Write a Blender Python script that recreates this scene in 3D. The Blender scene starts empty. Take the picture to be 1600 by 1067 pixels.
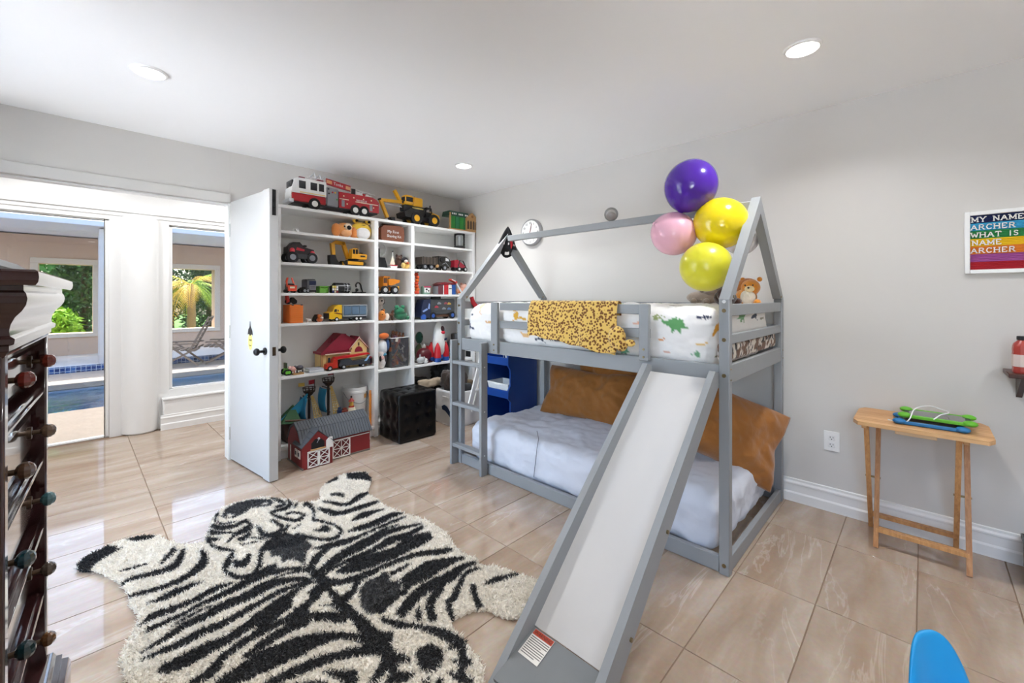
import bpy, bmesh, math, random
import numpy as np
from mathutils import Vector, Matrix, noise
random.seed(7)
rng = np.random.default_rng(7)
scene = bpy.context.scene
C = scene.collection
PI = math.pi

# ------------------------------------------------------------------ camera
CAM_H, FPX, U0, V0 = 1.28, 664.0, 800.0, 465.0
TH = math.atan(643 / 664.0)
cam_d = bpy.data.cameras.new('camera')
cam = bpy.data.objects.new('camera', cam_d)
C.objects.link(cam)
cam.location = (0, 0, CAM_H)
cam.rotation_euler = (PI / 2, 0, TH - PI / 2)
cam_d.sensor_width = 36.0
cam_d.lens = FPX / 1600 * 36
cam_d.shift_y = -(533.5 - V0) / 1600
cam_d.clip_start = 0.02
cam_d.clip_end = 300
scene.camera = cam

# ------------------------------------------------------------------ view
scene.view_settings.view_transform = 'Standard'
scene.view_settings.look = 'None'
scene.view_settings.gamma = 1
scene.view_settings.use_curve_mapping = False
scene.view_settings.exposure = EXPOSURE = 1.05
scene.cycles.max_bounces = 10
scene.cycles.diffuse_bounces = 6
scene.cycles.glossy_bounces = 4
scene.cycles.transparent_max_bounces = 16
scene.cycles.sample_clamp_indirect = 6
scene.cycles.use_denoising = True

# ------------------------------------------------------------------ world and sun
w = bpy.data.worlds.new('sky')
scene.world = w
w.use_nodes = True
nt = w.node_tree
bg = nt.nodes['Background']
sky = nt.nodes.new('ShaderNodeTexSky')
sky.sky_type = 'NISHITA'
sky.sun_disc = False
sky.sun_elevation = math.radians(73)
sky.sun_rotation = math.radians(0)
sky.air_density = 1.0
sky.dust_density = 2.5
nt.links.new(sky.outputs[0], bg.inputs[0])
bg.inputs[1].default_value = 1.1
sun_d = bpy.data.lights.new('sun', 'SUN')
sun_d.energy = 16.0
sun_d.angle = 0.01
sun_d.color = (1.0, 0.98, 0.95)
sun = bpy.data.objects.new('sun', sun_d)
C.objects.link(sun)
sun.rotation_euler = Vector((-0.08, 0.30, 1.0)).to_track_quat('Z', 'Y').to_euler()

# recessed ceiling lamps, three in view and the rest of the same grid behind the camera
LAMPS = [(0.27, 2.83), (2.335, 0.40), (2.36, 2.87), (0.27, 0.40), (2.335, -1.4), (0.27, -1.4)]
LAMP_W = 5.2
for lx, ly in LAMPS:
    ld = bpy.data.lights.new('recessed_lamp_light', 'AREA')
    ld.shape = 'DISK'
    ld.size = 0.12
    ld.energy = LAMP_W * (1.35 if ly > 2 else 0.85)   # the back row is turned up over the toy shelves
    ld.spread = math.radians(140)
    ld.color = (0.96, 0.98, 1.0)
    lo = bpy.data.objects.new('recessed_lamp_light', ld)
    C.objects.link(lo)
    lo.location = (lx, ly, 2.412)

# unseen lamps added to brighten the gallery beyond the double door
ADDED_GALLERY_LAMPS = [(x, 4.72) for x in (-3.3, -2.2, -1.1, 0.0, 1.1, 2.2)]
for lx, ly in ADDED_GALLERY_LAMPS:
    ld = bpy.data.lights.new('recessed_lamp_light', 'AREA')
    ld.shape = 'DISK'
    ld.size = 0.12
    ld.energy = 5.0
    ld.color = (0.96, 0.98, 1.0)
    lo = bpy.data.objects.new('recessed_lamp_light', ld)
    C.objects.link(lo)
    lo.location = (lx, ly, 2.412)

# ------------------------------------------------------------------ measured points
FX, FY = math.cos(TH), math.sin(TH)
def ray(u, v):
    a = (u - U0) / FPX
    return (FX + a * FY, FY - a * FX, (V0 - v) / FPX)
def atX(u, v, x):
    d = ray(u, v); t = x / d[0]
    return Vector((x, d[1] * t, CAM_H + d[2] * t))
def atY(u, v, y):
    d = ray(u, v); t = y / d[1]
    return Vector((d[0] * t, y, CAM_H + d[2] * t))
def atZ(u, v, z=0.0):
    d = ray(u, v); t = (z - CAM_H) / d[2]
    return Vector((d[0] * t, d[1] * t, z))

# ------------------------------------------------------------------ materials
def lin(c):
    c = c / 255.0
    return c / 12.92 if c <= 0.04045 else ((c + 0.055) / 1.055) ** 2.4
def rgb(h):
    if isinstance(h, str):
        return tuple(lin(int(h[i:i + 2], 16)) for i in (0, 2, 4)) + (1.0,)
    return tuple(h) + (1.0,)
MATS = {}
def mat(h, rough=0.5, metal=0.0, var=0.06, scale=14.0, bump=0.0, bscale=60.0, coat=0.0, trans=0.0, sheen=0.0, spec=0.5, emit=0.0, sss=0.0):
    key = (h, rough, metal, var, scale, bump, bscale, coat, trans, sheen, spec, emit, sss)
    if key in MATS:
        return MATS[key]
    m = bpy.data.materials.new('mat_%s' % (h if isinstance(h, str) else 'c'))
    m.use_nodes = True
    n = m.node_tree.nodes; l = m.node_tree.links
    b = n['Principled BSDF']
    col = rgb(h)
    b.inputs['Roughness'].default_value = rough
    b.inputs['Metallic'].default_value = metal
    b.inputs['Specular IOR Level'].default_value = spec
    b.inputs['Coat Weight'].default_value = coat
    b.inputs['Transmission Weight'].default_value = trans
    b.inputs['Sheen Weight'].default_value = sheen
    if sss:
        b.inputs['Subsurface Weight'].default_value = sss
        b.inputs['Subsurface Radius'].default_value = (0.03, 0.02, 0.02)
    if emit:
        b.inputs['Emission Color'].default_value = col
        b.inputs['Emission Strength'].default_value = emit
    tc = n.new('ShaderNodeTexCoord')
    nz = n.new('ShaderNodeTexNoise')
    nz.inputs['Scale'].default_value = scale
    nz.inputs['Detail'].default_value = 3
    l.new(tc.outputs['Object'], nz.inputs['Vector'])
    mx = n.new('ShaderNodeMix'); mx.data_type = 'RGBA'
    mx.inputs[6].default_value = tuple(c * (1 - var) for c in col[:3]) + (1,)
    mx.inputs[7].default_value = tuple(min(1, c * (1 + var)) for c in col[:3]) + (1,)
    l.new(nz.outputs['Fac'], mx.inputs[0])
    l.new(mx.outputs[2], b.inputs['Base Color'])
    if bump:
        n2 = n.new('ShaderNodeTexNoise')
        n2.inputs['Scale'].default_value = bscale
        n2.inputs['Detail'].default_value = 4
        l.new(tc.outputs['Object'], n2.inputs['Vector'])
        bp = n.new('ShaderNodeBump')
        bp.inputs['Strength'].default_value = bump
        bp.inputs['Distance'].default_value = 0.01
        l.new(n2.outputs['Fac'], bp.inputs['Height'])
        l.new(bp.outputs['Normal'], b.inputs['Normal'])
    MATS[key] = m
    return m
def attr_mat(name, rough=0.8, sheen=0.0, bump=0.0, bscale=200.0):
    m = bpy.data.materials.new(name); m.use_nodes = True
    n = m.node_tree.nodes; l = m.node_tree.links
    b = n['Principled BSDF']
    b.inputs['Roughness'].default_value = rough
    b.inputs['Sheen Weight'].default_value = sheen
    a = n.new('ShaderNodeAttribute'); a.attribute_name = 'dye'
    l.new(a.outputs['Color'], b.inputs['Base Color'])
    if bump:
        tc = n.new('ShaderNodeTexCoord')
        n2 = n.new('ShaderNodeTexNoise'); n2.inputs['Scale'].default_value = bscale
        l.new(tc.outputs['Object'], n2.inputs['Vector'])
        bp = n.new('ShaderNodeBump'); bp.inputs['Strength'].default_value = bump; bp.inputs['Distance'].default_value = 0.004
        l.new(n2.outputs['Fac'], bp.inputs['Height']); l.new(bp.outputs['Normal'], b.inputs['Normal'])
    return m
def glass_mat(name, tint=(1, 1, 1), ior=1.45, rough=0.0, veil=0.0):
    m = bpy.data.materials.new(name); m.use_nodes = True
    n = m.node_tree.nodes; l = m.node_tree.links
    n.remove(n['Principled BSDF'])
    out = n['Material Output']
    tr = n.new('ShaderNodeBsdfTransparent'); tr.inputs[0].default_value = tint + (1,)
    gl = n.new('ShaderNodeBsdfGlossy'); gl.inputs['Roughness'].default_value = rough
    fr = n.new('ShaderNodeFresnel'); fr.inputs[0].default_value = ior
    mx = n.new('ShaderNodeMixShader')
    l.new(fr.outputs[0], mx.inputs[0]); l.new(tr.outputs[0], mx.inputs[1]); l.new(gl.outputs[0], mx.inputs[2])
    last = mx
    if veil:
        df = n.new('ShaderNodeBsdfDiffuse'); df.inputs[0].default_value = (0.8, 0.8, 0.8, 1)
        m2 = n.new('ShaderNodeMixShader'); m2.inputs[0].default_value = veil
        l.new(mx.outputs[0], m2.inputs[1]); l.new(df.outputs[0], m2.inputs[2]); last = m2
    l.new(last.outputs[0], out.inputs['Surface'])
    return m

# ------------------------------------------------------------------ geometry collector
class G:
    def __init__(s, S=(1, 1, 1), rs=1.0):
        s.S = S; s.rs = rs; s.v = []; s.f = []
    def add(s, v, f):
        o = len(s.v); s.v += [tuple(p) for p in v]; s.f += [tuple(i + o for i in q) for q in f]; return s
    def m(s, p):
        return (p[0] * s.S[0], p[1] * s.S[1], p[2] * s.S[2])
    def b(s, x0, x1, y0, y1, z0, z1, bev=None):
        a = s.m((x0, y0, z0)); c = s.m((x1, y1, z1))
        lo = [min(a[i], c[i]) for i in range(3)]; hi = [max(a[i], c[i]) for i in range(3)]
        mn = min(hi[i] - lo[i] for i in range(3))
        e = mn * 0.12 if bev is None else bev * (s.rs if s.rs != 1 else 1)
        e = min(e, mn * 0.49, 0.012 if bev is None else 9)
        v = []
        for i in range(8):
            sg = (i & 1, i >> 1 & 1, i >> 2 & 1)
            for ax in range(3):
                v.append(tuple((hi[k] if sg[k] else lo[k]) if k == ax else (hi[k] - e if sg[k] else lo[k] + e) for k in range(3)))
        f = []
        for ax in range(3):
            o1, o2 = [k for k in range(3) if k != ax]
            for sgn in (0, 1):
                base = sgn << ax
                q = [base, base | 1 << o1, base | 1 << o1 | 1 << o2, base | 1 << o2]
                f.append(tuple(i * 3 + ax for i in q))
            for j in range(4):
                c1 = ((j & 1) << o1) | ((j >> 1) << o2); c2 = c1 | 1 << ax
                f.append((c1 * 3 + o1, c2 * 3 + o1, c2 * 3 + o2, c1 * 3 + o2))
        for i in range(8):
            f.append((i * 3, i * 3 + 1, i * 3 + 2))
        return s.add(v, f)
    def c(s, ax, x, y, z, r, l, r2=None, n=20):
        c = Vector(s.m((x, y, z))); r *= s.rs; r2 = r if r2 is None else r2 * s.rs
        l *= s.S['xyz'.index(ax)]
        v = []; f = []
        e = min(r, r2, l) * 0.12
        rings = [(-l / 2, r - e), (-l / 2 + e, r), (l / 2 - e, r2), (l / 2, r2 - e)] if min(r, r2) > 0.001 else [(-l / 2, r), (l / 2, r2)]
        for (h, rr) in rings:
            for k in range(n):
                t = 2 * PI * k / n; p = (rr * math.cos(t), rr * math.sin(t))
                q = {'x': (h, p[0], p[1]), 'y': (p[0], h, p[1]), 'z': (p[0], p[1], h)}[ax]
                v.append(c + Vector(q))
        for i in range(len(rings) - 1):
            for k in range(n):
                f.append((i * n + k, i * n + (k + 1) % n, (i + 1) * n + (k + 1) % n, (i + 1) * n + k))
        f.append(tuple(range(n))); f.append(tuple(range(len(rings) * n - n, len(rings) * n)))
        return s.add(v, f)
    def s_(s, x, y, z, rx, ry=None, rz=None, n=16, m=10):
        ry = rx if ry is None else ry; rz = rx if rz is None else rz
        c = s.m((x, y, z)); R = (rx * s.rs, ry * s.rs, rz * s.rs)
        v = [(c[0], c[1], c[2] - R[2])]; f = []
        for i in range(1, m):
            p = -PI / 2 + PI * i / m
            for k in range(n):
                t = 2 * PI * k / n
                v.append((c[0] + R[0] * math.cos(p) * math.cos(t), c[1] + R[1] * math.cos(p) * math.sin(t), c[2] + R[2] * math.sin(p)))
        v.append((c[0], c[1], c[2] + R[2]))
        for k in range(n):
            f.append((0, 1 + (k + 1) % n, 1 + k))
            f.append((len(v) - 1, 1 + (m - 2) * n + k, 1 + (m - 2) * n + (k + 1) % n))
        for i in range(m - 2):
            for k in range(n):
                a = 1 + i * n
                f.append((a + k, a + (k + 1) % n, a + n + (k + 1) % n, a + n + k))
        return s.add(v, f)
    def prism(s, pts, d0, d1, ax='y'):
        n = len(pts); v = []
        for d in (d0, d1):
            for (a, c) in pts:
                v.append(s.m({'y': (a, d, c), 'x': (d, a, c), 'z': (a, c, d)}[ax]))
        f = [tuple(range(n)), tuple(range(2 * n - 1, n - 1, -1))]
        for k in range(n):
            f.append((k, (k + 1) % n, n + (k + 1) % n, n + k))
        return s.add(v, f)
    def t(s, pts, r, n=8, r2=None):
        P = [Vector(s.m(p)) for p in pts]; r *= s.rs; r2 = r if r2 is None else r2 * s.rs
        v = []; f = []; N = len(P); up = None
        for i, p in enumerate(P):
            d = (P[min(i + 1, N - 1)] - P[max(i - 1, 0)]).normalized()
            if up is None or abs(d.dot(up)) > 0.97:
                up = Vector((0, 0, 1)) if abs(d.z) < 0.9 else Vector((1, 0, 0))
            a = d.cross(up).normalized(); b2 = a.cross(d).normalized(); up = b2
            rr = r + (r2 - r) * i / max(1, N - 1)
            for k in range(n):
                t = 2 * PI * k / n
                v.append(p + a * rr * math.cos(t) + b2 * rr * math.sin(t))
        for i in range(N - 1):
            for k in range(n):
                f.append((i * n + k, i * n + (k + 1) % n, (i + 1) * n + (k + 1) % n, (i + 1) * n + k))
        f.append(tuple(range(n))); f.append(tuple(range(N * n - n, N * n)))
        return s.add(v, f)
    def lathe(s, x, y, z, prof, n=24):
        c = s.m((x, y, z)); v = []; f = []
        for (r, h) in prof:
            for k in range(n):
                t = 2 * PI * k / n
                v.append((c[0] + r * s.rs * math.cos(t), c[1] + r * s.rs * math.sin(t), c[2] + h * s.S[2]))
        for i in range(len(prof) - 1):
            for k in range(n):
                f.append((i * n + k, i * n + (k + 1) % n, (i + 1) * n + (k + 1) % n, (i + 1) * n + k))
        f.append(tuple(range(n))); f.append(tuple(range(len(prof) * n - n, len(prof) * n)))
        return s.add(v, f)
    def bar(s, p, q, w_, h_, up=(0, 0, 1)):
        """a straight rectangular bar between two points"""
        p = Vector(s.m(p)); q = Vector(s.m(q)); d = (q - p).normalized(); up = Vector(up)
        a = d.cross(up).normalized(); b2 = a.cross(d).normalized()
        v = []
        for e in (p, q):
            for (i, j) in ((-1, -1), (1, -1), (1, 1), (-1, 1)):
                v.append(e + a * i * w_ / 2 + b2 * j * h_ / 2)
        return s.add(v, [(0, 1, 2, 3), (7, 6, 5, 4), (0, 1, 5, 4), (1, 2, 6, 5), (2, 3, 7, 6), (3, 0, 4, 7)])
    def quad(s, *p):
        return s.add([s.m(q) for q in p], [tuple(range(len(p)))])
    def grid(s, fn, nu, nv):
        v = [fn(i / nu, j / nv) for i in range(nu + 1) for j in range(nv + 1)]
        f = [(i * (nv + 1) + j, (i + 1) * (nv + 1) + j, (i + 1) * (nv + 1) + j + 1, i * (nv + 1) + j + 1) for i in range(nu) for j in range(nv)]
        return s.add(v, f)

def mesh_from(g, name, recalc=True, smooth=True, angle=38):
    me = bpy.data.meshes.new(name)
    me.from_pydata(g.v, [], g.f)
    if recalc:
        bm = bmesh.new(); bm.from_mesh(me)
        bmesh.ops.recalc_face_normals(bm, faces=bm.faces)
        bm.to_mesh(me); bm.free()
    if smooth:
        me.polygons.foreach_set('use_smooth', [True] * len(me.polygons))
        me.set_sharp_from_angle(angle=math.radians(angle))
    return me
def obj(name, g, m, parent=None, loc=None, rot=None, **k):
    me = g if isinstance(g, bpy.types.Mesh) else mesh_from(g, name, **k)
    if not len(me.materials):
        me.materials.append(m)
    o = bpy.data.objects.new(name, me); C.objects.link(o)
    if loc is not None: o.location = loc
    if rot is not None: o.rotation_euler = rot
    if parent is not None: o.parent = parent
    return o
def struct(name, g, m, parent=None, **k):
    o = obj(name, g, m, parent, **k)
    if parent is None: o['kind'] = 'structure'
    return o
def tag(o, label, cat, group=None):
    o['label'] = label; o['category'] = cat
    if group: o['group'] = group
    return o
def thing(name, label, cat, loc=(0, 0, 0), rotz=0.0, group=None):
    o = bpy.data.objects.new(name, None); C.objects.link(o)
    o.empty_display_size = 0.05
    o.location = loc; o.rotation_euler = (0, 0, rotz)
    return tag(o, label, cat, group)
def shape(g, sh):
    k = sh[0]
    if k == 'b': g.b(*sh[1:])
    elif k == 'c': g.c(*sh[1:])
    elif k == 's': g.s_(*sh[1:])
    elif k == 'p': g.prism(*sh[1:])
    elif k == 't': g.t(*sh[1:])
    elif k == 'l': g.lathe(*sh[1:])
class Toy:
    """a thing laid out in a unit box (x right, y back, z up) of a measured size"""
    def __init__(s, name, label, cat, u0, u1, vtop, z, yf, d, group=None, rotz=0.0, vat=None, rnd=False):
        x0 = atY(u0, 400, yf + d).x; x1 = atY(u1, 400, yf).x
        if rnd:
            c = atY((u0 + u1) / 2, 400, yf + d / 2); wd = (u1 - u0) / FPX * (c.x * FX + c.y * FY)
            x0, x1 = c.x - wd / 2, c.x + wd / 2
        s.W = x1 - x0; s.D = d
        s.H = atY((u0 + u1) / 2 if vat is None else vat, vtop, yf + d * 0.4).z - z
        s.o = thing(name, label, cat, (x0 if not rotz else (x0 + x1) / 2, yf, z), rotz, group)
    def part(s, name, m, *shapes, parent=None, **k):
        g = G((s.W, s.D, s.H), s.H)
        for sh in shapes: shape(g, sh)
        return obj(name, g, m, parent or s.o, **k)
    def wheels(s, xs, r, tyre, hub, yw=0.16, rows=(0.0, 0.84), zc=None, spokes=False):
        for x in xs:
            for y in rows:
                wv = s.part('wheel', tyre, ('c', 'y', x, y + yw / 2, zc or r, r, yw))
                s.part('hub', hub, ('c', 'y', x, y + yw * 0.46, zc or r, r * 0.55, yw * 1.06, None, 14), parent=wv)
def text_mesh(txt, size, depth=0.001, align='LEFT'):
    cu = bpy.data.curves.new('lettering', 'FONT')
    cu.body = txt; cu.size = size; cu.extrude = depth; cu.align_x = align; cu.resolution_u = 2
    to = bpy.data.objects.new('lettering', cu)
    me = bpy.data.meshes.new_from_object(to)
    bpy.data.objects.remove(to)
    return me
def lettering(txt, size, m, parent, loc, rot, depth=0.001, align='LEFT', sx=1.0):
    me = text_mesh(txt, size, depth, align)
    me.materials.clear(); me.materials.append(m)
    o = bpy.data.objects.new('lettering', me); C.objects.link(o)
    o.parent = parent; o.location = loc; o.rotation_euler = rot; o.scale = (sx, 1, 1)
    return o
def inside(px, py, poly):
    res = np.zeros(px.shape, bool)
    n = len(poly); x = np.array([p[0] for p in poly], float); y = np.array([p[1] for p in poly], float)
    bb = (px >= x.min()) & (px <= x.max()) & (py >= y.min()) & (py <= y.max())
    idx = np.nonzero(bb)[0]
    if not len(idx): return res
    a = px[idx]; b = py[idx]; r = np.zeros(len(idx), bool); j = n - 1
    for i in range(n):
        if y[i] != y[j]:
            c = ((y[i] > b) != (y[j] > b)) & (a < (x[j] - x[i]) * (b - y[i]) / (y[j] - y[i]) + x[i])
            r ^= c
        j = i
    res[idx] = r
    return res
def set_dye(me, cols):
    at = me.color_attributes.new('dye', 'FLOAT_COLOR', 'POINT')
    a = np.ones((len(me.vertices), 4), np.float32); a[:, :3] = cols
    at.data.foreach_set('color', a.ravel())
def softbox(lo, hi, r, step, amp=0.0, freq=6.0, seed=0.0, flat_bottom=True, sag=None):
    """rounded cushion-like box as one closed skin"""
    lo = np.array(lo, float); hi = np.array(hi, float); c = (lo + hi) / 2; h = (hi - lo) / 2
    ns = [max(2, int(round(2 * h[i] / step))) for i in range(3)]
    g = G(); key = {}; V = []; Fs = []
    def vid(p):
        k = tuple(np.round(p, 5))
        if k not in key:
            key[k] = len(V); V.append(p)
        return key[k]
    for ax in range(3):
        o1, o2 = [k for k in range(3) if k != ax]
        for sg in (-1, 1):
            ids = np.zeros((ns[o1] + 1, ns[o2] + 1), int)
            for i in range(ns[o1] + 1):
                for j in range(ns[o2] + 1):
                    p = np.zeros(3); p[ax] = sg * h[ax]
                    p[o1] = -h[o1] + 2 * h[o1] * i / ns[o1]; p[o2] = -h[o2] + 2 * h[o2] * j / ns[o2]
                    ids[i, j] = vid(p)
            for i in range(ns[o1]):
                for j in range(ns[o2]):
                    Fs.append((ids[i, j], ids[i + 1, j], ids[i + 1, j + 1], ids[i, j + 1]))
    V = np.array(V); rr = np.minimum(r, h * 0.98)
    inner = np.clip(V, -(h - rr), h - rr); d = V - inner
    L = np.linalg.norm(d / rr, axis=1, keepdims=True); L[L == 0] = 1
    P = inner + d / L
    nrm = (d / rr ** 1) / np.maximum(np.linalg.norm(d / rr, axis=1, keepdims=True), 1e-6)
    if amp:
        for i in range(len(P)):
            q = Vector(P[i]) * freq + Vector((seed, seed * 1.7, 0))
            a = noise.fractal(q, 0.7, 2.1, 4)
            a += 0.8 * abs(noise.noise(Vector((q.x * 0.6 + q.y * 0.9, q.y * 0.5 - q.x * 0.9, q.z * 2.5)) * 1.6))
            k = amp * a
            if flat_bottom and P[i][2] < -h[2] * 0.9: k = 0
            P[i] += nrm[i] * k
    if sag is not None:
        P = sag(P + c) - c
    P = P + c
    me = bpy.data.meshes.new('soft')
    me.from_pydata(P.tolist(), [], Fs)
    bm = bmesh.new(); bm.from_mesh(me); bmesh.ops.recalc_face_normals(bm, faces=bm.faces); bm.to_mesh(me); bm.free()
    me.polygons.foreach_set('use_smooth', [True] * len(me.polygons))
    return me, P
def pillow_mesh(wd, hg, th, n=44, amp=0.012, seed=0.0, pinch=0.10):
    """a stuffed cushion standing in the local xz plane, thickness along y"""
    V = []; F = []; N = n + 1
    for side in (1, -1):
        for i in range(N):
            for j in range(N):
                a = -1 + 2 * i / n; b = -1 + 2 * j / n
                e = max(0.0, (1 - a ** 4) * (1 - b ** 4)) ** 0.5
                e = e * (0.55 + 0.45 * math.sqrt(max(0, (1 - a * a) * (1 - b * b))))
                x = wd / 2 * a * (1 - pinch * (1 - abs(b)) * abs(a) ** 2.0 * (1 - b * b) * 0.9)
                z = hg / 2 * b * (1 - pinch * (1 - abs(a)) * abs(b) ** 2.0 * (1 - a * a) * 0.9)
                q = Vector((x * 4 + seed, z * 4, side * 0.7 + seed))
                wr = noise.fractal(q, 0.8, 2.0, 4) + 0.9 * abs(noise.noise(Vector((x * 3 + z * 9 + seed, z * 2 - x * 3, seed))))
                y = side * (th / 2 * e + amp * wr * e ** 0.5)
                V.append((x, y, z))
    for s in range(2):
        o = s * N * N
        for i in range(n):
            for j in range(n):
                F.append((o + i * N + j, o + (i + 1) * N + j, o + (i + 1) * N + j + 1, o + i * N + j + 1))
    me = bpy.data.meshes.new('pillow'); me.from_pydata(V, [], F)
    bm = bmesh.new(); bm.from_mesh(me)
    bmesh.ops.remove_doubles(bm, verts=bm.verts, dist=0.0008)
    bmesh.ops.recalc_face_normals(bm, faces=bm.faces); bm.to_mesh(me); bm.free()
    me.polygons.foreach_set('use_smooth', [True] * len(me.polygons))
    return me
# ================================================================== the room
XR, YB, XL, YN, ZC = 3.165, 3.93, -0.78, -2.3, 2.43
def tile_mat():
    m = bpy.data.materials.new('polished_beige_marble'); m.use_nodes = True
    n = m.node_tree.nodes; l = m.node_tree.links; b = n['Principled BSDF']
    tc = n.new('ShaderNodeTexCoord'); oi = n.new('ShaderNodeObjectInfo')
    mp = n.new('ShaderNodeVectorMath'); mp.operation = 'MULTIPLY'; mp.inputs[1].default_value = (1, 1, 0)
    l.new(tc.outputs['Object'], mp.inputs[0])
    cm = n.new('ShaderNodeCombineXYZ')
    mu = n.new('ShaderNodeMath'); mu.operation = 'MULTIPLY'; mu.inputs[1].default_value = 37.0
    l.new(oi.outputs['Random'], mu.inputs[0]); l.new(mu.outputs[0], cm.inputs[2]); l.new(mu.outputs[0], cm.inputs[0])
    ad = n.new('ShaderNodeVectorMath'); l.new(mp.outputs[0], ad.inputs[0]); l.new(cm.outputs[0], ad.inputs[1])
    rt = n.new('ShaderNodeMapping'); rt.inputs['Rotation'].default_value = (0, 0, math.radians(-37)); rt.inputs['Scale'].default_value = (1.0, 4.6, 1.0)
    l.new(ad.outputs[0], rt.inputs[0])
    def nz_(scale, detail, dist):
        q = n.new('ShaderNodeTexNoise'); q.inputs['Scale'].default_value = scale; q.inputs['Detail'].default_value = detail; q.inputs['Distortion'].default_value = dist; q.inputs['Roughness'].default_value = 0.55
        l.new(rt.outputs[0], q.inputs['Vector']); return q
    nz = nz_(1.5, 7, 0.5)
    cr = n.new('ShaderNodeValToRGB'); e = cr.color_ramp.elements
    e[0].position = 0.30; e[0].color = rgb('a88f7b'); e[1].position = 0.70; e[1].color = rgb('c8b8a8')
    for p, c in ((0.44, 'b39d89'), (0.56, 'bca895')):
        x = e.new(p); x.color = rgb(c)
    l.new(nz.outputs['Fac'], cr.inputs[0])
    # thin pale and dark veins
    vn = nz_(1.1, 5, 1.0); sb = n.new('ShaderNodeMath'); sb.operation = 'SUBTRACT'; sb.inputs[1].default_value = 0.5
    l.new(vn.outputs['Fac'], sb.inputs[0]); ab = n.new('ShaderNodeMath'); ab.operation = 'ABSOLUTE'; l.new(sb.outputs[0], ab.inputs[0])
    mr = n.new('ShaderNodeMapRange'); mr.inputs['From Min'].default_value = 0.0; mr.inputs['From Max'].default_value = 0.016; mr.inputs['To Min'].default_value = 0.35; mr.inputs['To Max'].default_value = 0.0
    l.new(ab.outputs[0], mr.inputs['Value'])
    mk = nz_(0.8, 2, 0.0); mm = n.new('ShaderNodeMapRange'); mm.inputs['From Min'].default_value = 0.45; mm.inputs['From Max'].default_value = 0.6; l.new(mk.outputs['Fac'], mm.inputs['Value'])
    vm = n.new('ShaderNodeMath'); vm.operation = 'MULTIPLY'; l.new(mr.outputs[0], vm.inputs[0]); l.new(mm.outputs[0], vm.inputs[1])
    vx = n.new('ShaderNodeMix'); vx.data_type = 'RGBA'; vx.inputs[7].default_value = rgb('e6dace'); l.new(vm.outputs[0], vx.inputs[0]); l.new(cr.outputs[0], vx.inputs[6])
    v2 = n.new('ShaderNodeTexNoise'); v2.inputs['Scale'].default_value = 55; v2.inputs['Detail'].default_value = 3
    l.new(ad.outputs[0], v2.inputs['Vector'])
    mx = n.new('ShaderNodeMix'); mx.data_type = 'RGBA'; mx.blend_type = 'MULTIPLY'; mx.inputs[0].default_value = 0.22
    l.new(vx.outputs[2], mx.inputs[6]); l.new(v2.outputs['Color'], mx.inputs[7])
    l.new(mx.outputs[2], b.inputs['Base Color'])
    b.inputs['Roughness'].default_value = 0.045
    b.inputs['Specular IOR Level'].default_value = 0.75
    return m
M_TILE = tile_mat()
M_GROUT = mat('8d7560', 0.8)
M_WALL = mat('d3d0cc', 0.62, var=0.012, scale=2.0, bump=0.05, bscale=30)
M_CEIL = mat('f8f8f8', 0.7, var=0.01, scale=2.0)
M_WHITE = mat('ebebea', 0.38, var=0.01)
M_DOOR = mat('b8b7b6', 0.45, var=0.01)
M_TRIM = mat('eeeeed', 0.3, var=0.01)
M_GAP = mat('6f6c68', 0.7)

SXL = -4.2
fl = struct('floor', G().b(XL - 0.1, XR + 0.1, YN - 0.1, 5.5, -0.06, -0.003).b(SXL - 0.1, XL - 0.1, YB, 5.5, -0.06, -0.003), M_GROUT)
def tiles(parent, x0, x1, y0, y1, px, py, ox, oy, top=0.0, gap=0.0035):
    g = G().b(-px / 2 + gap / 2, px / 2 - gap / 2, -py / 2 + gap / 2, py / 2 - gap / 2, -0.008, 0.0, 0.0012)
    me = mesh_from(g, 'tile'); me.materials.append(M_TILE)
    i0 = math.floor((x0 - ox) / px); j0 = math.floor((y0 - oy) / py + 1e-6)
    i = i0
    while ox + i * px < x1:
        j = j0
        while oy + j * py < y1 - 1e-6:
            o = bpy.data.objects.new('tile', me); C.objects.link(o); o.parent = parent
            o.location = (ox + (i + 0.5) * px, oy + (j + 0.5) * py, top)
            j += 1
        i += 1
tiles(fl, XL, XR, -1.4, 3.97, 0.601, 0.3045, 0.35, 0.324)
tiles(fl, XL, XR, 3.9785, 4.08, 0.601, 0.1115, 0.35, 3.9785)
tiles(fl, SXL, XR, 4.09, 5.2, 0.601, 1.21, 0.35, 4.09)

struct('ceiling', G().b(XL - 0.1, XR + 0.1, YN - 0.1, YB + 0.12, ZC, ZC + 0.1), M_CEIL)
struct('wall_right', G().b(XR, XR + 0.12, YN - 0.1, 5.6, -0.06, ZC + 0.1), M_WALL)
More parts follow.
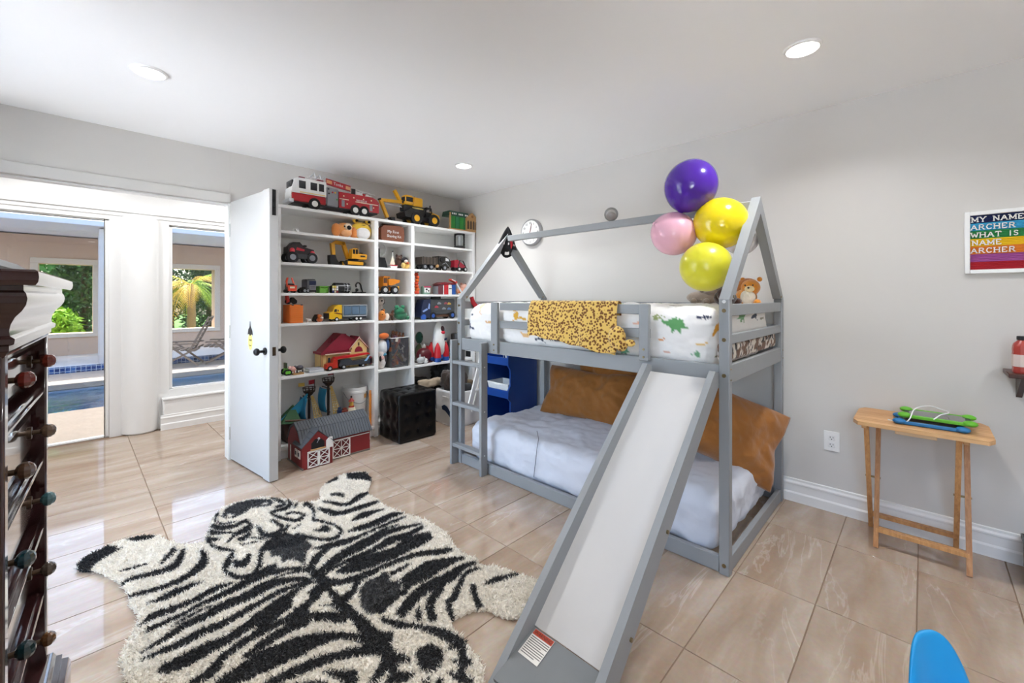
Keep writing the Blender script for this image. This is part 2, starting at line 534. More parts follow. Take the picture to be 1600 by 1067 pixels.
# side wall with two unseen windows added to light the room: a glass door past the dresser, a smaller window beside the photographer
ADDED_SIDE_WINDOWS = [(1.95, 3.62, 0.0, 2.33), (-1.3, -0.25, 0.6, 2.2)]
gl_ = G().b(XL - 0.12, XL, ADDED_SIDE_WINDOWS[0][1], YB + 0.12, -0.06, ZC + 0.1).b(XL - 0.12, XL, ADDED_SIDE_WINDOWS[1][1], ADDED_SIDE_WINDOWS[0][0], -0.06, ZC + 0.1).b(XL - 0.12, XL, YN - 0.1, ADDED_SIDE_WINDOWS[1][0], -0.06, ZC + 0.1)
for (a, b, c, d) in ADDED_SIDE_WINDOWS:
    gl_.b(XL - 0.12, XL, a, b, d, ZC + 0.1)
    if c > 0: gl_.b(XL - 0.12, XL, a, b, -0.06, c)
struct('wall_left', gl_, M_WALL)
struct('added_bounce_terrace', G().b(-9.0, XL - 0.12, YN - 4, 3.8, -0.12, -0.02), mat('ebeae8', 0.8, var=0.03))  # unseen pale ground added to bounce sunlight in onto the ceiling
struct('wall_gallery', G().b(SXL, XL - 0.12, YB, YB + 0.12, -0.06, ZC + 0.1), M_WALL)
struct('wall_end', G().b(SXL - 0.12, SXL, YB, 5.6, -0.06, ZC + 0.1), M_WALL)
OX0, OX1, OZ = -0.60, 0.862, 2.024
gb = G().b(XL - 0.02, OX0, YB, YB + 0.12, -0.05, ZC, 0.001).b(OX1, XR + 0.02, YB, YB + 0.12, -0.05, ZC, 0.001).b(OX0, OX1, YB, YB + 0.12, OZ, ZC, 0.001)
struct('wall_back', gb, M_WALL)
struct('wall_near', G().b(XL - 0.02, XR + 0.02, YN - 0.12, YN, -0.05, ZC, 0.001), M_WALL)
M_GLASS = glass_mat('window_glass', (0.97, 0.985, 0.98))
M_GLASS2 = glass_mat('tinted_patio_glass', (0.52, 0.522, 0.515))
for k_, (a, b, c, d) in enumerate(ADDED_SIDE_WINDOWS):
    wn = struct('window_%d' % (k_ + 3), G().b(XL - 0.066, XL - 0.06, a, b, c, d), M_GLASS)  # out of view, added to let daylight in from the left
    obj('window_frame', G().b(XL - 0.09, XL - 0.04, a, a + 0.04, c, d).b(XL - 0.09, XL - 0.04, b - 0.04, b, c, d).b(XL - 0.09, XL - 0.04, a, b, d - 0.04, d).b(XL - 0.09, XL - 0.04, a, b, c, c + 0.03), M_TRIM, wn)

def baseboard(name, along, a0, a1, face, sgn):
    """moulded skirting: plinth, field, ogee cap"""
    prof = [(0, 0), (0.018, 0), (0.018, 0.052), (0.014, 0.060), (0.012, 0.062), (0.012, 0.106), (0.016, 0.110), (0.016, 0.118), (0.009, 0.128), (0.009, 0.140), (0, 0.143)]
    g = G(); n = len(prof); v = []
    for a in (a0, a1):
        for (p, z) in prof:
            v.append((face + sgn * p, a, z) if along == 'y' else (a, face + sgn * p, z))
    f = [tuple(range(n)), tuple(range(n, 2 * n))] + [(k, (k + 1) % n, n + (k + 1) % n, n + k) for k in range(n)]
    g.add(v, f)
    return struct(name, g, M_TRIM, angle=20)
baseboard('baseboard_right', 'y', YN, 2.69, XR, -1)
baseboard('baseboard_left', 'y', YN, 1.95, XL, 1)
baseboard('baseboard_back', 'x', XL, OX0 - 0.07, YB, -1)
# casing round the double-door opening
struct('trim_1', G().b(OX0 - 0.07, OX1 + 0.0, YB - 0.014, YB, OZ, OZ + 0.072), M_WALL)
struct('trim_2', G().b(OX0 - 0.07, OX0, YB - 0.014, YB, 0, OZ), M_WHITE)
struct('trim_3', G().b(OX1 - 0.012, OX1, YB + 0.005, YB + 0.12, 0, OZ).b(OX0, OX1, YB + 0.02, YB + 0.10, OZ - 0.012, OZ - 0.002), M_WHITE)

# ---- the open door leaf, hinged at the right jamb
dv = Vector((0.946 - 0.865, 3.24 - 3.93, 0)); dl = dv.length
door = bpy.data.objects.new('door_1', None); C.objects.link(door); door['kind'] = 'structure'
door.location = (0.868, 3.925, 0.012); door.rotation_euler = (0, 0, math.atan2(dv.y, dv.x))
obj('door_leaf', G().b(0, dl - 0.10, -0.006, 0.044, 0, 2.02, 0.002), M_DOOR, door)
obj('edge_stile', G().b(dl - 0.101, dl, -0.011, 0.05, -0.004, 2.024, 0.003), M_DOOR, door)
M_BLK = mat('1b1b1d', 0.35, metal=0.3)
bl = obj('flush_bolt', G().b(dl, dl + 0.003, 0.008, 0.032, 1.84, 2.018), M_BLK, door)
obj('bolt_slide', G().b(dl + 0.003, dl + 0.009, 0.014, 0.026, 1.90, 1.93), M_BLK, bl)
kz = 0.895
for s, y in ((-1, -0.011), (1, 0.05)):
    k = obj('door_knob', G().c('y', dl - 0.055, y + s * 0.005, kz, 0.026, 0.01).c('y', dl - 0.055, y + s * 0.026, kz, 0.010, 0.045).s_(dl - 0.055, y + s * 0.058, kz, 0.026, 0.02, 0.026), M_BLK, door)
obj('latch_plate', G().b(dl, dl + 0.002, 0.01, 0.032, kz - 0.03, kz + 0.03), mat('4a3a2c', 0.4, 0.6), door)
for z in (0.2, 1.0, 1.8):
    obj('hinge', G().c('z', -0.004, -0.006, z, 0.007, 0.1), mat('b9b9b6', 0.3, 0.9), door)
# sticker on the door face
st = thing('door_sticker', 'yellow oval face sticker with black hat on the white door', 'sticker')
st.location = door.location; st.rotation_euler = door.rotation_euler
sx, sz = 0.375, 0.945
obj('face', G().prism([(sx + 0.036 * math.cos(a), sz + 0.062 * math.sin(a)) for a in np.linspace(0, 2 * PI, 24, endpoint=False)], -0.0075, -0.0062), mat('e8d873', 0.6), st)
obj('hat', G().prism([(sx - 0.045, sz + 0.05), (sx - 0.02, sz + 0.055), (sx, sz + 0.04), (sx + 0.02, sz + 0.055), (sx + 0.045, sz + 0.05), (sx + 0.03, sz + 0.09), (sx + 0.012, sz + 0.105), (sx + 0.01, sz + 0.15), (sx + 0.004, sz + 0.11), (sx - 0.004, sz + 0.11), (sx - 0.01, sz + 0.15), (sx - 0.012, sz + 0.105), (sx - 0.03, sz + 0.09)], -0.0085, -0.0076), mat('1d1c1c', 0.6), st)
for (a, b, r) in ((-0.012, 0.012, 0.008), (0.014, 0.012, 0.009)):
    obj('eye', G().c('y', sx + a, -0.0082, sz + b, r, 0.001), mat('1d1c1c', 0.6), st)
obj('mouth', G().t([(sx - 0.018, -0.008, sz - 0.024), (sx, -0.008, sz - 0.032), (sx + 0.018, -0.008, sz - 0.024)], 0.0025), mat('1d1c1c', 0.6), st)

# ---- recessed ceiling lights
where = ['over the door side near the zebra rug', 'near the right wall above the slide', 'in the corner above the toy shelves']
M_LENS = mat('fff8ee', 0.4, emit=9.0, var=0.0)
for i, (lx, ly) in enumerate(LAMPS):
    t = thing('recessed_light', 'round recessed ceiling light ' + (where[i] if i < 3 else ['behind the photographer on the left', 'behind the photographer by the right wall', 'at the far end behind the photographer'][i - 3]), 'light', (lx, ly, ZC), 0, 'recessed ceiling lights')
    obj('trim_ring', G().lathe(0, 0, 0, [(0.063, -0.002), (0.064, -0.011), (0.074, -0.008), (0.078, -0.001)], 36), M_TRIM, t)
    obj('lens', G().c('z', 0, 0, -0.004, 0.063, 0.004, None, 36), M_LENS, t)

for i, (lx, ly) in enumerate(ADDED_GALLERY_LAMPS):
    t = thing('recessed_light', 'round recessed ceiling light added unseen to the glazed gallery, %s from its left end' % ['first', 'second', 'third', 'fourth', 'fifth', 'last'][i], 'light', (lx, ly, ZC), 0, 'recessed ceiling lights')
    obj('trim_ring', G().lathe(0, 0, 0, [(0.063, -0.002), (0.064, -0.011), (0.074, -0.008), (0.078, -0.001)], 36), M_TRIM, t)
    obj('lens', G().c('z', 0, 0, -0.004, 0.063, 0.004, None, 36), M_LENS, t)

# ---- outlet on the right wall
ol = thing('wall_outlet', 'white double power outlet low on the right wall beside the tray table', 'outlet', (XR, 0.395, 0.42))
obj('cover_plate', G().b(-0.006, 0, -0.038, 0.038, -0.058, 0.058), M_TRIM, ol)
for z in (-0.021, 0.021):
    rc = obj('receptacle', G().b(-0.009, -0.005, -0.017, 0.017, z - 0.015, z + 0.015, 0.003), M_WHITE, ol)
    for y in (-0.007, 0.007):
        obj('slot', G().b(-0.0096, -0.0088, y - 0.0014, y + 0.0014, z - 0.002, z + 0.008), mat('2a2a2a', 0.6), rc)
    obj('ground_hole', G().c('x', -0.0092, 0, z - 0.008, 0.0028, 0.001), mat('2a2a2a', 0.6), rc)

# ================================================================== the sunroom beyond the opening
YS = 5.36   # inner face of its glazed wall
gs = G().b(-0.82, -0.72, YS, YS + 0.14, -0.05, ZC, 0.001).b(SXL, -3.9, YS, YS + 0.14, -0.05, ZC, 0.001).b(-3.9, -0.82, YS, YS + 0.14, 2.2, ZC, 0.001).b(0.23, 0.66, YS, YS + 0.14, -0.05, ZC, 0.001).b(1.62, XR, YS, YS + 0.14, -0.05, ZC, 0.001)
gs.b(-0.72, 0.23, YS, YS + 0.14, 2.0, ZC, 0.001).b(0.66, 1.62, YS, YS + 0.14, 2.0, ZC, 0.001).b(0.66, 1.62, YS, YS + 0.14, -0.05, 0.37, 0.001)
struct('wall_sunroom', gs, M_WHITE)
struct('ceiling_sunroom', G().b(SXL - 0.1, XR + 0.1, YB + 0.12, YS + 0.2, ZC, ZC + 0.1), M_CEIL)
struct('trim_4', G().b(-0.72, XR, YS - 0.03, YS, 2.075, 2.095).b(-0.72, XR, YS - 0.012, YS, 2.04, 2.075), M_TRIM)
struct('trim_5', G().c('z', 0.445, YS + 0.02, 1.02, 0.135, 2.04, None, 48), M_TRIM)
struct('trim_6', G().b(0.605, 1.75, YS - 0.075, YS, 0.0, 0.285).b(0.60, 1.75, YS - 0.085, YS, 0.285, 0.30), M_TRIM)
baseboard('baseboard_sunroom', 'x', 0.585, 1.75, YS - 0.075, -1)
def window(name, x0, x1, z0, z1, bars=()):
    wv = struct(name, G().b(x0, x1, YS + 0.05, YS + 0.056, z0, z1, 0.0005), M_GLASS2)
    e = 0.028
    g = G().b(x0, x0 + e, YS + 0.02, YS + 0.08, z0, z1).b(x1 - e, x1, YS + 0.02, YS + 0.08, z0, z1).b(x0, x1, YS + 0.02, YS + 0.08, z1 - 0.012, z1).b(x0, x1, YS + 0.02, YS + 0.08, z0, z0 + 0.012)
    obj('window_frame', g, M_TRIM, wv)
    obj('gasket', G().b(x1 - e - 0.006, x1 - e, YS + 0.018, YS + 0.03, z0, z1).b(x0, x1 - e, YS + 0.018, YS + 0.03, z1 - 0.018, z1 - 0.012), M_GAP, wv)
    return wv
window('window_1', -0.72, 0.23, 0.0, 2.0)
window('window_5', -3.9, -0.82, 0.0, 2.2)
window('window_2', 0.66, 1.62, 0.37, 2.0)

# ================================================================== patio and pool outside
def paver_mat():
    m = mat('74695d', 0.8, var=0.25, scale=9, bump=0.6, bscale=18).copy()
    return m
M_PAVE = paver_mat()
M_STUCCO = mat('d8baa2', 0.85, var=0.04, scale=3, bump=0.1, bscale=80)
M_SOFFIT = mat('e6e9f0', 0.7, var=0.01)
def mosaic_mat(name, cols, sc):
    m = bpy.data.materials.new(name); m.use_nodes = True
    n = m.node_tree.nodes; l = m.node_tree.links; b = n['Principled BSDF']
    tc = n.new('ShaderNodeTexCoord')
    vo = n.new('ShaderNodeTexVoronoi'); vo.distance = 'CHEBYCHEV'; vo.inputs['Scale'].default_value = sc; vo.inputs['Randomness'].default_value = 0.0
    l.new(tc.outputs['Object'], vo.inputs['Vector'])
    wn_ = n.new('ShaderNodeTexWhiteNoise'); l.new(vo.outputs['Position'], wn_.inputs['Vector'])
    cr = n.new('ShaderNodeValToRGB'); cr.color_ramp.interpolation = 'CONSTANT'
    for i, c in enumerate(cols):
        e = cr.color_ramp.elements[i] if i < 2 else cr.color_ramp.elements.new(i / len(cols))
        e.position = i / len(cols); e.color = rgb(c)
    l.new(wn_.outputs['Value'], cr.inputs[0])
    gt = n.new('ShaderNodeMath'); gt.operation = 'GREATER_THAN'; gt.inputs[1].default_value = 0.43
    l.new(vo.outputs['Distance'], gt.inputs[0])
    mx = n.new('ShaderNodeMix'); mx.data_type = 'RGBA'; mx.inputs[7].default_value = rgb('b9c4cf')
    l.new(gt.outputs[0], mx.inputs[0]); l.new(cr.outputs[0], mx.inputs[6]); l.new(mx.outputs[2], b.inputs['Base Color'])
    b.inputs['Roughness'].default_value = 0.2
    return m
M_MOSAIC = mosaic_mat('blue_mosaic', ['1c3a6e', '2a5290', '15294f', '3a6cab', '1f4480'], 16)
PX0, PX1 = -6.0, 7.0
pdk = struct('patio_paving', G().b(PX0, PX1, YS + 0.14, 7.05, -0.12, -0.02), M_PAVE)
struct('pool_basin', G().b(PX0, PX1, 7.05, 9.25, -1.3, -1.2).b(PX0, PX1, 7.05, 7.07, -1.2, -0.03).b(PX0, PX1, 9.22, 9.25, -1.2, -0.02), M_MOSAIC)
mw = bpy.data.materials.new('pool_water'); mw.use_nodes = True
_n = mw.node_tree.nodes; _l = mw.node_tree.links; _b = _n['Principled BSDF']
_b.inputs['Base Color'].default_value = (0.25, 0.6, 0.8, 1); _b.inputs['Roughness'].default_value = 0.02; _b.inputs['Transmission Weight'].default_value = 1.0; _b.inputs['IOR'].default_value = 1.33
_t = _n.new('ShaderNodeTexCoord'); _w = _n.new('ShaderNodeTexNoise'); _w.inputs['Scale'].default_value = 5; _w.inputs['Detail'].default_value = 3; _w.inputs['Distortion'].default_value = 0.8
_l.new(_t.outputs['Object'], _w.inputs['Vector']); _p = _n.new('ShaderNodeBump'); _p.inputs['Strength'].default_value = 0.25; _p.inputs['Distance'].default_value = 0.05
_l.new(_w.outputs['Fac'], _p.inputs['Height']); _l.new(_p.outputs['Normal'], _b.inputs['Normal'])
struct('pool_water', G().quad((PX0, 7.07, -0.12), (PX1, 7.07, -0.12), (PX1, 9.22, -0.12), (PX0, 9.22, -0.12)), mw)
struct('pool_coping', G().b(PX0, PX1, 9.2, 10.45, -0.1, 0.0), mat('b5a898', 0.8, var=0.08, bump=0.2, bscale=30))
struct('raised_step', G().b(PX0, PX1, 10.40, 10.45, 0.0, 0.115), M_MOSAIC)
struct('raised_terrace', G().b(PX0, PX1, 10.45, 12.8, -0.1, 0.12), mat('e7e2dc', 0.7, var=0.03))
# far patio wall with framed openings; the bays repeat
YF = 12.35
gw = G().b(PX0, PX1, YF, YF + 0.3, 0.1, 0.56, 0.002).b(PX0, PX1, YF, YF + 0.3, 1.95, 2.50, 0.002)
op = []
xa = atY(145, 470, YF).x
for (u0, u1) in ((60, 145), (225, 335)):
    op.append((atY(u0, 470, YF).x, atY(u1, 470, YF).x))
xs = [PX0] + [q for o_ in op for q in o_] + [PX1]
for i in range(0, len(xs), 2):
    gw.b(xs[i], xs[i + 1], YF, YF + 0.3, 0.56, 1.95, 0.002)
pw = struct('wall_patio', gw, M_STUCCO)
for (a, b) in op:
    e = 0.11
    obj('opening_surround', G().b(a - e, b + e, YF - 0.04, YF, 1.95, 1.95 + e).b(b, b + e, YF - 0.04, YF, 0.5, 1.95).b(a - e, a, YF - 0.04, YF, 0.5, 1.95).b(a - e, b + e, YF - 0.05, YF, 0.48, 0.56), mat('e2d2bf', 0.8, var=0.02), pw)
pc0, pc1 = atY(154, 470, YF - 1.9).x, atY(176, 470, YF - 1.9).x
struct('patio_column', G().b(pc0, pc1 + 0.25, YF - 1.9, YF - 1.65, 0.1, 2.5), mat('e4dcd6', 0.8, var=0.02))
struct('patio_roof', G().b(PX0, PX1, 10.3, 12.9, 2.52, 2.62), M_SOFFIT)
struct('garden_ground', G().b(-12, 16, 12.7, 40, -0.2, 0.0), mat('5f8a3a', 0.9, var=0.3, scale=6, bump=0.5, bscale=40))
# unseen house roof, its eave lengthened to keep direct sun out
struct('sun_block_eave', G().b(-1.25, PX1, YN - 0.3, YS + 0.8, ZC + 0.1, ZC + 0.22).b(PX0, -1.25, YB - 0.1, YS + 0.8, ZC + 0.1, ZC + 0.22), M_SOFFIT)

# ---- pool chairs of weathered wood
M_TEAK = mat('8a7968', 0.75, var=0.15, scale=30, bump=0.2)
def deck_chair(label, x, y):
    t = thing('pool_lounge_chair', label, 'chair', (x, y, 0.0), 0, 'wooden chairs on the pool terrace')
    for s in (-0.27, 0.27):
        obj('side_frame', G().bar((0.28, s, 0.02), (-0.16, s, 0.42), 0.045, 0.03).bar((-0.30, s, 0.02), (0.28, s, 0.36), 0.045, 0.03).bar((0.14, s, 0.28), (0.44, s, 0.92), 0.045, 0.03), M_TEAK, t)
        obj('arm_rest', G().b(-0.3, 0.28, s - 0.035, s + 0.035, 0.42, 0.445), M_TEAK, t)
    for k in range(7):
        a = k / 6
        obj('seat_slat', G().b(-0.33 + a * 0.5, -0.27 + a * 0.5, -0.26, 0.26, 0.335 - 0.05 * a, 0.355 - 0.05 * a), M_TEAK, t)
    for k in range(8):
        a = k / 7; p = Vector((0.165 + 0.265 * a, 0, 0.36 + 0.54 * a))
        obj('back_slat', G().bar((p.x, -0.25, p.z), (p.x, 0.25, p.z), 0.05, 0.014, up=(0.44, 0, -0.9)), M_TEAK, t)
    return t
c1 = deck_chair('weathered wooden slat chair by the pool, seen left through the small window', atZ(285, 571).x, 10.0)
c2 = deck_chair('weathered wooden slat chair by the pool, next to the door edge', atZ(345, 569).x + 0.15, 10.0)
c1.rotation_euler.z = math.radians(-18); c2.rotation_euler.z = math.radians(-18)

# ---- planting behind the far wall
def leaf_cloud(n, fn, size, seed):
    r = np.random.default_rng(seed); V = []; F = []
    for i in range(n):
        c = np.array(fn(r)); d = r.normal(size=3); d /= np.linalg.norm(d); e = np.cross(d, r.normal(size=3)); e /= np.linalg.norm(e)
        s = size * r.uniform(0.6, 1.4); o = len(V)
        V += [tuple(c - d * s), tuple(c + e * s * 0.35), tuple(c + d * s), tuple(c - e * s * 0.35)]
        F.append((o, o + 1, o + 2, o + 3))
    g = G(); g.v = V; g.f = F
    return g
def tree(name, label, x, y, kind, h, rad, col, seed, n=2600, size=0.07, group='trees behind the patio wall'):
    t = thing(name, label, 'tree', (x, y, 0), 0, group)
    obj('trunk', G().t([(0, 0, 0), (0.03, 0.02, h * 0.4), (0.0, 0.0, h * 0.8)], 0.09, 8, 0.04), mat('5b4636', 0.9, bump=0.5), t)
    def cone(r):
        z = r.uniform(0.05, 1); a = r.uniform(0, 2 * PI); q = rad * (1 - z) ** 0.6 * math.sqrt(r.uniform(0.3, 1)); return (q * math.cos(a), q * math.sin(a), z * h)
    def ball(r):
        d = r.normal(size=3); d /= np.linalg.norm(d); q = r.uniform(0.55, 1); return (d[0] * rad * q, d[1] * rad * q, h * 0.55 + d[2] * h * 0.45 * q)
    o = obj('foliage', leaf_cloud(n, cone if kind == 'cone' else ball, size, seed), mat(col, 0.6, var=0.4, scale=4), t, recalc=False, smooth=False)
    o['kind'] = 'stuff'
    return t
def at14(u, y): return atY(u, 470, y).x
tree('cypress', 'dark conical evergreen in the left patio opening', at14(130, 14.2), 14.2, 'cone', 3.4, 0.80, '3c5a2e', 1, 5200)
tree('cypress', 'dark conical evergreen beside the palm in the right patio opening', at14(326, 15.9), 15.9, 'cone', 3.8, 0.75, '3f5a2c', 2, 5200)
tree('leafy_shrub', 'low bright green shrub at the sill of the left opening', at14(88, 13.4), 13.4, 'ball', 1.1, 0.42, '8fc03a', 3, 1800)
tree('garden_tree', 'broad green tree filling the back of the left opening', at14(96, 17.6), 17.6, 'ball', 3.6, 1.9, '55853a', 4, 4600, 0.12)
tree('garden_tree', 'shady green tree far behind the palm', at14(268, 21.5), 21.5, 'ball', 4.0, 2.2, '35552a', 5, 4200, 0.12)
tree('garden_tree', 'wide green tree hidden behind the open white door', at14(400, 26), 26, 'ball', 4.6, 2.4, '446b30', 8, 3000, 0.14)
tree('garden_tree', 'wide green tree behind the dark dresser', at14(60, 26), 26, 'ball', 4.6, 2.6, '3f6a30', 9, 3600, 0.14)
pt = thing('palm_tree', 'palm tree with yellowed fronds in the right patio opening', 'tree', (at14(298, 14.05), 14.05, 0), 0, 'trees behind the patio wall')
obj('trunk', G().t([(0, 0, 0), (0.02, 0, 0.8), (0, 0, 1.64)], 0.11, 10, 0.085), mat('a08468', 0.9, var=0.3, bump=0.8), pt)
def frond(az, lift, ln, droop, col):
    g = G(); N = 12; pts = []
    for i in range(N + 1):
        s = i / N; pts.append(Vector((math.cos(az) * ln * s * (1 - 0.25 * droop * s), math.sin(az) * ln * s * (1 - 0.25 * droop * s), 1.62 + lift * ln * s - droop * ln * s * s)))
    g.t(pts, 0.012, 5, 0.004)
    side = Vector((-math.sin(az), math.cos(az), 0))
    for i in range(2, N + 1):
        for k in (0, 0.5):
            s = min(1, (i - k) / N); j = min(N - 1, int(s * N)); p = pts[j].lerp(pts[j + 1], s * N - j); d = (pts[j + 1] - pts[j]).normalized()
            L = 0.26 * math.sin(PI * min(0.96, 0.12 + 0.86 * s)) + 0.06
            for sg in (-1, 1):
                tip = p + side * sg * L * 0.8 + d * L * 0.55 - Vector((0, 0, L * 0.35))
                mid = p + side * sg * L * 0.42 + d * L * 0.35
                o = len(g.v); g.v += [tuple(p), tuple(mid + d * 0.011), tuple(tip), tuple(mid - d * 0.011)]; g.f.append((o, o + 1, o + 2, o + 3))
    return obj('frond', g, mat(col, 0.6, var=0.3, scale=5), pt, recalc=False, smooth=False)
for k in range(15):
    az = k * 2.4 + 0.3
    frond(az, 0.85 - 0.08 * k, 0.98 + 0.14 * math.sin(k), 0.55 + 0.035 * k, ['9ab83c', 'c9c23e', 'd9b13c', '86ad3a', 'cfae49'][k % 5])
# ================================================================== house-shaped bunk bed with slide
M_BED = mat('919496', 0.42, var=0.03, scale=8)
M_BOLT = mat('8a7a5a', 0.3, 0.9)
M_CAP = mat('d9dadb', 0.4)
BX0, BX1, BY0, BY1 = 2.085, 3.13, 0.637, 2.615
MX = (BX0 + BX1) / 2
bed = thing('house_bunk_bed', 'grey wooden house-shaped bunk bed with a ladder and ridge beam', 'bed')
pw_, pd_ = 0.042, 0.046
for x in (BX0, BX1 - pw_):
    for y in (BY0, BY1 - pd_):
        po = obj('post', G().b(x, x + pw_, y, y + pd_, 0, 1.272, 0.003), M_BED, bed)
        if x == BX0:
            for z in (0.045, 0.92, 1.085, 1.22) if y == BY0 else (0.92, 1.085, 1.22):
                obj('bolt', G().c('x', x - 0.001, y + pd_ / 2, z, 0.009, 0.006), M_BOLT, po)
            if y == BY0:
                obj('screw_cover', G().c('x', x - 0.001, y + pd_ / 2, 1.262, 0.008, 0.003), M_CAP, po)
        if y == BY0:
            for z in (0.9, 0.95):
                obj('bolt', G().c('y', x + pw_ / 2, y - 0.001, z, 0.004, 0.004), M_BOLT, po)
AP = 1.832
for y in (BY0, BY1 - pd_):
    for s in (0, 1):
        x = BX0 if s == 0 else BX1
        sg = 1 if s == 0 else -1
        g = G().prism([(x, 1.272), (x + sg * pw_, 1.272), (x + sg * 0.062, 1.272 + 0.0), (MX, AP - 0.092), (MX, AP)], y, y + pd_)
        rf = obj('gable_rafter', g, M_BED, bed)
        obj('bolt', G().c('y', x + sg * 0.06, y - 0.001, 1.285, 0.007, 0.004), M_BOLT, rf)
obj('ridge_beam', G().b(MX - 0.016, MX + 0.016, BY0 + pd_, BY1 - pd_, 1.762, 1.812), M_BED, bed)
xi, xo = BX0 + 0.008, BX0 + 0.034
def rail(name, *b): return obj(name, G().b(*b, 0.003), M_BED, bed)
rail('side_rail', xi, xo, BY0 + pd_, BY1 - pd_, 0.878, 0.968)
rail('side_rail', BX1 - 0.034, BX1 - 0.008, BY0 + pd_, BY1 - pd_, 0.878, 0.968)
rail('guard_rail', xi, xo - 0.004, 1.03, 2.15, 1.192, 1.244)
rail('guard_rail', xi, xo - 0.004, 1.03, 2.15, 1.066, 1.116)
for (y0, y1, z0) in ((2.150, 2.216, 0.888), (1.022, 1.076, 0.95)):
    gp = rail('guard_post', BX0 - 0.016, xi, y0, y1, z0, 1.246)
    for z in (z0 + 0.02, z0 + 0.06):
        obj('bolt', G().c('x', BX0 - 0.017, (y0 + y1) / 2, z, 0.006, 0.004), M_BOLT, gp)
for z0, z1 in ((1.192, 1.246), (1.064, 1.112)):
    rail('guard_rail', BX1 - 0.034, BX1 - 0.010, BY0 + pd_, BY1 - pd_, z0, z1)
for y in (BY0 + 0.006, BY1 - 0.032):
    for z0, z1 in ((1.194, 1.250), (1.062, 1.108), (0.880, 0.966)):
        rail('end_rail', BX0 + pw_, BX1 - pw_, y, y + 0.026, z0, z1)
    rail('base_rail', BX0 + pw_, BX1 - pw_, y, y + 0.026, 0.002, 0.074)
for x in (BX0 + 0.006, BX1 - 0.034):
    br = rail('base_rail', x, x + 0.028, BY0 + pd_, BY1 - pd_, 0.002, 0.076)
for k in range(11):
    rail('mattress_slat', BX0 + 0.035, BX1 - 0.035, 0.74 + k * 0.172, 0.80 + k * 0.172, 0.893, 0.911)
# ladder
for y in (2.602, 2.262):
    sr = rail('ladder_stringer', 2.022, 2.083, y, y + 0.026, 0.0, 0.955)
    for z in (0.155, 0.470, 0.79):
        obj('bolt', G().c('y', 2.052, y - 0.001, z - 0.01, 0.005, 0.004), M_CAP, sr)
for z in (0.165, 0.482, 0.80):
    rail('ladder_rung', 2.026, 2.078, 2.288, 2.602, z - 0.026, z)
obj('care_label', G().b(BX1 - 0.045, BX1 - 0.043, 2.30, 2.42, 0.70, 0.88), mat('e9e7e4', 0.7), bed)

# ---- slide (hooked on the bed, lifts off)
sl = thing('bed_slide', 'grey framed slide with a white chute leaning against the bunk bed', 'slide')
SA = Vector((2.048, 0, 0.905)); SB = Vector((1.15, 0, 0.108)); sd = (SA - SB).normalized(); sn = Vector((-sd.z, 0, sd.x))
for y in (1.000, 0.675):
    a = SA + sd * 0.005; b = Vector((1.02, 0, 0.0))
    up, dn = 0.052, -0.030
    A0 = a + sn * up; A1 = a + sn * dn
    B0 = SB + sn * up - sd * 0.20; B1 = SB + sn * dn - sd * 0.05
    pts = [(A0.x, A0.z), (2.062, A0.z - 0.012), (2.062, A1.z - 0.02), (A1.x - 0.02, A1.z - 0.02), (B1.x, B1.z), (1.06, 0.0), (0.935, 0.0), (0.915, 0.03), (B0.x - 0.02, B0.z)]
    sr = obj('slide_rail', G().prism(pts, y, y + 0.028), M_BED, sl)
    for p in ((SB + sd * 0.12 - sn * 0.005), (SB + sd * 0.48 - sn * 0.005)):
        obj('bolt', G().c('y', p.x, y - 0.003 if y < 0.8 else y + 0.031, p.z, 0.007, 0.008), M_BOLT, sr)
def board(p, q, y0, y1, th):
    d = (q - p).normalized(); n = Vector((-d.z, 0, d.x)) * th
    if n.z > 0: n = -n
    return G().prism([(p.x, p.z), (q.x, q.z), (q.x + n.x, q.z + n.z), (p.x + n.x, p.z + n.z)], y0, y1)
obj('chute', board(SB, SA, 0.703, 1.0, 0.012), mat('cdcac7', 0.28, var=0.02, scale=3), sl)
obj('run_out_panel', board(Vector((0.945, 0, 0.05)), SB + Vector((-0.002, 0, -0.002)), 0.703, 1.0, 0.014), mat('747779', 0.4), sl)
obj('cross_brace', G().b(1.55, 1.59, 0.703, 1.0, 0.40, 0.44), M_BED, sl)
sy = math.atan2(SB.z - 0.05, SB.x - 0.945)
wl = obj('warning_label', G().b(-0.105, -0.008, -0.097, -0.012, 0.0003, 0.0012, 0.0002), mat('e6e2da', 0.6), sl, loc=(SB.x, 1.0, SB.z), rot=(0, -sy, 0))
obj('label_header', G().b(-0.028, -0.009, -0.096, -0.013, 0.0012, 0.0018, 0.0001), mat('b5452f', 0.6), wl)
lettering('WARNING', 0.017, mat('3a1a12', 0.6), wl, (-0.024, -0.018, 0.0019), (0, 0, -PI / 2), 0.0001, sx=0.9)
for k in range(9):
    obj('print_line', G().b(-0.036 - k * 0.0075, -0.0335 - k * 0.0075, -0.094 + (0.02 if k in (3, 8) else 0), -0.016, 0.0012, 0.0016, 0.0001), mat('4a4644', 0.7), wl)

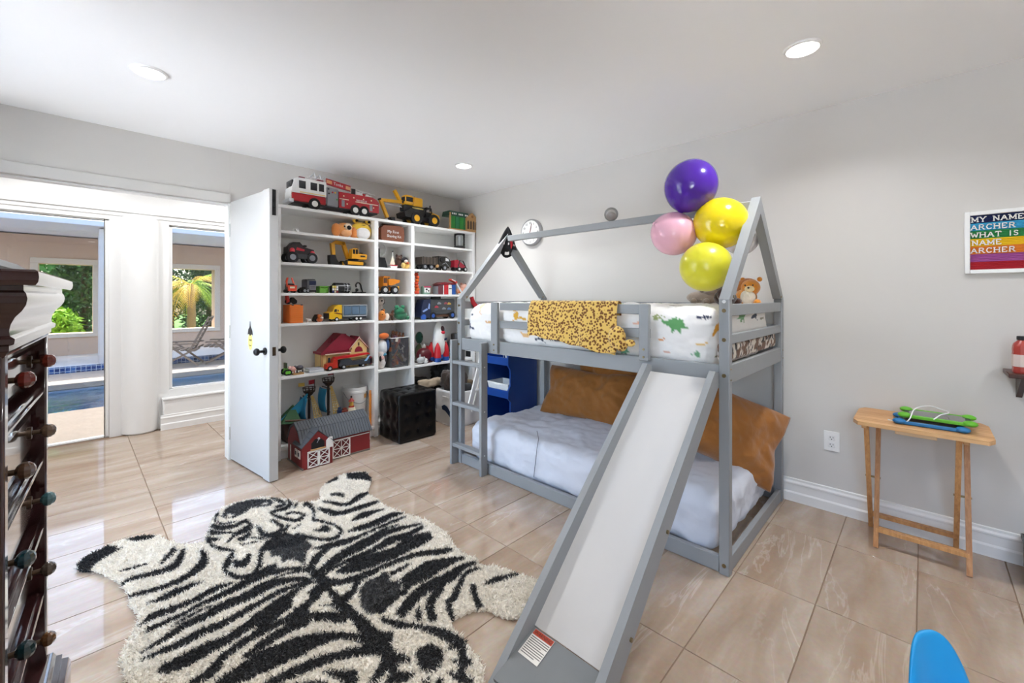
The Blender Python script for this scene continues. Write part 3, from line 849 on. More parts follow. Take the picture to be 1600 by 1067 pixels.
# ---- lower mattress in a pale sheet
M_SHEET = mat('d2d6e0', 0.85, var=0.03, sheen=0.1, bump=0.55, bscale=8)
def sag_low(P):
    f = np.clip((P[:, 2] - 0.1) / 0.2, 0, 1)
    P[:, 2] += f * 0.012 * np.sin(P[:, 1] * 4.1 + 1) * np.sin(P[:, 0] * 5)
    return P
lm, _ = softbox((2.135, 0.700, 0.03), (3.082, 2.545, 0.315), 0.085, 0.016, 0.015, 5.0, 3.1, sag=sag_low)
mt = thing('lower_mattress', 'low mattress in a pale blue-grey fitted sheet on the bottom bunk', 'mattress', (0, 0, 0))
obj('fitted_sheet', lm, M_SHEET, mt)
obj('seam', G().t([(2.128, 1.86, 0.09), (2.124, 1.84, 0.2), (2.14, 1.84, 0.29), (2.19, 1.87, 0.325), (2.30, 1.98, 0.33)], 0.002, 5), mat('4b5060', 0.8), mt)

# ---- mustard velvet cushions on the lower bunk
M_MUST = mat('995f1e', 0.8, var=0.15, scale=10, sheen=0.35, bump=0.7, bscale=14)
def cushion(label, loc, rot, wd, hg, th, seed):
    o = obj('velvet_cushion', pillow_mesh(wd, hg, th, 64, 0.034, seed, 0.12), M_MUST, None, loc, rot)
    return tag(o, label, 'cushion', 'mustard velvet cushions on the lower bunk')
cushion('mustard velvet cushion leaning at the left end of the lower bunk', (2.90, 1.95, 0.49), (math.radians(-24), 0, math.radians(-88)), 0.86, 0.42, 0.17, 1.0)
cushion('mustard velvet cushion half hidden behind the left one near the wall', (3.02, 1.72, 0.565), (math.radians(-9), 0, math.radians(-90)), 0.84, 0.44, 0.13, 5.0)
cushion('mustard velvet cushion tilted on a corner at the right end of the lower bunk', (2.74, 0.875, 0.505), (math.radians(-20), math.radians(26), math.radians(-52)), 0.74, 0.47, 0.19, 9.0)

# ---- upper mattress and comforter with animal print
M_PRINT = attr_mat('animal_print_cotton', 0.85, 0.1, 0.15, 60)
def stamp(kind):
    E_ = lambda cx, cy, rx, ry, n=14: [(cx + rx * math.cos(a), cy + ry * math.sin(a)) for a in np.linspace(0, 2 * PI, n, endpoint=False)]
    if kind == 'steg':
        S = [E_(0, 0, 0.30, 0.17), [(0.2, 0.02), (0.5, 0.14), (0.55, 0.06), (0.25, -0.1)], [(-0.2, -0.02), (-0.55, -0.14), (-0.22, -0.13)], E_(0.12, -0.2, 0.05, 0.1, 8), E_(-0.14, -0.2, 0.05, 0.1, 8)]
        S += [[(-0.28 + k * 0.12, 0.12 - abs(k - 2) * 0.03), (-0.2 + k * 0.12, 0.30 - abs(k - 2) * 0.06), (-0.14 + k * 0.12, 0.13 - abs(k - 2) * 0.03)] for k in range(5)]
        return S
    if kind == 'long':
        return [E_(0, 0.12, 0.2, 0.2), [(0.1, 0.2), (0.1, 0.36), (-0.5, 0.42), (-0.5, 0.38), (-0.05, 0.28)], [(-0.12, 0.1), (-0.16, -0.35), (-0.3, -0.45), (-0.28, -0.5), (-0.08, -0.4), (0.05, 0.0)], [(0.12, 0.05), (0.22, -0.18), (0.28, -0.2), (0.2, 0.1)]]
    if kind == 'leaf':
        return [[(-0.5 + 0.13 * k, -0.03), (-0.42 + 0.13 * k, 0.22 - abs(k - 3) * 0.04), (-0.36 + 0.13 * k, 0.0), (-0.42 + 0.13 * k, -0.22 + abs(k - 3) * 0.04)] for k in range(7)] + [[(-0.5, -0.03), (0.5, 0.02), (0.5, 0.05), (-0.5, 0.03)]]
    if kind == 'moon':
        return [[(-0.5, 0.1), (-0.2, -0.12), (0.2, -0.12), (0.5, 0.2), (0.2, 0.06), (-0.2, 0.04)]]
    if kind == 'fern':
        return [[(0.02 * k, 0), (math.cos(0.5 + 0.36 * k) * 0.55, math.sin(0.5 + 0.36 * k) * 0.5), (0.08 + 0.02 * k, 0.05)] for k in range(7)]
    if kind == 'roo':
        return [E_(0.15, 0.0, 0.16, 0.22), E_(0.3, 0.28, 0.09, 0.09), [(0.1, -0.15), (-0.5, -0.2), (-0.5, -0.12), (-0.1, 0.0)], [(0.2, -0.2), (0.4, -0.3), (0.4, -0.24)], [(0.22, 0.3), (0.2, 0.46), (0.28, 0.36)]]
    return [E_(0, 0, 0.4, 0.28, 12)]
PRINTS = [  # kind, y, t (height on the front, then across the top), size, flip, colour
    ('steg', 0.90, 1.145, 0.15, -1, '5c9a5f'), ('leaf', 0.775, 1.185, 0.065, -1, '2c3350'), ('long', 0.70, 1.12, 0.15, -1, 'd8972f'),
    ('moon', 0.78, 1.055, 0.07, 1, 'e0b765'), ('moon', 0.98, 1.065, 0.06, 1, 'd98a2b'), ('fern', 0.80, 0.985, 0.09, 1, '6fa57a'), ('fern', 0.725, 0.985, 0.05, 1, '7d7448'),
    ('fern', 1.005, 1.16, 0.10, -1, '93a068'), ('moon', 0.96, 1.29, 0.07, 1, '6d5a48'), ('moon', 0.86, 1.33, 0.1, 1, '7a6a50'), ('moon', 0.95, 1.0, 0.06, 1, 'd8a48f'),
    ('roo', 2.00, 1.155, 0.14, -1, 'd8a53a'), ('roo', 1.80, 1.02, 0.11, 1, '3a4257'), ('leaf', 1.66, 1.02, 0.13, 1, '3a4257'), ('steg', 1.40, 1.0, 0.14, 1, '7fb089'), ('steg', 1.20, 0.99, 0.10, -1, '6fae8a'),
    ('roo', 1.10, 1.15, 0.10, 1, 'eab69a'), ('moon', 1.55, 1.03, 0.10, 1, 'e2b98c'), ('moon', 1.93, 1.03, 0.12, -1, 'dbb07a'), ('roo', 2.50, 1.06, 0.10, -1, '39425a'), ('moon', 2.30, 1.10, 0.09, 1, 'dcb07c'),
    ('long', 2.42, 1.21, 0.12, -1, 'eec7a5'), ('leaf', 2.50, 1.15, 0.05, 1, '555c6a'), ('long', 1.7, 1.35, 0.14, 1, 'd8972f'), ('steg', 1.35, 1.4, 0.14, -1, '5c9a5f'), ('roo', 2.1, 1.4, 0.13, 1, '3a4257'), ('fern', 1.1, 1.42, 0.12, 1, '6fa57a'), ('steg', 2.45, 1.45, 0.13, 1, '7fb089'), ('moon', 1.9, 1.5, 0.1, 1, 'd98a2b')]
def print_cols(y, t, base):
    cols = np.tile(np.array(rgb(base)[:3]), (len(y), 1))
    for kind, cy, ct, s, fl_, c in PRINTS:
        for pl in stamp(kind):
            m_ = inside(y, t, [(cy - fl_ * a * s, ct + b * s) for a, b in pl])
            cols[m_] = rgb(c)[:3]
    return cols
um, P = softbox((2.128, 0.718, 0.912), (3.085, 2.57, 1.235), 0.10, 0.0088, 0.011, 5.5, 8.0)
tt = np.where(P[:, 2] < 1.20, P[:, 2], 1.20 + np.maximum(0, P[:, 0] - 2.15))
set_dye(um, print_cols(P[:, 1], tt, 'efece9'))
cf = obj('animal_print_comforter', um, M_PRINT)
tag(cf, 'white comforter printed with green and orange dinosaurs on the top bunk', 'comforter')
# pillow and patterned blanket roll seen through the end rails
pm = pillow_mesh(0.76, 0.17, 0.045, 60, 0.003, 4.0, 0.08)
co = np.zeros(len(pm.vertices) * 3); pm.vertices.foreach_get('co', co); co = co.reshape(-1, 3)
cols = np.tile(np.array(rgb('e4dfd8')[:3]), (len(co), 1))
for (kind, cx, cz, s, c) in (('steg', -0.16, 0.03, 0.15, '6f9a68'), ('roo', 0.06, 0.03, 0.14, '2f3848'), ('leaf', 0.22, 0.0, 0.1, '87806a')):
    for pl in stamp(kind):
        cols[inside(co[:, 0], co[:, 2], [(cx + a * s, cz + b * s) for a, b in pl])] = rgb(c)[:3]
set_dye(pm, cols)
tag(obj('printed_pillow', pm, M_PRINT, None, (2.56, 0.692, 1.160), (math.radians(-4), 0, 0)), 'white animal print pillow lying against the foot rails of the top bunk', 'pillow')

bm2, P2 = softbox((2.145, 0.668, 0.972), (3.075, 0.713, 1.062), 0.02, 0.009, 0.004, 14.0, 2.0)
cc = np.tile(np.array(rgb('ded3c6')[:3]), (len(P2), 1))
for i in range(len(P2)):
    q = Vector(P2[i]) * 26
    a = noise.noise(q); b = noise.noise(q * 1.7 + Vector((9, 3, 1)))
    if a > 0.12: cc[i] = rgb('7a5a46')[:3]
    elif b > 0.16: cc[i] = rgb('2e2724')[:3]
set_dye(bm2, cc)
tag(obj('patterned_blanket', bm2, M_PRINT), 'rolled brown and cream patterned blanket behind the foot rails of the top bunk', 'blanket')
# ================================================================== things round the bed
def spots_mat(name, base, spot, scale, thr=0.33):
    m = bpy.data.materials.new(name); m.use_nodes = True
    n = m.node_tree.nodes; l = m.node_tree.links; b = n['Principled BSDF']; b.inputs['Roughness'].default_value = 0.9; b.inputs['Sheen Weight'].default_value = 0.3
    tc = n.new('ShaderNodeTexCoord'); vo = n.new('ShaderNodeTexVoronoi'); vo.inputs['Scale'].default_value = scale
    l.new(tc.outputs['Object'], vo.inputs['Vector'])
    cr = n.new('ShaderNodeValToRGB'); cr.color_ramp.elements[0].position = thr - 0.06; cr.color_ramp.elements[1].position = thr + 0.04
    cr.color_ramp.elements[0].color = rgb(spot); cr.color_ramp.elements[1].color = rgb(base)
    l.new(vo.outputs['Distance'], cr.inputs[0]); l.new(cr.outputs[0], b.inputs['Base Color'])
    return m
M_GIR = spots_mat('giraffe_print', 'e6bf66', '7a4a1c', 66, 0.47)
tw = thing('giraffe_towel', 'yellow giraffe-spotted hooded towel draped over the front guard rail', 'towel')
def tw_fn(a, b):
    y = 1.845 - 0.635 * a
    bot = 1.035 - 0.075 * a ** 1.3 + 0.006 * math.sin(a * 21)
    rip = 0.005 * math.sin(a * 17 + b * 2) + 0.004 * noise.noise(Vector((a * 6, b * 5, 2))) + 0.006 * math.exp(-((a - 0.68) / 0.06) ** 2)
    top = 1.251
    if b < 0.22:
        s = b / 0.22; return (2.1215, y, 1.18 + (top - 1.18) * s)
    if b < 0.32:
        s = (b - 0.22) / 0.10; return (2.1215 - 0.0365 * s, y, top + 0.006 * math.sin(PI * s))
    s = (b - 0.32) / 0.68
    return (2.085 - 0.012 * min(1, s * 5) - rip * s * 1.5 - 0.012 * s, y - 0.01 * math.sin(s * 3) * (a - 0.5), top + (bot - top) * s)
g = G().grid(tw_fn, 60, 50)
twm = obj('towel_cloth', g, M_GIR, tw)
md = twm.modifiers.new('thickness', 'SOLIDIFY'); md.thickness = 0.006; md.offset = 1
hd = obj('hood_head', G().s_(2.052, 1.195, 1.065, 0.036, 0.052, 0.062).s_(2.045, 1.165, 1.025, 0.028, 0.036, 0.034), M_GIR, tw)
for (y, z) in ((1.115, 1.04), (1.225, 0.995)):
    obj('ear', G().s_(2.05, y, z, 0.012, 0.03, 0.02), M_GIR, hd)
# ---- plush animals on the top bunk
def plush(name, label, parts, group=None, cat='plush toy', loc=(0, 0, 0)):
    t = thing(name, label, cat, loc, 0, group)
    root = {}
    for p in parts:
        nm, col, shs = p[0], p[1], p[2:]
        g = G()
        for sh in shs: shape(g, sh)
        o = obj(nm, g, mat(col, 0.95, var=0.12, scale=60, sheen=0.5, bump=0.5, bscale=160), root.get('head') if nm in ('eye', 'nose', 'muzzle', 'mane_tuft') and 'head' in root else t)
        root.setdefault(nm, o)
    return t
p = atX(1197, 458, 2.94); b0 = 1.252
plush('plush_lion', 'orange plush lion with a pale belly sitting in the foot corner of the top bunk', [
    ('body', 'e0922a', ('s', 0, 0, 0.045, 0.075, 0.06, 0.06)), ('belly', 'efe3d0', ('s', -0.045, -0.02, 0.045, 0.042, 0.045, 0.045)),
    ('head', 'dd8d25', ('s', -0.02, -0.03, 0.105, 0.05, 0.055, 0.05)), ('mane', 'b96a18', ('s', 0.012, -0.005, 0.105, 0.055, 0.07, 0.06)),
    ('ear', 'dd8d25', ('s', 0.0, 0.02, 0.155, 0.015)), ('ear', 'dd8d25', ('s', 0.0, -0.075, 0.155, 0.015)), ('muzzle', 'f0d9a8', ('s', -0.062, -0.035, 0.095, 0.022, 0.028, 0.02)),
    ('nose', '2a1a12', ('s', -0.084, -0.035, 0.102, 0.006)), ('eye', '1a1412', ('s', -0.066, -0.055, 0.118, 0.005)), ('eye', '1a1412', ('s', -0.066, -0.012, 0.118, 0.005)),
    ('paw', 'dd8d25', ('s', -0.07, 0.05, 0.015, 0.03, 0.02, 0.018)), ('paw', 'dd8d25', ('s', -0.07, -0.08, 0.015, 0.03, 0.02, 0.018))], 'plush animals on the top bunk', loc=(p.x, 0.80, 1.238))
plush('plush_bear', 'dark brown plush bear lying behind the front bed post', [
    ('body', '3a1f18', ('s', 0, 0, 0.04, 0.08, 0.06, 0.045)), ('head', '4a2a20', ('s', -0.06, -0.02, 0.06, 0.045)), ('ear', '3a1f18', ('s', -0.06, 0.03, 0.1, 0.014)), ('ear', '3a1f18', ('s', -0.06, -0.07, 0.1, 0.014)),
    ('nose', '14100e', ('s', -0.105, -0.02, 0.06, 0.007)), ('paw', '4a2a20', ('s', 0.05, -0.05, 0.02, 0.03, 0.025, 0.02))], 'plush animals on the top bunk', loc=(2.64, 0.83, 1.238))
dg = plush('plush_dog', 'shaggy grey-brown plush dog lying by the wall rail of the top bunk', [
    ('body', 'a39384', ('s', 0, 0, 0.045, 0.05, 0.11, 0.045)), ('head', 'ab9b8c', ('s', -0.02, -0.06, 0.10, 0.045, 0.05, 0.042)), ('ear', '8f8072', ('s', -0.02, -0.005, 0.105, 0.02, 0.018, 0.035)), ('ear', '8f8072', ('s', -0.02, -0.115, 0.10, 0.02, 0.018, 0.035)),
    ('nose', '2a2422', ('s', -0.066, -0.06, 0.10, 0.008)), ('leg', 'a39384', ('s', -0.05, 0.04, 0.02, 0.035, 0.02, 0.02)), ('leg', 'a39384', ('s', -0.05, -0.04, 0.02, 0.035, 0.02, 0.02))], 'plush animals on the top bunk', loc=(2.93, 1.06, 1.236))
# ---- balloons tied to the ridge
def balloon(label, u, v, X, rpx, col, rough=0.18, ar=1.06, tilt=(0, 0, 0), sss=0.0):
    d = ray(u, v); c = atX(u, v, X); r = rpx / FPX * (X / d[0])
    t = thing('balloon', label, 'balloon', c, 0, 'balloons tied to the bunk bed ridge')
    t.rotation_euler = tilt
    m = mat(col, rough, var=0.02, coat=0.3)
    prof = [(0.004, -ar * 1.10)] + [(math.cos(a) * (1.0 if a > 0 else (1 - 0.10 * math.sin(-a) ** 2 * math.cos(a))), math.sin(a) * ar) for a in np.linspace(-PI / 2 + 0.12, PI / 2 - 0.02, 22)]
    obj('skin', G((1, 1, r), r).lathe(0, 0, 0, prof, 36), m, t)
    obj('knot', G((1, 1, r), r).lathe(0, 0, 0, [(0.07, -ar * 1.16), (0.02, -ar * 1.10), (0.05, -ar * 1.03)], 12), m, t)
    return c, r
balloon('purple balloon at the top of the cluster', 1079, 291, 2.44, 39.5, '4a1f9c', tilt=(0.3, 0.2, 0))
balloon('large golden yellow balloon touching the front gable rafter', 1126, 349, 2.50, 40.5, 'e8cf10', ar=0.95, tilt=(0, -1.2, 0.6))
balloon('lighter yellow balloon lowest in the cluster', 1103, 417, 2.36, 38.5, 'dcd633', tilt=(0, -PI / 2, 0), rough=0.28)
balloon('pink balloon at the left of the cluster', 1052, 365, 2.42, 33.5, 'eab3c6', tilt=(0.0, 1.9, -0.4), rough=0.25)
balloon('translucent white balloon mostly hidden behind the golden yellow one', 1158, 372, 2.80, 26, 'e5e2e4', tilt=(0, -0.8, 0))
kn = atX(1088, 360, 2.47)
tag(obj('balloon_ribbon', G().t([kn + Vector((0, 0.03, 0.06)), kn + Vector((0.02, 0.01, 0.02)), kn + Vector((0, 0, -0.03)), kn + Vector((-0.02, 0.02, -0.07)), kn + Vector((-0.01, 0.05, -0.10))], 0.006, 6).t([kn, Vector((MX - 0.02, kn.y + 0.02, 1.77))], 0.004, 6), mat('b01f2e', 0.5)), 'dark red ribbon knotted between the balloons', 'ribbon')

# ---- small things hung on the bed
gb_ = atX(955, 335, MX)
gl = thing('glitter_ball', 'clear ball with brown glitter standing on the ridge beam', 'ball', (MX, gb_.y, 1.812))
obj('shell', G().s_(0, 0, 0.048, 0.048, n=28, m=18), glass_mat('clear_shell', (0.86, 0.84, 0.82), 1.4, 0.02, 0.25), gl)
obj('filling', G().s_(0, 0, 0.036, 0.034, 0.034, 0.028), mat('6b5340', 0.5, var=0.6, scale=120), gl)
ht = thing('pirate_hat', 'black and red felt pirate hat hung over the left gable peak', 'hat', (MX, BY1 - 0.023, 1.69))
def hat_fn(a, b):
    th = 2 * PI * a; f = 1 + 0.35 * math.cos(2 * th + 0.4)
    return (0.085 * (1 - b) ** 0.75 * f * math.cos(th) + 0.02 * b, 0.075 * (1 - b) ** 0.75 * math.sin(th), 0.21 * b - 0.10 * (1 - b) * max(0, math.sin(2 * th)) * 0.6)
obj('felt', G().grid(hat_fn, 36, 14), mat('17161a', 0.9), ht)
def patch(col, a0, a1, b0_, b1_, nm):
    obj(nm, G().grid(lambda i, j: tuple(Vector(hat_fn(a0 + (a1 - a0) * i, b0_ + (b1_ - b0_) * j)) * 1.04), 6, 6), mat(col, 0.9), ht)
patch('b8232d', 0.70, 0.78, 0.15, 0.55, 'red_patch')
patch('e7e3df', 0.60, 0.66, 0.05, 0.14, 'bone_print'); patch('e7e3df', 0.655, 0.685, 0.55, 0.65, 'dot'); patch('e7e3df', 0.55, 0.58, 0.35, 0.43, 'dot'); patch('e7e3df', 0.80, 0.83, 0.15, 0.22, 'dot'); patch('e7e3df', 0.64, 0.67, 0.36, 0.43, 'dot')
tag(obj('red_felt_boot', G().t([(2.205, 2.585, 1.285), (2.215, 2.575, 1.24), (2.235, 2.56, 1.205), (2.26, 2.545, 1.185)], 0.016, 10, 0.022), mat('b3202a', 0.8)), 'small red felt boot hanging on the left end rail', 'decoration')

# ---- wall clock
ck = thing('wall_clock', 'round white wall clock with a grey rim behind the ridge beam', 'clock', (XR, 2.775, 1.921))
obj('rim', G().c('x', -0.02, 0, 0, 0.132, 0.04, None, 48), mat('a9aaac', 0.3, 0.6), ck)
fc = obj('face', G().c('x', -0.0415, 0, 0, 0.116, 0.004, None, 48), mat('eeeeec', 0.4), ck)
rot_w = (PI / 2, 0, -PI / 2)
for k in range(1, 13):
    a = PI / 2 - 2 * PI * k / 12
    lettering(str(k), 0.03, mat('2a2a2c', 0.5), fc, (-0.0438, -0.092 * math.cos(a), 0.092 * math.sin(a) - 0.011), rot_w, 0.0004, 'CENTER')
obj('hour_hand', G().bar((-0.046, 0.004, -0.01), (-0.046, -0.014, 0.055), 0.007, 0.002, up=(1, 0, 0)), mat('1c1c1e', 0.5), fc)
obj('minute_hand', G().bar((-0.047, 0.006, -0.012), (-0.047, -0.022, 0.082), 0.005, 0.002, up=(1, 0, 0)), mat('7a2022', 0.5), fc)
obj('centre_cap', G().c('x', -0.048, 0, 0, 0.006, 0.004), mat('7a2022', 0.5), fc)

# ---- rainbow letter board
sg_ = thing('letter_board', 'white framed rainbow felt letter board on the right wall', 'letter board', (XR, -0.149, 1.40))
BW, BH = 0.46, 0.312
obj('frame', G().b(-0.022, 0, -0.020, 0, 0, BH).b(-0.022, 0, -BW, -BW + 0.020, 0, BH).b(-0.022, 0, -BW + 0.02, -0.02, 0, 0.020).b(-0.022, 0, -BW + 0.02, -0.02, BH - 0.020, BH), M_TRIM, sg_)
SC = ['b01d2c', 'a8549c', 'e0832a', 'ebc31c', '2f8f4f', '3aa3cf', '1d2a5c']
sh = (BH - 0.04) / 7; strips = []
for k, c in enumerate(SC):
    z0 = 0.02 + k * sh; pr = []
    for r_ in range(5):
        pr += [(-0.008, z0 + sh * r_ / 5), (-0.0125, z0 + sh * (r_ + 0.25) / 5), (-0.0125, z0 + sh * (r_ + 0.75) / 5)]
    pr += [(-0.008, z0 + sh), (-0.002, z0 + sh), (-0.002, z0)]
    strips.append(obj('felt_strip', G().prism([(a, b) for a, b in pr], -BW + 0.02, -0.02), mat(c, 0.9, bump=0.2), sg_, angle=10))
for st_ in strips:   # prism ran along y with (x, z) sections
    pass
GL = {  # slab-serif strokes on a 1 x 1 cell, then serif spots
    'M': (1.15, [(.12, 0, .12, 1), (.12, 1, .5, .15), (.5, .15, .88, 1), (.88, 0, .88, 1)], [(.12, 0), (.88, 0), (.06, 1), (.94, 1)]),
    'Y': (1.0, [(.08, 1, .5, .45), (.92, 1, .5, .45), (.5, 0, .5, .45)], [(.5, 0), (.08, 1), (.92, 1)]),
    'N': (1.0, [(.14, 0, .14, 1), (.14, 1, .86, 0), (.86, 0, .86, 1)], [(.14, 0), (.08, 1), (.86, 1)]),
    'A': (1.05, [(.08, 0, .5, 1), (.5, 1, .92, 0), (.24, .36, .76, .36)], [(.08, 0), (.92, 0)]),
    'E': (.9, [(.16, 0, .16, 1), (.1, 0, .85, 0), (.1, 1, .85, 1), (.16, .52, .65, .52), (.85, 0, .85, .2), (.85, 1, .85, .8)], []),
    'R': (1.0, [(.16, 0, .16, 1), (.1, 1, .65, 1), (.65, 1, .82, .78), (.82, .78, .65, .52), (.65, .52, .16, .52), (.5, .52, .88, 0)], [(.16, 0), (.9, 0)]),
    'C': (1.0, [(.85, .8, .6, 1), (.6, 1, .3, .95), (.3, .95, .1, .5), (.1, .5, .3, .05), (.3, .05, .6, 0), (.6, 0, .88, .2), (.85, 1, .85, .75)], []),
    'H': (1.05, [(.14, 0, .14, 1), (.86, 0, .86, 1), (.14, .52, .86, .52)], [(.14, 0), (.86, 0), (.14, 1), (.86, 1)]),
    'W': (1.2, [(.06, 1, .28, 0), (.28, 0, .5, .8), (.5, .8, .72, 0), (.72, 0, .94, 1)], [(.06, 1), (.94, 1)]),
    'T': (.95, [(.5, 0, .5, 1), (.08, 1, .92, 1), (.08, 1, .08, .78), (.92, 1, .92, .78)], [(.5, 0)]),
    'I': (.5, [(.5, 0, .5, 1)], [(.5, 0), (.5, 1)]),
    'S': (.85, [(.82, .78, .6, 1), (.6, 1, .25, .92), (.25, .92, .2, .65), (.2, .65, .78, .4), (.78, .4, .75, .1), (.75, .1, .4, 0), (.4, 0, .12, .2)], [])}
def slab_text(txt, x, z, cap, cw, gap, st_obj):
    for ch in txt:
        if ch == ' ': x += cw * 0.9; continue
        wd, strokes, serifs = GL[ch]; wd *= cw; th = cap * 0.15
        def pt(a, b): return (-0.0165, -(x + a * wd), z + th / 2 + b * (cap - th))
        g = G()
        for (a, b, c, d) in strokes: g.bar(pt(a, b), pt(c, d), th, 0.004, up=(1, 0, 0))
        for (a, b) in serifs:
            q = pt(a, b); g.bar((q[0], q[1] - wd * 0.16, q[2]), (q[0], q[1] + wd * 0.16, q[2]), th * 0.8, 0.004, up=(1, 0, 0))
        obj('letter', g, mat('f4f2ee', 0.5), st_obj, recalc=True)
        x += wd + gap
cap = 0.027
for txt, k in (('MY NAME', 6), ('ARCHER', 5), ('WHAT IS Y', 4), ('NAME', 3), ('ARCHER', 2)):
    x0 = {6: 0.024, 5: 0.022, 4: 0.022, 3: 0.026, 2: 0.022}[k]
    slab_text(txt, x0, 0.02 + k * sh + 0.004, cap, 0.0215, 0.0035, strips[k])

# ---- wooden tray table
M_WOOD = None
def wood_mat(name, c0, c1, sc=(3, 40, 40), rough=0.45):
    m = bpy.data.materials.new(name); m.use_nodes = True
    n = m.node_tree.nodes; l = m.node_tree.links; b = n['Principled BSDF']; b.inputs['Roughness'].default_value = rough
    tc = n.new('ShaderNodeTexCoord'); mp = n.new('ShaderNodeMapping'); mp.inputs['Scale'].default_value = sc
    l.new(tc.outputs['Object'], mp.inputs[0]); nz = n.new('ShaderNodeTexNoise'); nz.inputs['Scale'].default_value = 2.0; nz.inputs['Detail'].default_value = 6; nz.inputs['Distortion'].default_value = 0.4
    l.new(mp.outputs[0], nz.inputs['Vector']); oi = n.new('ShaderNodeObjectInfo')
    ad = n.new('ShaderNodeMath'); ad.operation = 'MULTIPLY_ADD'; ad.inputs[1].default_value = 0.35; l.new(oi.outputs['Random'], ad.inputs[0]); 
    mu = n.new('ShaderNodeMath'); mu.operation = 'ADD'; mu.inputs[1].default_value = -0.17; l.new(nz.outputs['Fac'], mu.inputs[0]); l.new(mu.outputs[0], ad.inputs[2])
    cr = n.new('ShaderNodeValToRGB'); cr.color_ramp.elements[0].position = 0.25; cr.color_ramp.elements[1].position = 0.75; cr.color_ramp.elements[0].color = rgb(c0); cr.color_ramp.elements[1].color = rgb(c1)
    l.new(ad.outputs[0], cr.inputs[0]); l.new(cr.outputs[0], b.inputs['Base Color'])
    return m
M_OAK = wood_mat('honey_wood', 'b98350', 'ddb07c', (40, 3, 40))
M_OAKV = wood_mat('honey_wood_legs', 'a97242', 'd39f68', (40, 40, 3))
tt_ = thing('tray_table', 'light wooden folding tray table standing against the right wall', 'table')
TX0, TX1, TY0, TY1, TZ = 2.765, 3.142, -0.228, 0.262, 0.655
N = 7
for k in range(N):
    x0 = TX0 + (TX1 - TX0) * k / N; x1 = TX0 + (TX1 - TX0) * (k + 1) / N - 0.0006
    c0_ = 0.02 if k in (0, N - 1) else 0.0
    e0, e1 = (0.022, 0.0) if k == 0 else ((0.0, 0.022) if k == N - 1 else (0, 0))
    obj('top_strip', G().prism([(x0, TY0 + e0), (x1, TY0 + e1), (x1, TY1 - e1), (x0, TY1 - e0)], TZ - 0.019, TZ, 'z'), M_OAK, tt_)
for (ya, yb) in ((0.212, 0.176), (-0.118, -0.152)):
    obj('leg', G().bar((2.84, ya, TZ - 0.02), (3.115, ya, 0.0), 0.024, 0.020, up=(0, 1, 0)), M_OAKV, tt_)
    lg = obj('leg', G().bar((3.07, yb, TZ - 0.02), (2.865, yb, 0.0), 0.024, 0.020, up=(0, 1, 0)), M_OAKV, tt_)
    obj('pivot_bolt', G().c('y', 2.972, (ya + yb) / 2, 0.325, 0.005, 0.062), M_BOLT, tt_)
obj('stretcher', G().bar((2.892, -0.152, 0.085), (2.892, 0.176, 0.085), 0.018, 0.034, up=(1, 0, 0)), M_OAKV, tt_)
obj('stretcher', G().bar((3.08, -0.118, 0.085), (3.08, 0.212, 0.085), 0.018, 0.034, up=(1, 0, 0)), M_OAKV, tt_)
obj('under_batten', G().b(2.80, 3.10, 0.205, 0.228, TZ - 0.04, TZ - 0.019), M_OAK, tt_)
obj('under_batten', G().b(2.80, 3.10, -0.15, -0.128, TZ - 0.04, TZ - 0.019), M_OAK, tt_)
obj('clip_block', G().b(2.772, 2.80, -0.045, 0.10, TZ - 0.036, TZ - 0.019), mat('d6b48c', 0.5), tt_)
def tablet(label, cx, cy, z, rot, shell, wd, dp):
    t = thing('kids_tablet', label, 'tablet', (cx, cy, z), rot, 'kids tablets on the tray table')
    obj('back_shell', G().b(-wd / 2, wd / 2, -dp / 2, dp / 2, 0.001, 0.014, 0.004), mat('1f2326', 0.4), t)
    obj('screen', G().b(-wd / 2 + 0.02, wd / 2 - 0.02, -dp / 2 + 0.014, dp / 2 - 0.014, 0.014, 0.0165), mat('6c6a6a', 0.15), t)
    for sx_ in (-1, 1):
        for sy_ in (-1, 1):
            obj('corner_bumper', G().s_(sx_ * (wd / 2 - 0.006), sy_ * (dp / 2 - 0.006), 0.014, 0.026, 0.026, 0.0135), mat(shell, 0.45), t)
    for sy_ in (-1, 1):
        obj('edge_bumper', G().b(-wd / 2 + 0.015, wd / 2 - 0.015, sy_ * dp / 2 - 0.008, sy_ * dp / 2 + 0.006, 0.002, 0.018, 0.003), mat(shell, 0.45), t)
    return t
tablet('blue cased tablet lying underneath the green one on the tray table', 2.925, -0.02, TZ, PI / 2 + 0.03, '1f6fa8', 0.23, 0.15)
tablet('green bumper tablet on top with a white cable on the tray table', 2.952, -0.045, TZ + 0.0285, PI / 2 - 0.02, '63b32a', 0.235, 0.16)
cb = [(2.88, 0.13, TZ + 0.006), (2.86, 0.075, TZ + 0.006), (2.845, 0.05, TZ + 0.03), (2.90, 0.03, TZ + 0.075), (3.02, -0.02, TZ + 0.075), (3.06, -0.06, TZ + 0.06), (2.99, -0.09, TZ + 0.06), (2.90, -0.06, TZ + 0.062), (2.85, -0.035, TZ + 0.045)]
def smooth_path(pts, m=6):
    p = np.array(pts, float); out = []
    for i in range(len(p) - 1):
        p0 = p[max(i - 1, 0)]; p1 = p[i]; p2 = p[i + 1]; p3 = p[min(i + 2, len(p) - 1)]
        for j in range(m):
            t = j / m; out.append(tuple(.5 * ((2 * p1) + (-p0 + p2) * t + (2 * p0 - 5 * p1 + 4 * p2 - p3) * t * t + (-p0 + 3 * p1 - 3 * p2 + p3) * t ** 3)))
    return out + [tuple(p[-1])]
tag(obj('charging_cable', G().t(smooth_path(cb), 0.0026, 6), mat('efefef', 0.4)), 'thin white charging cable looped over the green tablet', 'cable')
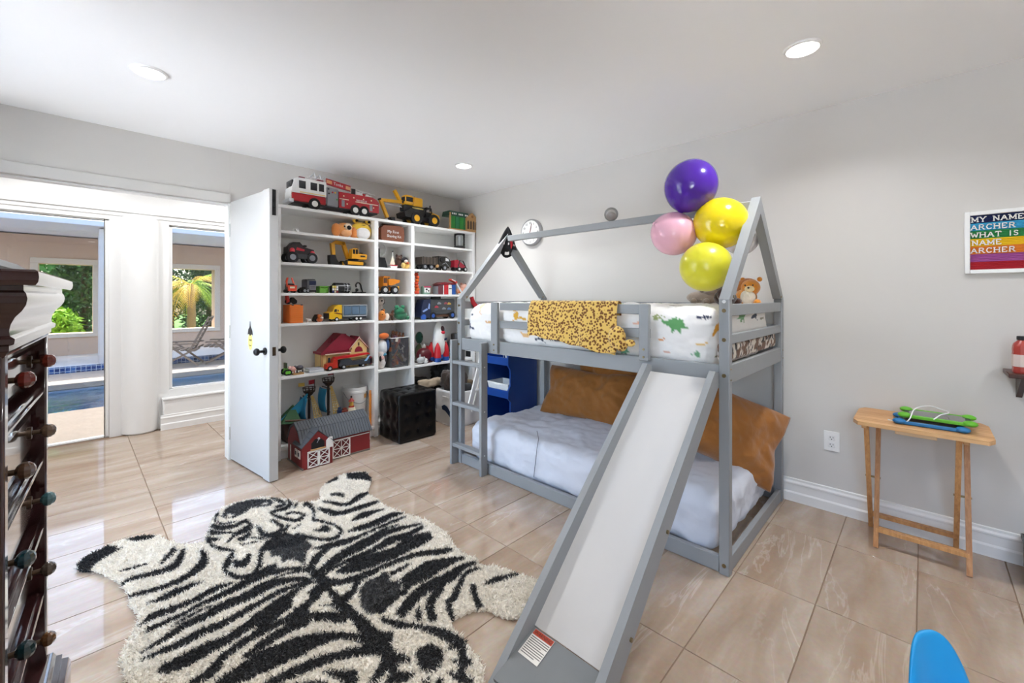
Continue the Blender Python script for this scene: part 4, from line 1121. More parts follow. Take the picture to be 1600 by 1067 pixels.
# ---- corner shelf with red bottles, black crate, blue chair at the frame edge
M_DARKW = wood_mat('dark_wood', '2a120d', '4a221a', (3, 40, 40), 0.3)
ws = thing('wall_shelf', 'small dark wood shelf on the right wall below the letter board', 'shelf')
obj('shelf_board', G().b(2.955, XR, -0.66, -0.278, 0.915, 0.935), M_DARKW, ws)
for y in (-0.33, -0.6):
    obj('bracket', G().prism([(XR, 0.915), (3.0, 0.915), (XR, 0.80)], y - 0.01, y + 0.01), M_DARKW, ws)
def bottle(label, x, y):
    t = thing('red_bottle', label, 'bottle', (x, y, 0.935), 0.5, 'red bottles on the wall shelf')
    pr_ = [(0.030, 0.0), (0.033, 0.006)] + [(0.033 - 0.0015 * (k % 2), 0.012 + k * 0.012) for k in range(10)] + [(0.028, 0.135), (0.016, 0.148), (0.015, 0.152)]
    obj('body', G().lathe(0, 0, 0, pr_, 8), mat('b8483f', 0.3, trans=0.15), t)
    obj('cap', G().c('z', 0, 0, 0.160, 0.018, 0.018), mat('161616', 0.4), t)
    obj('label_band', G().lathe(0, 0, 0, [(0.0338, 0.03), (0.0338, 0.085)], 8), mat('d9c8c0', 0.6), t)
bottle('red ribbed bottle with black cap, nearest the wall shelf corner', 3.02, -0.325)
bottle('red ribbed bottle with black cap, second on the wall shelf', 3.06, -0.40)
cr_ = thing('black_crate', 'black plastic crate on the floor by the right wall edge', 'crate', (3.02, -0.52, 0.0))
obj('body', G().b(-0.13, 0.12, -0.18, 0.18, 0.0, 0.15), mat('1c1b1d', 0.4), cr_)
obj('rim', G().b(-0.137, 0.127, -0.187, 0.187, 0.135, 0.158), mat('232225', 0.4), cr_)
ch = thing('child_chair', 'bright blue plastic child chair in the bottom right corner', 'chair', (1.365, -0.115, 0.0), math.radians(-38))
M_BLUE = mat('1597d4', 0.35, var=0.02)
def back_fn(a, b):
    t_ = (a - 0.5) * 2; hgt = 0.215 * (1 - 0.85 * abs(t_) ** 3.2)
    return (0.105 * t_ * (1 - 0.1 * b), 0.10 - 0.04 * t_ * t_ + 0.045 * b, 0.25 + hgt * b)
bk = obj('backrest', G().grid(back_fn, 28, 16), M_BLUE, ch)
bk.modifiers.new('thickness', 'SOLIDIFY').thickness = 0.006
obj('seat', G().b(-0.14, 0.14, -0.16, 0.12, 0.235, 0.255, 0.008), M_BLUE, ch)
for sx_ in (-1, 1):
    for sy_ in (-1, 1):
        obj('leg', G().bar((sx_ * 0.115, sy_ * 0.1 - 0.02, 0.24), (sx_ * 0.145, sy_ * 0.13 - 0.02, 0.0), 0.03, 0.03, up=(0, 1, 0)), M_BLUE, ch)

# ---- tall dark chest of drawers at the left edge
M_MAHO = wood_mat('dark_mahogany', '1d0d0c', '35191a', (3, 3, 30), 0.14)
M_MAHO.node_tree.nodes['Principled BSDF'].inputs['Coat Weight'].default_value = 1.0
M_MAHO.node_tree.nodes['Principled BSDF'].inputs['Coat Roughness'].default_value = 0.06
ds = thing('tall_dresser', 'tall dark wood chest of drawers with a heavy cornice at the left edge', 'dresser', (-0.092, 1.275, 0.0), math.atan2(0.998, 0.062))
DL, DD = 0.63, 0.48
obj('carcass', G().b(0.002, DL - 0.002, 0.05, DD, 0.10, 1.20, 0.002), M_MAHO, ds)
for x in (0.0, DL - 0.034):
    obj('stile', G().b(x, x + 0.034, 0.0, 0.056, 0.19, 1.185), M_MAHO, ds)
zr = [0.405, 0.605, 0.805, 1.005]
for z in zr:
    obj('drawer_divider', G().b(0.034, DL - 0.034, 0.014, 0.056, z - 0.014, z + 0.010).b(0.034, DL - 0.034, 0.004, 0.05, z - 0.006, z + 0.003, 0.002), M_MAHO, ds)
def loft(levels, x0, x1, y0, y1, sides=(1, 1, 1)):
    v = []; f = []
    for (o, z) in levels:
        v += [(x0 - o * sides[0], y0 - o, z), (x1 + o * sides[1], y0 - o, z), (x1 + o * sides[1], y1, z), (x0 - o * sides[0], y1, z)]
    for i in range(len(levels) - 1):
        for k in range(4): f.append((i * 4 + k, i * 4 + (k + 1) % 4, i * 4 + 4 + (k + 1) % 4, i * 4 + 4 + k))
    f += [(0, 1, 2, 3), tuple(range(len(v) - 4, len(v)))]
    return G().add(v, f)
cor = [(o_ * 0.62, z_) for o_, z_ in [(0.0, 1.165), (0.004, 1.172), (0.010, 1.176), (0.010, 1.186), (0.022, 1.190), (0.024, 1.200), (0.012, 1.206), (0.010, 1.215), (0.014, 1.228), (0.024, 1.242), (0.040, 1.254), (0.050, 1.266), (0.053, 1.278), (0.050, 1.288), (0.044, 1.294), (0.044, 1.302), (0.072, 1.304), (0.078, 1.310), (0.080, 1.320), (0.078, 1.330), (0.070, 1.334)]]
obj('cornice', loft(cor, 0.0, DL, 0.0, DD), M_MAHO, ds, angle=30)
obj('plinth', loft([(0.045, 0.0), (0.045, 0.13), (0.040, 0.145), (0.028, 0.155), (0.028, 0.168), (0.016, 0.178), (0.010, 0.195), (0.0, 0.20)], 0.0, DL, 0.0, DD), M_MAHO, ds, angle=30)
kc = [('5c1f18', '6a2a1e'), ('4a3528', '5a4636'), ('123038', '3f6468'), ('10282c', '4a4038'), ('4a2a1c', '5a3a20')]
for i, zc in enumerate((1.10, 0.90, 0.705, 0.505, 0.305)):
    hz = 0.082 if i else 0.066
    dr = obj('drawer', G().b(0.037, DL - 0.037, 0.034, 0.056, zc - hz, zc + hz, 0.004).b(0.075, DL - 0.075, 0.026, 0.05, zc - hz + 0.03, zc + hz - 0.03, 0.006), M_MAHO, ds)
    for j, kx in enumerate((0.145, 0.525)):
        kb = obj('knob', G().c('y', kx, 0.024, zc, 0.017, 0.006).c('y', kx, 0.012, zc, 0.0065, 0.030), mat('4a3a2c', 0.35, 0.7), dr)
        bl_ = obj('knob_ball', G().s_(kx, -0.010, zc, 0.019, 0.017, 0.019, 10, 7), mat(kc[i][j], 0.12, var=0.5, scale=90, coat=0.6), kb, angle=10)
bt = thing('black_tray', 'flat black plastic tray lying on top of the dark dresser', 'tray', ds.location + Vector((0, 0, 1.334)), ds.rotation_euler.z)
obj('body', loft([(0.0, 0.0), (0.0, 0.006), (-0.03, 0.03), (-0.034, 0.03)], -0.06, 0.40, 0.0, 0.42), mat('2a2c2e', 0.45), bt)
obj('ribs', G().b(0.05, 0.06, 0.1, 0.3, 0.03, 0.034).b(0.09, 0.1, 0.1, 0.3, 0.03, 0.034).b(0.13, 0.14, 0.1, 0.3, 0.03, 0.034).b(0.17, 0.18, 0.1, 0.3, 0.03, 0.034), mat('1e2022', 0.45), bt)
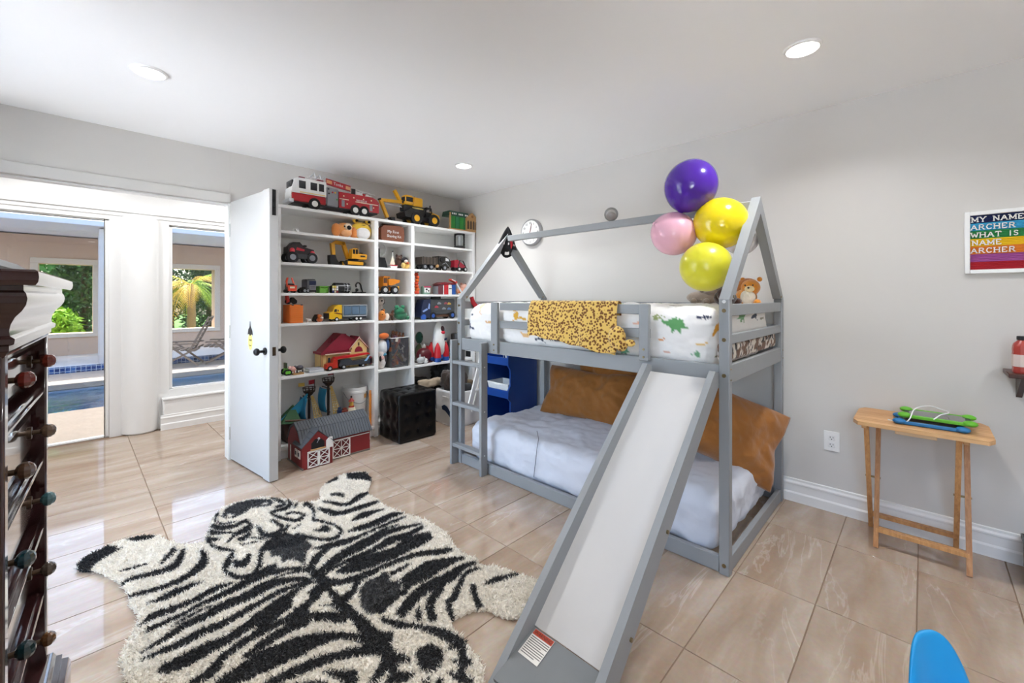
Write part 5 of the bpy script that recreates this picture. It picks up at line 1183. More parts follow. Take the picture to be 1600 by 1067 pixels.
# ================================================================== zebra rug
RUG_OUT = "13 2885 18 2828 61 2771 105 2676 150 2537 147 2539 166 2411 159 2358 175 2282 178 2224 159 2157 135 2100 115 2038 112 1991 118 1931 123 1871 137 1723 184 1516 357 1235 528 1080 708 987 867 970 933 1034 984 1091 999 1147 1007 1216 1015 1298 1027 1324 1053 1330 1124 1312 1170 1269 1184 1213 1209 1164 1247 1148 1315 1144 1390 1168 1456 1245 1423 1339 1396 1430 1345 1508 1366 1568 1347 1644 1365 1745 1399 1839 1406 1936 1387 2095 1357 2175 1325 2322 1334 2455 1327 2581 1440 2751 1468 2838 1478 2918 1367 2987 1208 2935 1123 2841 1091 2741 1043 2733 975 2781 929 2896 866 2985 774 3045 672 3050 577 2971 529 2841 490 2744 476 2694 398 2728 340 2851 311 2946 197 3015 127 2993 65 2968 27 2923"
RUG_MARKS = "1 127 2993 173 2900 113 2862 74 2822 57 2775 20 2819 13 2885 27 2923 65 2968;1 196 3007 257 2993 307 2950 293 2915 260 2917 223 2924;1 357 2731 348 2717 336 2698 323 2677 309 2652 295 2626 285 2608 287 2597 298 2607 314 2620 329 2635 343 2652 355 2670 364 2682;1 156 2668 167 2661 182 2652 199 2645 217 2643 235 2642 249 2643 249 2653 235 2660 217 2669 198 2676 182 2679 166 2678 156 2678;1 150 2531 157 2533 167 2536 179 2536 197 2531 218 2525 239 2518 258 2513 276 2508 293 2505 308 2501 323 2500 338 2506 352 2524 363 2549 373 2577 382 2611 389 2649 393 2676 388 2689 380 2672 368 2648 357 2627 348 2607 339 2588 330 2575 320 2567 308 2562 293 2558 276 2557 258 2557 239 2559 218 2563 196 2569 178 2570 164 2563 155 2551 149 2542;1 167 2407 176 2404 190 2399 207 2393 230 2384 258 2374 284 2366 307 2363 329 2363 349 2367 370 2374 389 2385 407 2398 424 2414 441 2436 456 2475 460 2530 456 2576 453 2605 441 2600 438 2569 434 2532 429 2514 424 2503 413 2483 399 2462 383 2443 366 2425 347 2412 328 2406 307 2405 285 2407 259 2413 231 2423 207 2430 189 2430 175 2427 166 2424;1 210 2300 225 2294 246 2286 264 2280 277 2279 287 2280 298 2282 312 2284 329 2287 346 2290 368 2294 391 2298 408 2300 408 2307 392 2314 369 2324 347 2331 328 2334 311 2335 295 2334 284 2330 274 2325 263 2320 245 2315 224 2311 210 2308;1 182 2168 194 2168 210 2169 227 2169 244 2169 263 2168 282 2169 303 2170 324 2172 346 2174 368 2177 391 2180 414 2183 441 2186 471 2190 492 2192 493 2207 472 2215 443 2226 415 2232 390 2229 367 2222 345 2216 323 2214 301 2214 281 2215 261 2217 242 2219 224 2218 206 2208 190 2195 180 2185;1 195 2104 201 2106 209 2109 223 2111 246 2109 276 2107 304 2107 325 2112 343 2118 361 2123 381 2125 402 2126 423 2126 445 2126 467 2126 490 2127 514 2128 538 2130 562 2132 585 2131 608 2131 630 2136 648 2151 663 2172 673 2186 673 2218 663 2222 649 2227 633 2229 613 2222 589 2212 565 2202 540 2192 515 2183 491 2175 468 2170 446 2167 424 2164 402 2161 381 2159 360 2155 341 2149 323 2142 302 2138 275 2137 245 2139 221 2140 207 2140 197 2138 192 2137;1 264 2080 277 2079 296 2078 314 2078 327 2080 340 2082 353 2085 370 2088 389 2091 402 2094 402 2099 389 2101 370 2103 353 2104 339 2103 326 2102 313 2099 295 2095 277 2088 264 2084;1 168 1999 178 2000 193 2002 209 2004 226 2007 245 2011 263 2014 281 2018 298 2022 316 2025 332 2024 349 2021 369 2021 391 2026 415 2034 438 2039 461 2036 486 2030 512 2026 536 2026 558 2028 580 2029 602 2030 623 2030 647 2026 676 2013 708 1996 730 1982 741 2019 719 2035 687 2058 657 2078 633 2090 610 2099 587 2104 563 2104 539 2101 516 2099 491 2100 465 2102 438 2101 412 2092 388 2080 367 2071 349 2070 332 2071 314 2070 295 2066 277 2060 259 2054 241 2047 222 2039 206 2031 190 2021 177 2011 168 2004;1 617 2096 636 2096 663 2094 690 2089 714 2076 738 2058 754 2046 763 2080 745 2086 719 2094 692 2101 664 2103 637 2102 617 2102;1 632 2116 645 2118 665 2120 685 2118 705 2105 726 2087 741 2074 751 2102 736 2116 714 2136 692 2152 671 2160 651 2164 637 2167;1 168 1958 178 1953 192 1946 209 1940 231 1936 256 1933 280 1931 299 1933 314 1937 331 1939 354 1938 380 1934 405 1932 428 1933 449 1936 468 1939 484 1942 497 1945 513 1949 534 1955 557 1962 581 1968 607 1971 633 1973 652 1974 653 1982 635 1985 609 1990 583 1994 559 1996 535 1996 513 1995 497 1992 483 1988 467 1984 448 1980 427 1977 405 1976 381 1979 354 1984 330 1986 311 1983 295 1977 277 1973 254 1972 229 1973 207 1973 190 1971 177 1968 168 1965;1 201 1843 207 1838 216 1831 228 1824 242 1819 260 1814 280 1812 301 1812 323 1815 343 1818 361 1820 380 1823 400 1826 420 1831 439 1837 458 1840 475 1839 491 1836 508 1832 525 1827 545 1821 566 1821 588 1831 608 1846 626 1864 642 1887 654 1912 666 1930 683 1938 702 1939 716 1939 719 1961 705 1962 686 1964 666 1965 648 1963 631 1960 615 1958 598 1953 581 1946 565 1940 548 1933 529 1925 509 1917 491 1909 474 1900 456 1892 437 1885 417 1879 398 1877 380 1882 361 1891 340 1896 317 1895 295 1891 275 1887 256 1887 238 1887 223 1884 212 1878 204 1869 199 1863;1 239 1671 249 1680 263 1692 277 1700 292 1701 309 1699 328 1701 344 1714 357 1731 370 1746 386 1756 404 1764 421 1770 437 1776 453 1780 470 1784 490 1788 511 1791 532 1791 550 1786 569 1777 591 1770 618 1769 646 1770 666 1771 667 1857 647 1846 619 1832 594 1823 575 1824 556 1831 534 1836 511 1833 489 1828 468 1823 451 1820 434 1817 418 1812 399 1804 380 1794 362 1783 346 1771 332 1759 320 1750 305 1746 288 1744 270 1739 254 1727 240 1713 230 1703;1 410 1716 416 1714 425 1711 439 1710 459 1713 485 1716 511 1719 533 1719 554 1718 573 1715 594 1711 616 1705 631 1701 641 1758 625 1763 602 1770 577 1773 555 1768 533 1760 510 1754 485 1750 458 1747 437 1743 423 1736 415 1728 410 1722;1 298 1603 310 1609 328 1616 345 1620 360 1617 376 1612 395 1606 419 1603 444 1601 467 1598 483 1595 498 1592 515 1589 539 1584 566 1579 586 1575 600 1650 581 1663 553 1681 528 1695 508 1704 489 1710 467 1711 441 1706 414 1698 391 1690 373 1686 356 1683 339 1678 319 1669 300 1659 288 1652;1 418 1519 427 1521 439 1523 453 1524 468 1521 486 1516 504 1512 525 1510 546 1510 561 1510 562 1545 547 1547 526 1549 506 1552 488 1554 470 1556 453 1557 437 1556 423 1553 415 1552;1 767 1956 804 1889 888 1832 910 1832 981 1820 968 1796 887 1785 855 1753 797 1719 795 1651 804 1577 806 1505 842 1435 807 1391 802 1343 821 1287 781 1308 764 1271 803 1230 774 1221 745 1232 735 1307 690 1289 671 1309 710 1333 756 1369 737 1463 751 1512 756 1664 732 1766 675 1805 612 1822 747 1930;1 746 2078 749 2059 753 2033 755 2007 752 1977 748 1938 750 1900 758 1875 772 1862 790 1853 815 1840 845 1825 871 1815 887 1809 899 1807 914 1806 936 1807 961 1810 986 1811 1009 1809 1034 1806 1059 1801 1090 1794 1122 1786 1144 1780 1154 1803 1131 1809 1098 1817 1067 1824 1042 1829 1017 1834 993 1838 967 1840 943 1840 922 1842 908 1842 897 1843 882 1849 857 1863 829 1882 808 1902 801 1920 803 1934 803 1948 800 1970 796 2003 790 2039 781 2069 771 2091 764 2106;1 1030 1749 1068 1745 1107 1741 1113 1761 1074 1766 1036 1771;1 554 1980 571 1982 595 1983 620 1983 642 1979 665 1974 688 1970 713 1968 737 1968 754 1968 758 1991 741 1993 717 1995 692 1997 669 2000 646 2004 622 2006 596 2004 572 2000 555 1998;1 493 1813 511 1812 538 1810 565 1813 589 1823 610 1838 632 1855 656 1876 680 1900 701 1918 717 1926 730 1927 740 1928 746 1964 736 1967 722 1970 702 1970 677 1965 651 1958 626 1951 604 1944 584 1937 564 1931 540 1925 513 1918 494 1913;1 768 1946 757 1939 742 1930 725 1918 710 1905 698 1892 687 1883 676 1877 664 1872 650 1865 637 1856 625 1846 610 1839 588 1834 564 1830 541 1828 517 1826 494 1825 478 1824 478 1781 493 1781 516 1782 540 1783 563 1786 587 1790 609 1793 625 1793 639 1793 651 1795 665 1799 679 1805 694 1814 709 1826 722 1839 733 1848 745 1856 760 1864 770 1870;0 760 1923 704 1897 694 1856 631 1840 588 1819 545 1819 574 1843 621 1851 644 1906 685 1939 726 1941;0 757 1859 760 1787 751 1765 701 1787 676 1803 722 1827;0 782 1861 871 1820 837 1782 788 1779 787 1812;0 800 1715 862 1756 825 1670 795 1661;1 771 1671 753 1690 726 1716 701 1739 682 1754 665 1764 647 1770 628 1771 608 1769 588 1767 567 1768 545 1769 524 1769 501 1766 478 1762 463 1760 463 1732 478 1730 500 1728 523 1726 544 1728 565 1730 586 1731 605 1729 622 1725 638 1719 653 1711 666 1702 681 1687 701 1661 722 1629 738 1606;1 436 1600 449 1597 468 1592 488 1587 510 1584 533 1582 555 1581 577 1582 598 1584 619 1583 642 1577 666 1568 688 1553 708 1528 727 1498 740 1476 759 1503 745 1525 725 1556 703 1587 680 1611 657 1634 633 1653 609 1666 586 1676 564 1683 540 1690 517 1695 495 1700 474 1704 455 1708 441 1711;1 426 1505 434 1508 446 1511 459 1513 472 1512 488 1509 504 1506 521 1504 538 1502 556 1499 574 1492 595 1484 616 1475 639 1465 663 1455 685 1443 707 1428 729 1412 744 1400 763 1448 746 1458 723 1472 699 1487 675 1500 651 1514 627 1526 604 1536 582 1545 560 1550 540 1551 521 1548 505 1546 488 1546 472 1546 457 1546 443 1543 430 1540 422 1537;1 500 1447 510 1444 523 1440 536 1433 550 1419 564 1401 574 1388 584 1408 574 1421 559 1439 544 1456 529 1468 514 1477 505 1483;1 583 1465 611 1435 671 1384 662 1357 643 1319 617 1358 598 1423;1 1013 2588 1018 2558 1027 2516 1039 2480 1052 2457 1068 2440 1091 2426 1120 2416 1156 2409 1193 2406 1237 2409 1283 2416 1316 2422 1326 2449 1296 2455 1254 2462 1214 2468 1176 2470 1138 2470 1109 2476 1091 2492 1080 2514 1069 2538 1055 2566 1041 2596 1031 2619;1 1073 2680 1080 2659 1091 2628 1104 2598 1120 2567 1138 2536 1160 2514 1187 2511 1216 2519 1242 2529 1270 2539 1300 2551 1321 2560 1334 2601 1316 2603 1289 2605 1260 2601 1229 2586 1201 2567 1177 2561 1157 2576 1139 2606 1123 2634 1106 2658 1091 2679 1080 2695;1 1139 2709 1149 2704 1163 2696 1173 2686 1181 2671 1188 2652 1193 2638 1210 2665 1207 2682 1201 2706 1192 2726 1177 2734 1160 2735 1148 2736;1 1098 2319 1115 2316 1139 2312 1168 2309 1209 2310 1258 2311 1294 2312 1300 2326 1270 2342 1228 2362 1188 2372 1152 2363 1121 2346 1100 2333;1 1032 2223 1041 2215 1056 2204 1077 2194 1107 2189 1143 2186 1178 2183 1211 2182 1244 2182 1272 2182 1299 2183 1322 2183 1339 2184 1346 2197 1335 2210 1319 2227 1296 2241 1267 2246 1233 2247 1199 2247 1163 2249 1126 2251 1095 2251 1070 2248 1051 2244 1037 2242;1 842 2202 855 2189 875 2171 895 2155 915 2143 935 2134 959 2128 986 2127 1015 2130 1046 2133 1079 2134 1115 2136 1150 2136 1182 2136 1214 2136 1244 2136 1277 2137 1309 2138 1332 2138 1340 2157 1318 2161 1287 2165 1255 2168 1224 2168 1192 2167 1159 2167 1124 2166 1088 2165 1055 2166 1026 2171 1000 2177 976 2185 954 2193 934 2203 913 2211 889 2217 865 2222 848 2225;1 906 2195 887 2185 860 2170 832 2151 805 2127 779 2100 762 2083 773 2025 789 2045 812 2074 835 2098 859 2116 884 2130 903 2140;1 1099 2104 1119 2102 1149 2101 1179 2100 1211 2100 1243 2101 1266 2102 1269 2109 1248 2115 1219 2122 1188 2126 1155 2122 1123 2115 1100 2110;1 784 1980 800 1983 822 1987 846 1992 869 2000 891 2008 915 2014 942 2018 972 2022 1001 2024 1024 2027 1045 2029 1067 2031 1093 2035 1121 2039 1150 2041 1179 2042 1208 2042 1239 2039 1281 2032 1326 2023 1358 2016 1365 2027 1337 2044 1297 2068 1259 2086 1227 2094 1197 2096 1169 2099 1142 2105 1116 2111 1090 2115 1066 2116 1044 2113 1019 2109 988 2103 956 2096 925 2087 897 2075 873 2062 851 2051 828 2042 804 2033 788 2027;1 759 1956 768 1957 781 1958 799 1961 826 1966 859 1973 890 1977 917 1978 942 1976 968 1973 996 1967 1026 1960 1056 1955 1087 1957 1116 1961 1142 1964 1168 1961 1196 1956 1224 1952 1252 1952 1279 1953 1303 1956 1323 1963 1339 1973 1350 1980 1356 2002 1347 2004 1335 2006 1319 2007 1296 2005 1269 2001 1243 2002 1219 2010 1193 2022 1163 2029 1131 2024 1100 2015 1070 2007 1039 2005 1007 2005 976 2005 949 2005 923 2005 895 2002 862 1995 828 1987 801 1980 783 1976 770 1974 761 1972;1 842 1934 853 1924 870 1909 887 1896 900 1888 912 1882 925 1876 941 1868 960 1859 985 1851 1020 1848 1059 1846 1097 1845 1130 1845 1158 1845 1181 1845 1205 1843 1230 1839 1256 1838 1281 1842 1302 1849 1316 1854 1337 1907 1328 1914 1314 1923 1297 1932 1277 1942 1251 1953 1219 1958 1186 1952 1154 1940 1124 1934 1089 1938 1051 1948 1020 1957 997 1965 978 1973 958 1978 939 1979 923 1977 906 1972 885 1966 862 1959 846 1953;1 785 1898 792 1885 803 1864 819 1846 840 1832 865 1821 891 1813 917 1808 945 1807 974 1806 1004 1805 1034 1804 1064 1801 1092 1797 1120 1790 1147 1781 1176 1765 1204 1747 1230 1730 1254 1716 1275 1705 1293 1697 1308 1694 1320 1695 1328 1696 1336 1710 1333 1716 1327 1726 1317 1737 1301 1748 1280 1761 1256 1774 1228 1789 1196 1804 1165 1817 1135 1827 1106 1834 1076 1838 1044 1840 1013 1840 983 1842 957 1848 931 1857 906 1865 880 1872 855 1879 834 1887 820 1900 809 1916 801 1928;1 1005 1743 1017 1743 1034 1742 1053 1742 1074 1742 1097 1742 1114 1742 1117 1750 1102 1756 1081 1763 1061 1768 1042 1770 1024 1770 1011 1769;1 974 1576 990 1587 1012 1600 1029 1606 1043 1605 1065 1603 1092 1601 1119 1603 1144 1606 1169 1608 1196 1608 1226 1607 1254 1605 1278 1601 1298 1596 1313 1592 1326 1612 1316 1623 1300 1638 1281 1654 1259 1671 1234 1687 1206 1700 1177 1707 1149 1708 1123 1708 1097 1709 1067 1708 1031 1696 998 1667 974 1635 959 1615;1 904 1469 915 1475 931 1483 950 1492 975 1502 1006 1512 1034 1519 1060 1521 1085 1519 1110 1517 1135 1514 1162 1510 1190 1509 1216 1516 1237 1526 1257 1533 1283 1532 1311 1527 1331 1523 1345 1547 1326 1554 1299 1565 1272 1573 1249 1576 1230 1577 1213 1579 1191 1584 1164 1590 1135 1593 1106 1593 1076 1590 1044 1585 1010 1575 977 1563 949 1551 926 1540 908 1530 897 1523;1 997 1370 1005 1388 1016 1414 1027 1435 1035 1446 1044 1454 1056 1463 1078 1473 1105 1484 1126 1492 1128 1541 1107 1532 1077 1520 1050 1506 1031 1492 1015 1476 1001 1455 987 1428 975 1400 967 1381;1 950 1410 955 1421 963 1436 970 1449 978 1461 986 1472 992 1480 989 1487 982 1483 971 1476 959 1466 947 1453 937 1439 929 1429;1 1049 1330 1060 1351 1075 1379 1087 1397 1091 1399 1103 1400 1122 1406 1143 1419 1162 1434 1182 1449 1202 1465 1222 1481 1239 1492 1253 1497 1266 1498 1279 1497 1296 1494 1312 1488 1324 1484 1330 1493 1320 1500 1305 1509 1289 1517 1274 1520 1259 1521 1239 1517 1217 1506 1195 1491 1174 1478 1154 1465 1135 1452 1120 1443 1108 1441 1091 1438 1068 1420 1052 1389 1042 1356 1035 1334;1 1221 1441 1212 1429 1198 1413 1185 1394 1176 1375 1168 1357 1161 1342 1154 1329 1147 1317 1142 1308 1170 1298 1174 1307 1180 1321 1187 1336 1194 1352 1201 1369 1208 1383 1218 1397 1231 1411 1240 1422;1 1259 1391 1269 1386 1284 1378 1299 1371 1314 1364 1331 1356 1350 1349 1374 1342 1400 1335 1419 1331 1424 1338 1410 1348 1389 1362 1369 1375 1352 1386 1335 1395 1317 1402 1296 1403 1276 1400 1262 1398;2 1005 1795 969 1783 904 1780 856 1740 826 1668 817 1610 828 1581 878 1586 959 1602 994 1641 1017 1698 986 1707 1008 1767;1 968 1776 951 1761 929 1740 909 1722 898 1713 888 1706 875 1689 858 1656 840 1616 828 1589 833 1585 846 1612 863 1651 880 1683 890 1697 899 1703 911 1712 931 1731 953 1752 969 1768;1 993 1693 971 1683 941 1668 913 1655 889 1641 867 1629 852 1620 855 1601 869 1612 890 1629 913 1645 941 1660 971 1674 992 1684;1 969 1620 950 1620 924 1619 900 1615 879 1608 862 1598 850 1592 851 1559 863 1562 879 1567 897 1573 919 1579 945 1585 964 1590;0 821 1632 820 1642 820 1657 823 1674 832 1699 846 1729 861 1754 877 1770 894 1781 911 1789 929 1793 947 1793 964 1792 980 1795 994 1796 1002 1794 1005 1783 1005 1765 1005 1751 1014 1756 1015 1770 1015 1791 1010 1808 997 1812 983 1809 967 1806 950 1806 931 1806 912 1802 893 1793 875 1781 858 1763 841 1736 826 1704 815 1677 811 1655 812 1638 813 1627;0 1014 1695 1013 1684 1012 1670 1009 1658 1001 1645 991 1631 983 1621 988 1614 995 1624 1006 1639 1016 1655 1020 1672 1022 1687 1023 1698;0 805 1600 805 1588 805 1571 805 1553 805 1536 805 1516 807 1496 813 1480 821 1467 829 1456 837 1445 846 1434 852 1426 861 1437 857 1447 850 1461 843 1475 836 1487 830 1499 826 1510 825 1524 825 1542 825 1560 825 1579 824 1596 823 1608;0 856 1519 858 1509 861 1493 866 1478 875 1465 884 1453 891 1445 897 1453 892 1463 884 1477 879 1490 876 1504 874 1519 872 1529;1 839 1534 844 1511 852 1478 862 1448 877 1427 894 1410 908 1391 922 1367 933 1342 942 1319 948 1301 951 1286 954 1270 959 1253 963 1237 966 1223 965 1211 963 1201 959 1191 951 1181 941 1172 931 1163 923 1153 915 1143 906 1131 894 1118 882 1104 875 1095 902 1074 907 1085 915 1101 923 1114 931 1121 941 1127 951 1136 962 1148 972 1162 981 1178 988 1194 994 1210 998 1229 999 1250 998 1272 995 1293 990 1311 982 1328 971 1346 957 1367 940 1388 924 1410 910 1431 897 1452 886 1474 875 1499 864 1528 856 1549;1 935 1228 951 1216 966 1204 980 1228 961 1235 943 1242;1 1009 1230 990 1221 972 1212 976 1193 994 1202 1012 1210;1 918 1177 921 1167 925 1152 931 1139 941 1128 951 1120 957 1115 975 1139 968 1145 959 1153 951 1160 944 1168 936 1178 930 1185;1 882 1151 880 1142 878 1129 879 1112 886 1090 896 1068 902 1053 924 1066 916 1081 906 1103 898 1121 894 1133 891 1144 890 1152;1 911 1299 926 1253 910 1217 877 1194 841 1192 823 1230 834 1267 848 1303 877 1310;1 826 1189 813 1187 799 1185 807 1160 818 1171 828 1183;1 846 1164 833 1156 820 1148 831 1126 842 1137 853 1149;1 762 1273 802 1225 770 1219 730 1242 703 1270 743 1286;1 794 1359 818 1327 822 1286 808 1280 785 1311 759 1323 766 1351;1 594 2998 583 2976 567 2943 556 2899 559 2856 568 2821 582 2796 602 2784 625 2780 642 2778 645 2797 628 2802 606 2811 588 2826 578 2849 571 2879 570 2898 575 2915 588 2943 599 2964;1 527 2820 533 2797 544 2765 558 2738 575 2722 595 2712 616 2708 639 2715 661 2728 677 2738 679 2784 663 2773 641 2759 621 2754 604 2763 587 2781 573 2800 562 2822 552 2849 544 2868;1 504 2743 514 2732 529 2716 545 2700 566 2682 589 2663 606 2650 609 2663 594 2682 572 2708 553 2734 539 2759 527 2785 519 2803;1 480 2659 508 2644 536 2628 541 2648 518 2693 495 2739;1 480 2657 484 2627 490 2583 501 2541 520 2511 541 2487 550 2469 545 2463 529 2445 514 2424 503 2404 494 2382 487 2352 485 2318 487 2285 492 2256 501 2232 513 2212 526 2197 540 2188 555 2184 571 2187 588 2201 605 2221 621 2248 634 2281 646 2316 658 2345 675 2370 696 2395 711 2413 704 2466 689 2444 668 2413 647 2378 632 2340 621 2304 610 2278 597 2256 583 2239 570 2228 558 2223 545 2224 533 2231 523 2244 514 2262 508 2281 506 2301 506 2322 508 2339 511 2348 517 2361 525 2379 538 2404 554 2436 562 2482 549 2515 528 2543 512 2571 504 2606 498 2647 494 2678;1 600 2397 592 2383 582 2365 575 2358 568 2361 559 2367 555 2371 554 2367 551 2375 549 2386 530 2376 528 2361 527 2333 533 2303 547 2292 562 2291 579 2299 593 2322 604 2348 611 2366;1 554 2574 565 2587 580 2605 597 2617 616 2620 637 2618 655 2620 669 2625 683 2636 698 2677 698 2720 694 2760 691 2788 673 2763 675 2734 677 2697 676 2680 679 2695 674 2697 661 2692 641 2681 618 2667 597 2651 578 2630 563 2607 552 2592;1 598 2564 608 2557 622 2549 638 2549 653 2569 665 2595 672 2613 664 2643 656 2628 646 2611 638 2602 628 2598 614 2598 604 2598;1 652 2543 675 2506 699 2468 705 2486 681 2522 656 2558;1 600 2505 637 2483 675 2461 679 2480 640 2499 602 2518;2 637 3001 702 3041 777 3031 861 2944 872 2888 826 2847 742 2892 696 2858 644 2843 612 2886 598 2930;0 810 2929 833 2917 833 2883 803 2882;0 613 2904 639 2927 655 2890 622 2876;1 865 2961 872 2934 881 2897 887 2863 891 2836 893 2817 901 2838 890 2831 867 2826 850 2822 843 2788 859 2784 882 2779 903 2787 919 2844 915 2877 908 2905 897 2933 883 2961 873 2980;1 924 2850 922 2826 919 2800 918 2802 914 2797 900 2780 885 2769 865 2770 843 2780 828 2787 819 2755 833 2741 853 2722 874 2712 895 2717 916 2734 938 2769 947 2821 943 2852 939 2870;1 966 2788 944 2758 923 2728 926 2701 947 2734 968 2768;1 958 2665 971 2682 988 2704 995 2708 992 2701 990 2681 988 2655 986 2625 982 2592 978 2565 969 2547 954 2525 944 2487 953 2461 968 2442 981 2420 992 2391 1002 2359 1007 2329 1007 2303 1005 2280 1001 2267 993 2256 981 2245 969 2240 955 2243 939 2253 922 2270 902 2295 882 2327 864 2358 852 2385 842 2410 836 2428 815 2385 823 2370 835 2349 849 2325 868 2297 890 2267 910 2242 927 2223 944 2209 961 2204 979 2210 998 2227 1014 2253 1024 2285 1026 2318 1024 2349 1017 2382 1006 2414 994 2444 980 2469 967 2490 962 2505 963 2507 975 2525 991 2555 1002 2595 1012 2636 1018 2675 1021 2709 1019 2741 1006 2758 986 2734 968 2700 956 2676;1 955 2401 984 2390 981 2321 960 2301 922 2349 899 2389 940 2364;1 806 2770 806 2746 807 2711 811 2678 818 2654 826 2633 836 2612 849 2585 863 2557 880 2540 901 2542 923 2556 943 2591 939 2627 925 2653 910 2672 892 2682 873 2685 860 2687 854 2656 868 2657 886 2657 902 2650 915 2629 925 2601 927 2592 924 2594 907 2585 891 2584 878 2596 863 2620 850 2644 840 2665 832 2685 827 2705 823 2732 821 2763 819 2786;1 949 2574 939 2601 929 2629 922 2613 933 2589 944 2564;1 774 2658 778 2639 783 2612 786 2586 789 2558 790 2534 790 2530 780 2522 760 2515 744 2514 733 2522 724 2536 718 2553 716 2582 717 2625 717 2658 703 2651 699 2616 695 2567 696 2521 705 2490 718 2470 734 2461 755 2463 778 2475 799 2498 811 2544 811 2583 808 2616 802 2645 794 2670 789 2687;1 832 2557 812 2523 793 2490 798 2468 817 2499 838 2531;1 891 2510 863 2495 836 2480 835 2464 862 2481 890 2499;1 695 2453 744 2466 795 2479 828 2396 850 2324 821 2276 763 2306 702 2325 668 2359;2 685 2342 737 2332 792 2291 846 2312 855 2241 806 2203 766 2107 748 2165 727 2200 694 2195 709 2260 669 2288;2 758 2435 787 2454 802 2398 773 2372;1 1195 2922 1250 2976 1314 2997 1275 2908;1 1370 2984 1478 2918 1468 2809 1424 2726 1404 2789 1327 2882"
def rug():
    nums = [int(a) / 1000 for a in RUG_OUT.split()]
    out = list(zip(nums[::2], nums[1::2]))
    # smooth the outline
    P0 = np.array(out); out = []
    n = len(P0)
    for i in range(n):
        p0, p1, p2, p3 = P0[i - 1], P0[i], P0[(i + 1) % n], P0[(i + 2) % n]
        for j in range(3):
            t = j / 3; out.append(tuple(.5 * ((2 * p1) + (-p0 + p2) * t + (2 * p0 - 5 * p1 + 4 * p2 - p3) * t * t + (-p0 + 3 * p1 - 3 * p2 + p3) * t ** 3)))
    marks = []
    for s in RUG_MARKS.split(';'):
        a = s.split(' '); q = [int(k) / 1000 for k in a[1:]]; marks.append((int(a[0]), list(zip(q[::2], q[1::2]))))
    t = thing('zebra_rug', 'shaggy black and white zebra skin shaped rug with a face', 'rug')
    xs = [p[0] for p in out]; ys = [p[1] for p in out]
    def paint(x, y):
        jx = x + rng.normal(0, 0.0022, len(x)); jy = y + rng.normal(0, 0.0022, len(x))
        col = np.tile(np.array(rgb('f8f2e8')[:3]), (len(x), 1)) * rng.uniform(0.86, 1.12, (len(x), 1))
        bk = np.array(rgb('17181d')[:3]); gy = np.array(rgb('4a4a4c')[:3])
        for c, pl in marks:
            m_ = inside(jx, jy, pl); k = int(m_.sum())
            if not k: continue
            if c == 1: col[m_] = bk * rng.uniform(0.7, 1.5, (k, 1))
            elif c == 2: col[m_] = gy * rng.uniform(0.2, 1.8, (k, 1))
            else: col[m_] = np.array(rgb('f8f2e8')[:3]) * rng.uniform(0.86, 1.12, (k, 1))
        return np.clip(col, 0, 1)
    # backing
    st_ = 0.009
    gx = np.arange(min(xs), max(xs), st_); gy_ = np.arange(min(ys), max(ys), st_)
    X, Y = np.meshgrid(gx, gy_, indexing='ij'); ins = inside(X.ravel(), Y.ravel(), out).reshape(X.shape)
    cell = ins[:-1, :-1] & ins[1:, :-1] & ins[:-1, 1:] & ins[1:, 1:]
    idx = -np.ones(X.shape, int); use = np.zeros(X.shape, bool)
    for a, b in ((0, 0), (1, 0), (0, 1), (1, 1)): use[a:a + cell.shape[0], b:b + cell.shape[1]] |= cell
    idx[use] = np.arange(use.sum())
    z = 0.012 + 0.004 * np.sin(X[use] * 23) * np.sin(Y[use] * 19) + rng.normal(0, 0.0016, use.sum())
    V = np.stack([X[use], Y[use], z], 1)
    I, J = np.nonzero(cell)
    F = np.stack([idx[I, J], idx[I + 1, J], idx[I + 1, J + 1], idx[I, J + 1]], 1)
    # side skirt down to the floor is given by a solid edge strip
    me = bpy.data.meshes.new('rug_backing'); me.from_pydata(V.tolist(), [], F.tolist())
    set_dye(me, paint(V[:, 0], V[:, 1]))
    m_ = attr_mat('zebra_wool', 0.95, 0.3)
    bo = obj('backing', me, m_, t); bo.modifiers.new('thickness', 'SOLIDIFY').thickness = 0.011
    bo.modifiers['thickness'].offset = -1
    # wool tufts
    n = 210000
    px = rng.uniform(min(xs), max(xs), n); py = rng.uniform(min(ys), max(ys), n)
    k = inside(px, py, out); px = px[k]; py = py[k]; n = len(px)
    base = 0.010 + 0.004 * np.sin(px * 23) * np.sin(py * 19)
    a = rng.uniform(0, 2 * PI, n); wv = rng.uniform(0.0022, 0.0042, n); L = rng.uniform(0.010, 0.022, n)
    fa = np.array([noise.noise(Vector((x * 7, y * 7, 0))) for x, y in zip(px[::8], py[::8])]); fa = np.repeat(fa, 8)[:n]
    if len(fa) < n: fa = np.pad(fa, (0, n - len(fa)))
    lean = rng.uniform(0.2, 0.9, n) * L; la = rng.uniform(0, 2 * PI, n)
    lx = lean * np.cos(la) - 0.004; ly = lean * np.sin(la) - 0.006
    V = np.zeros((n, 3, 3))
    V[:, 0] = np.stack([px - wv * np.cos(a), py - wv * np.sin(a), base], 1)
    V[:, 1] = np.stack([px + wv * np.cos(a), py + wv * np.sin(a), base], 1)
    V[:, 2] = np.stack([px + lx, py + ly, base + L * 0.8], 1)
    cols = np.repeat(paint(px, py), 3, axis=0)
    me = bpy.data.meshes.new('rug_pile'); me.vertices.add(n * 3); me.vertices.foreach_set('co', V.ravel())
    me.loops.add(n * 3); me.loops.foreach_set('vertex_index', np.arange(n * 3))
    me.polygons.add(n); me.polygons.foreach_set('loop_start', np.arange(n) * 3)
    me.update(calc_edges=True)
    set_dye(me, cols)
    po = obj('wool_pile', me, m_, t); po['kind'] = 'stuff'
rug()
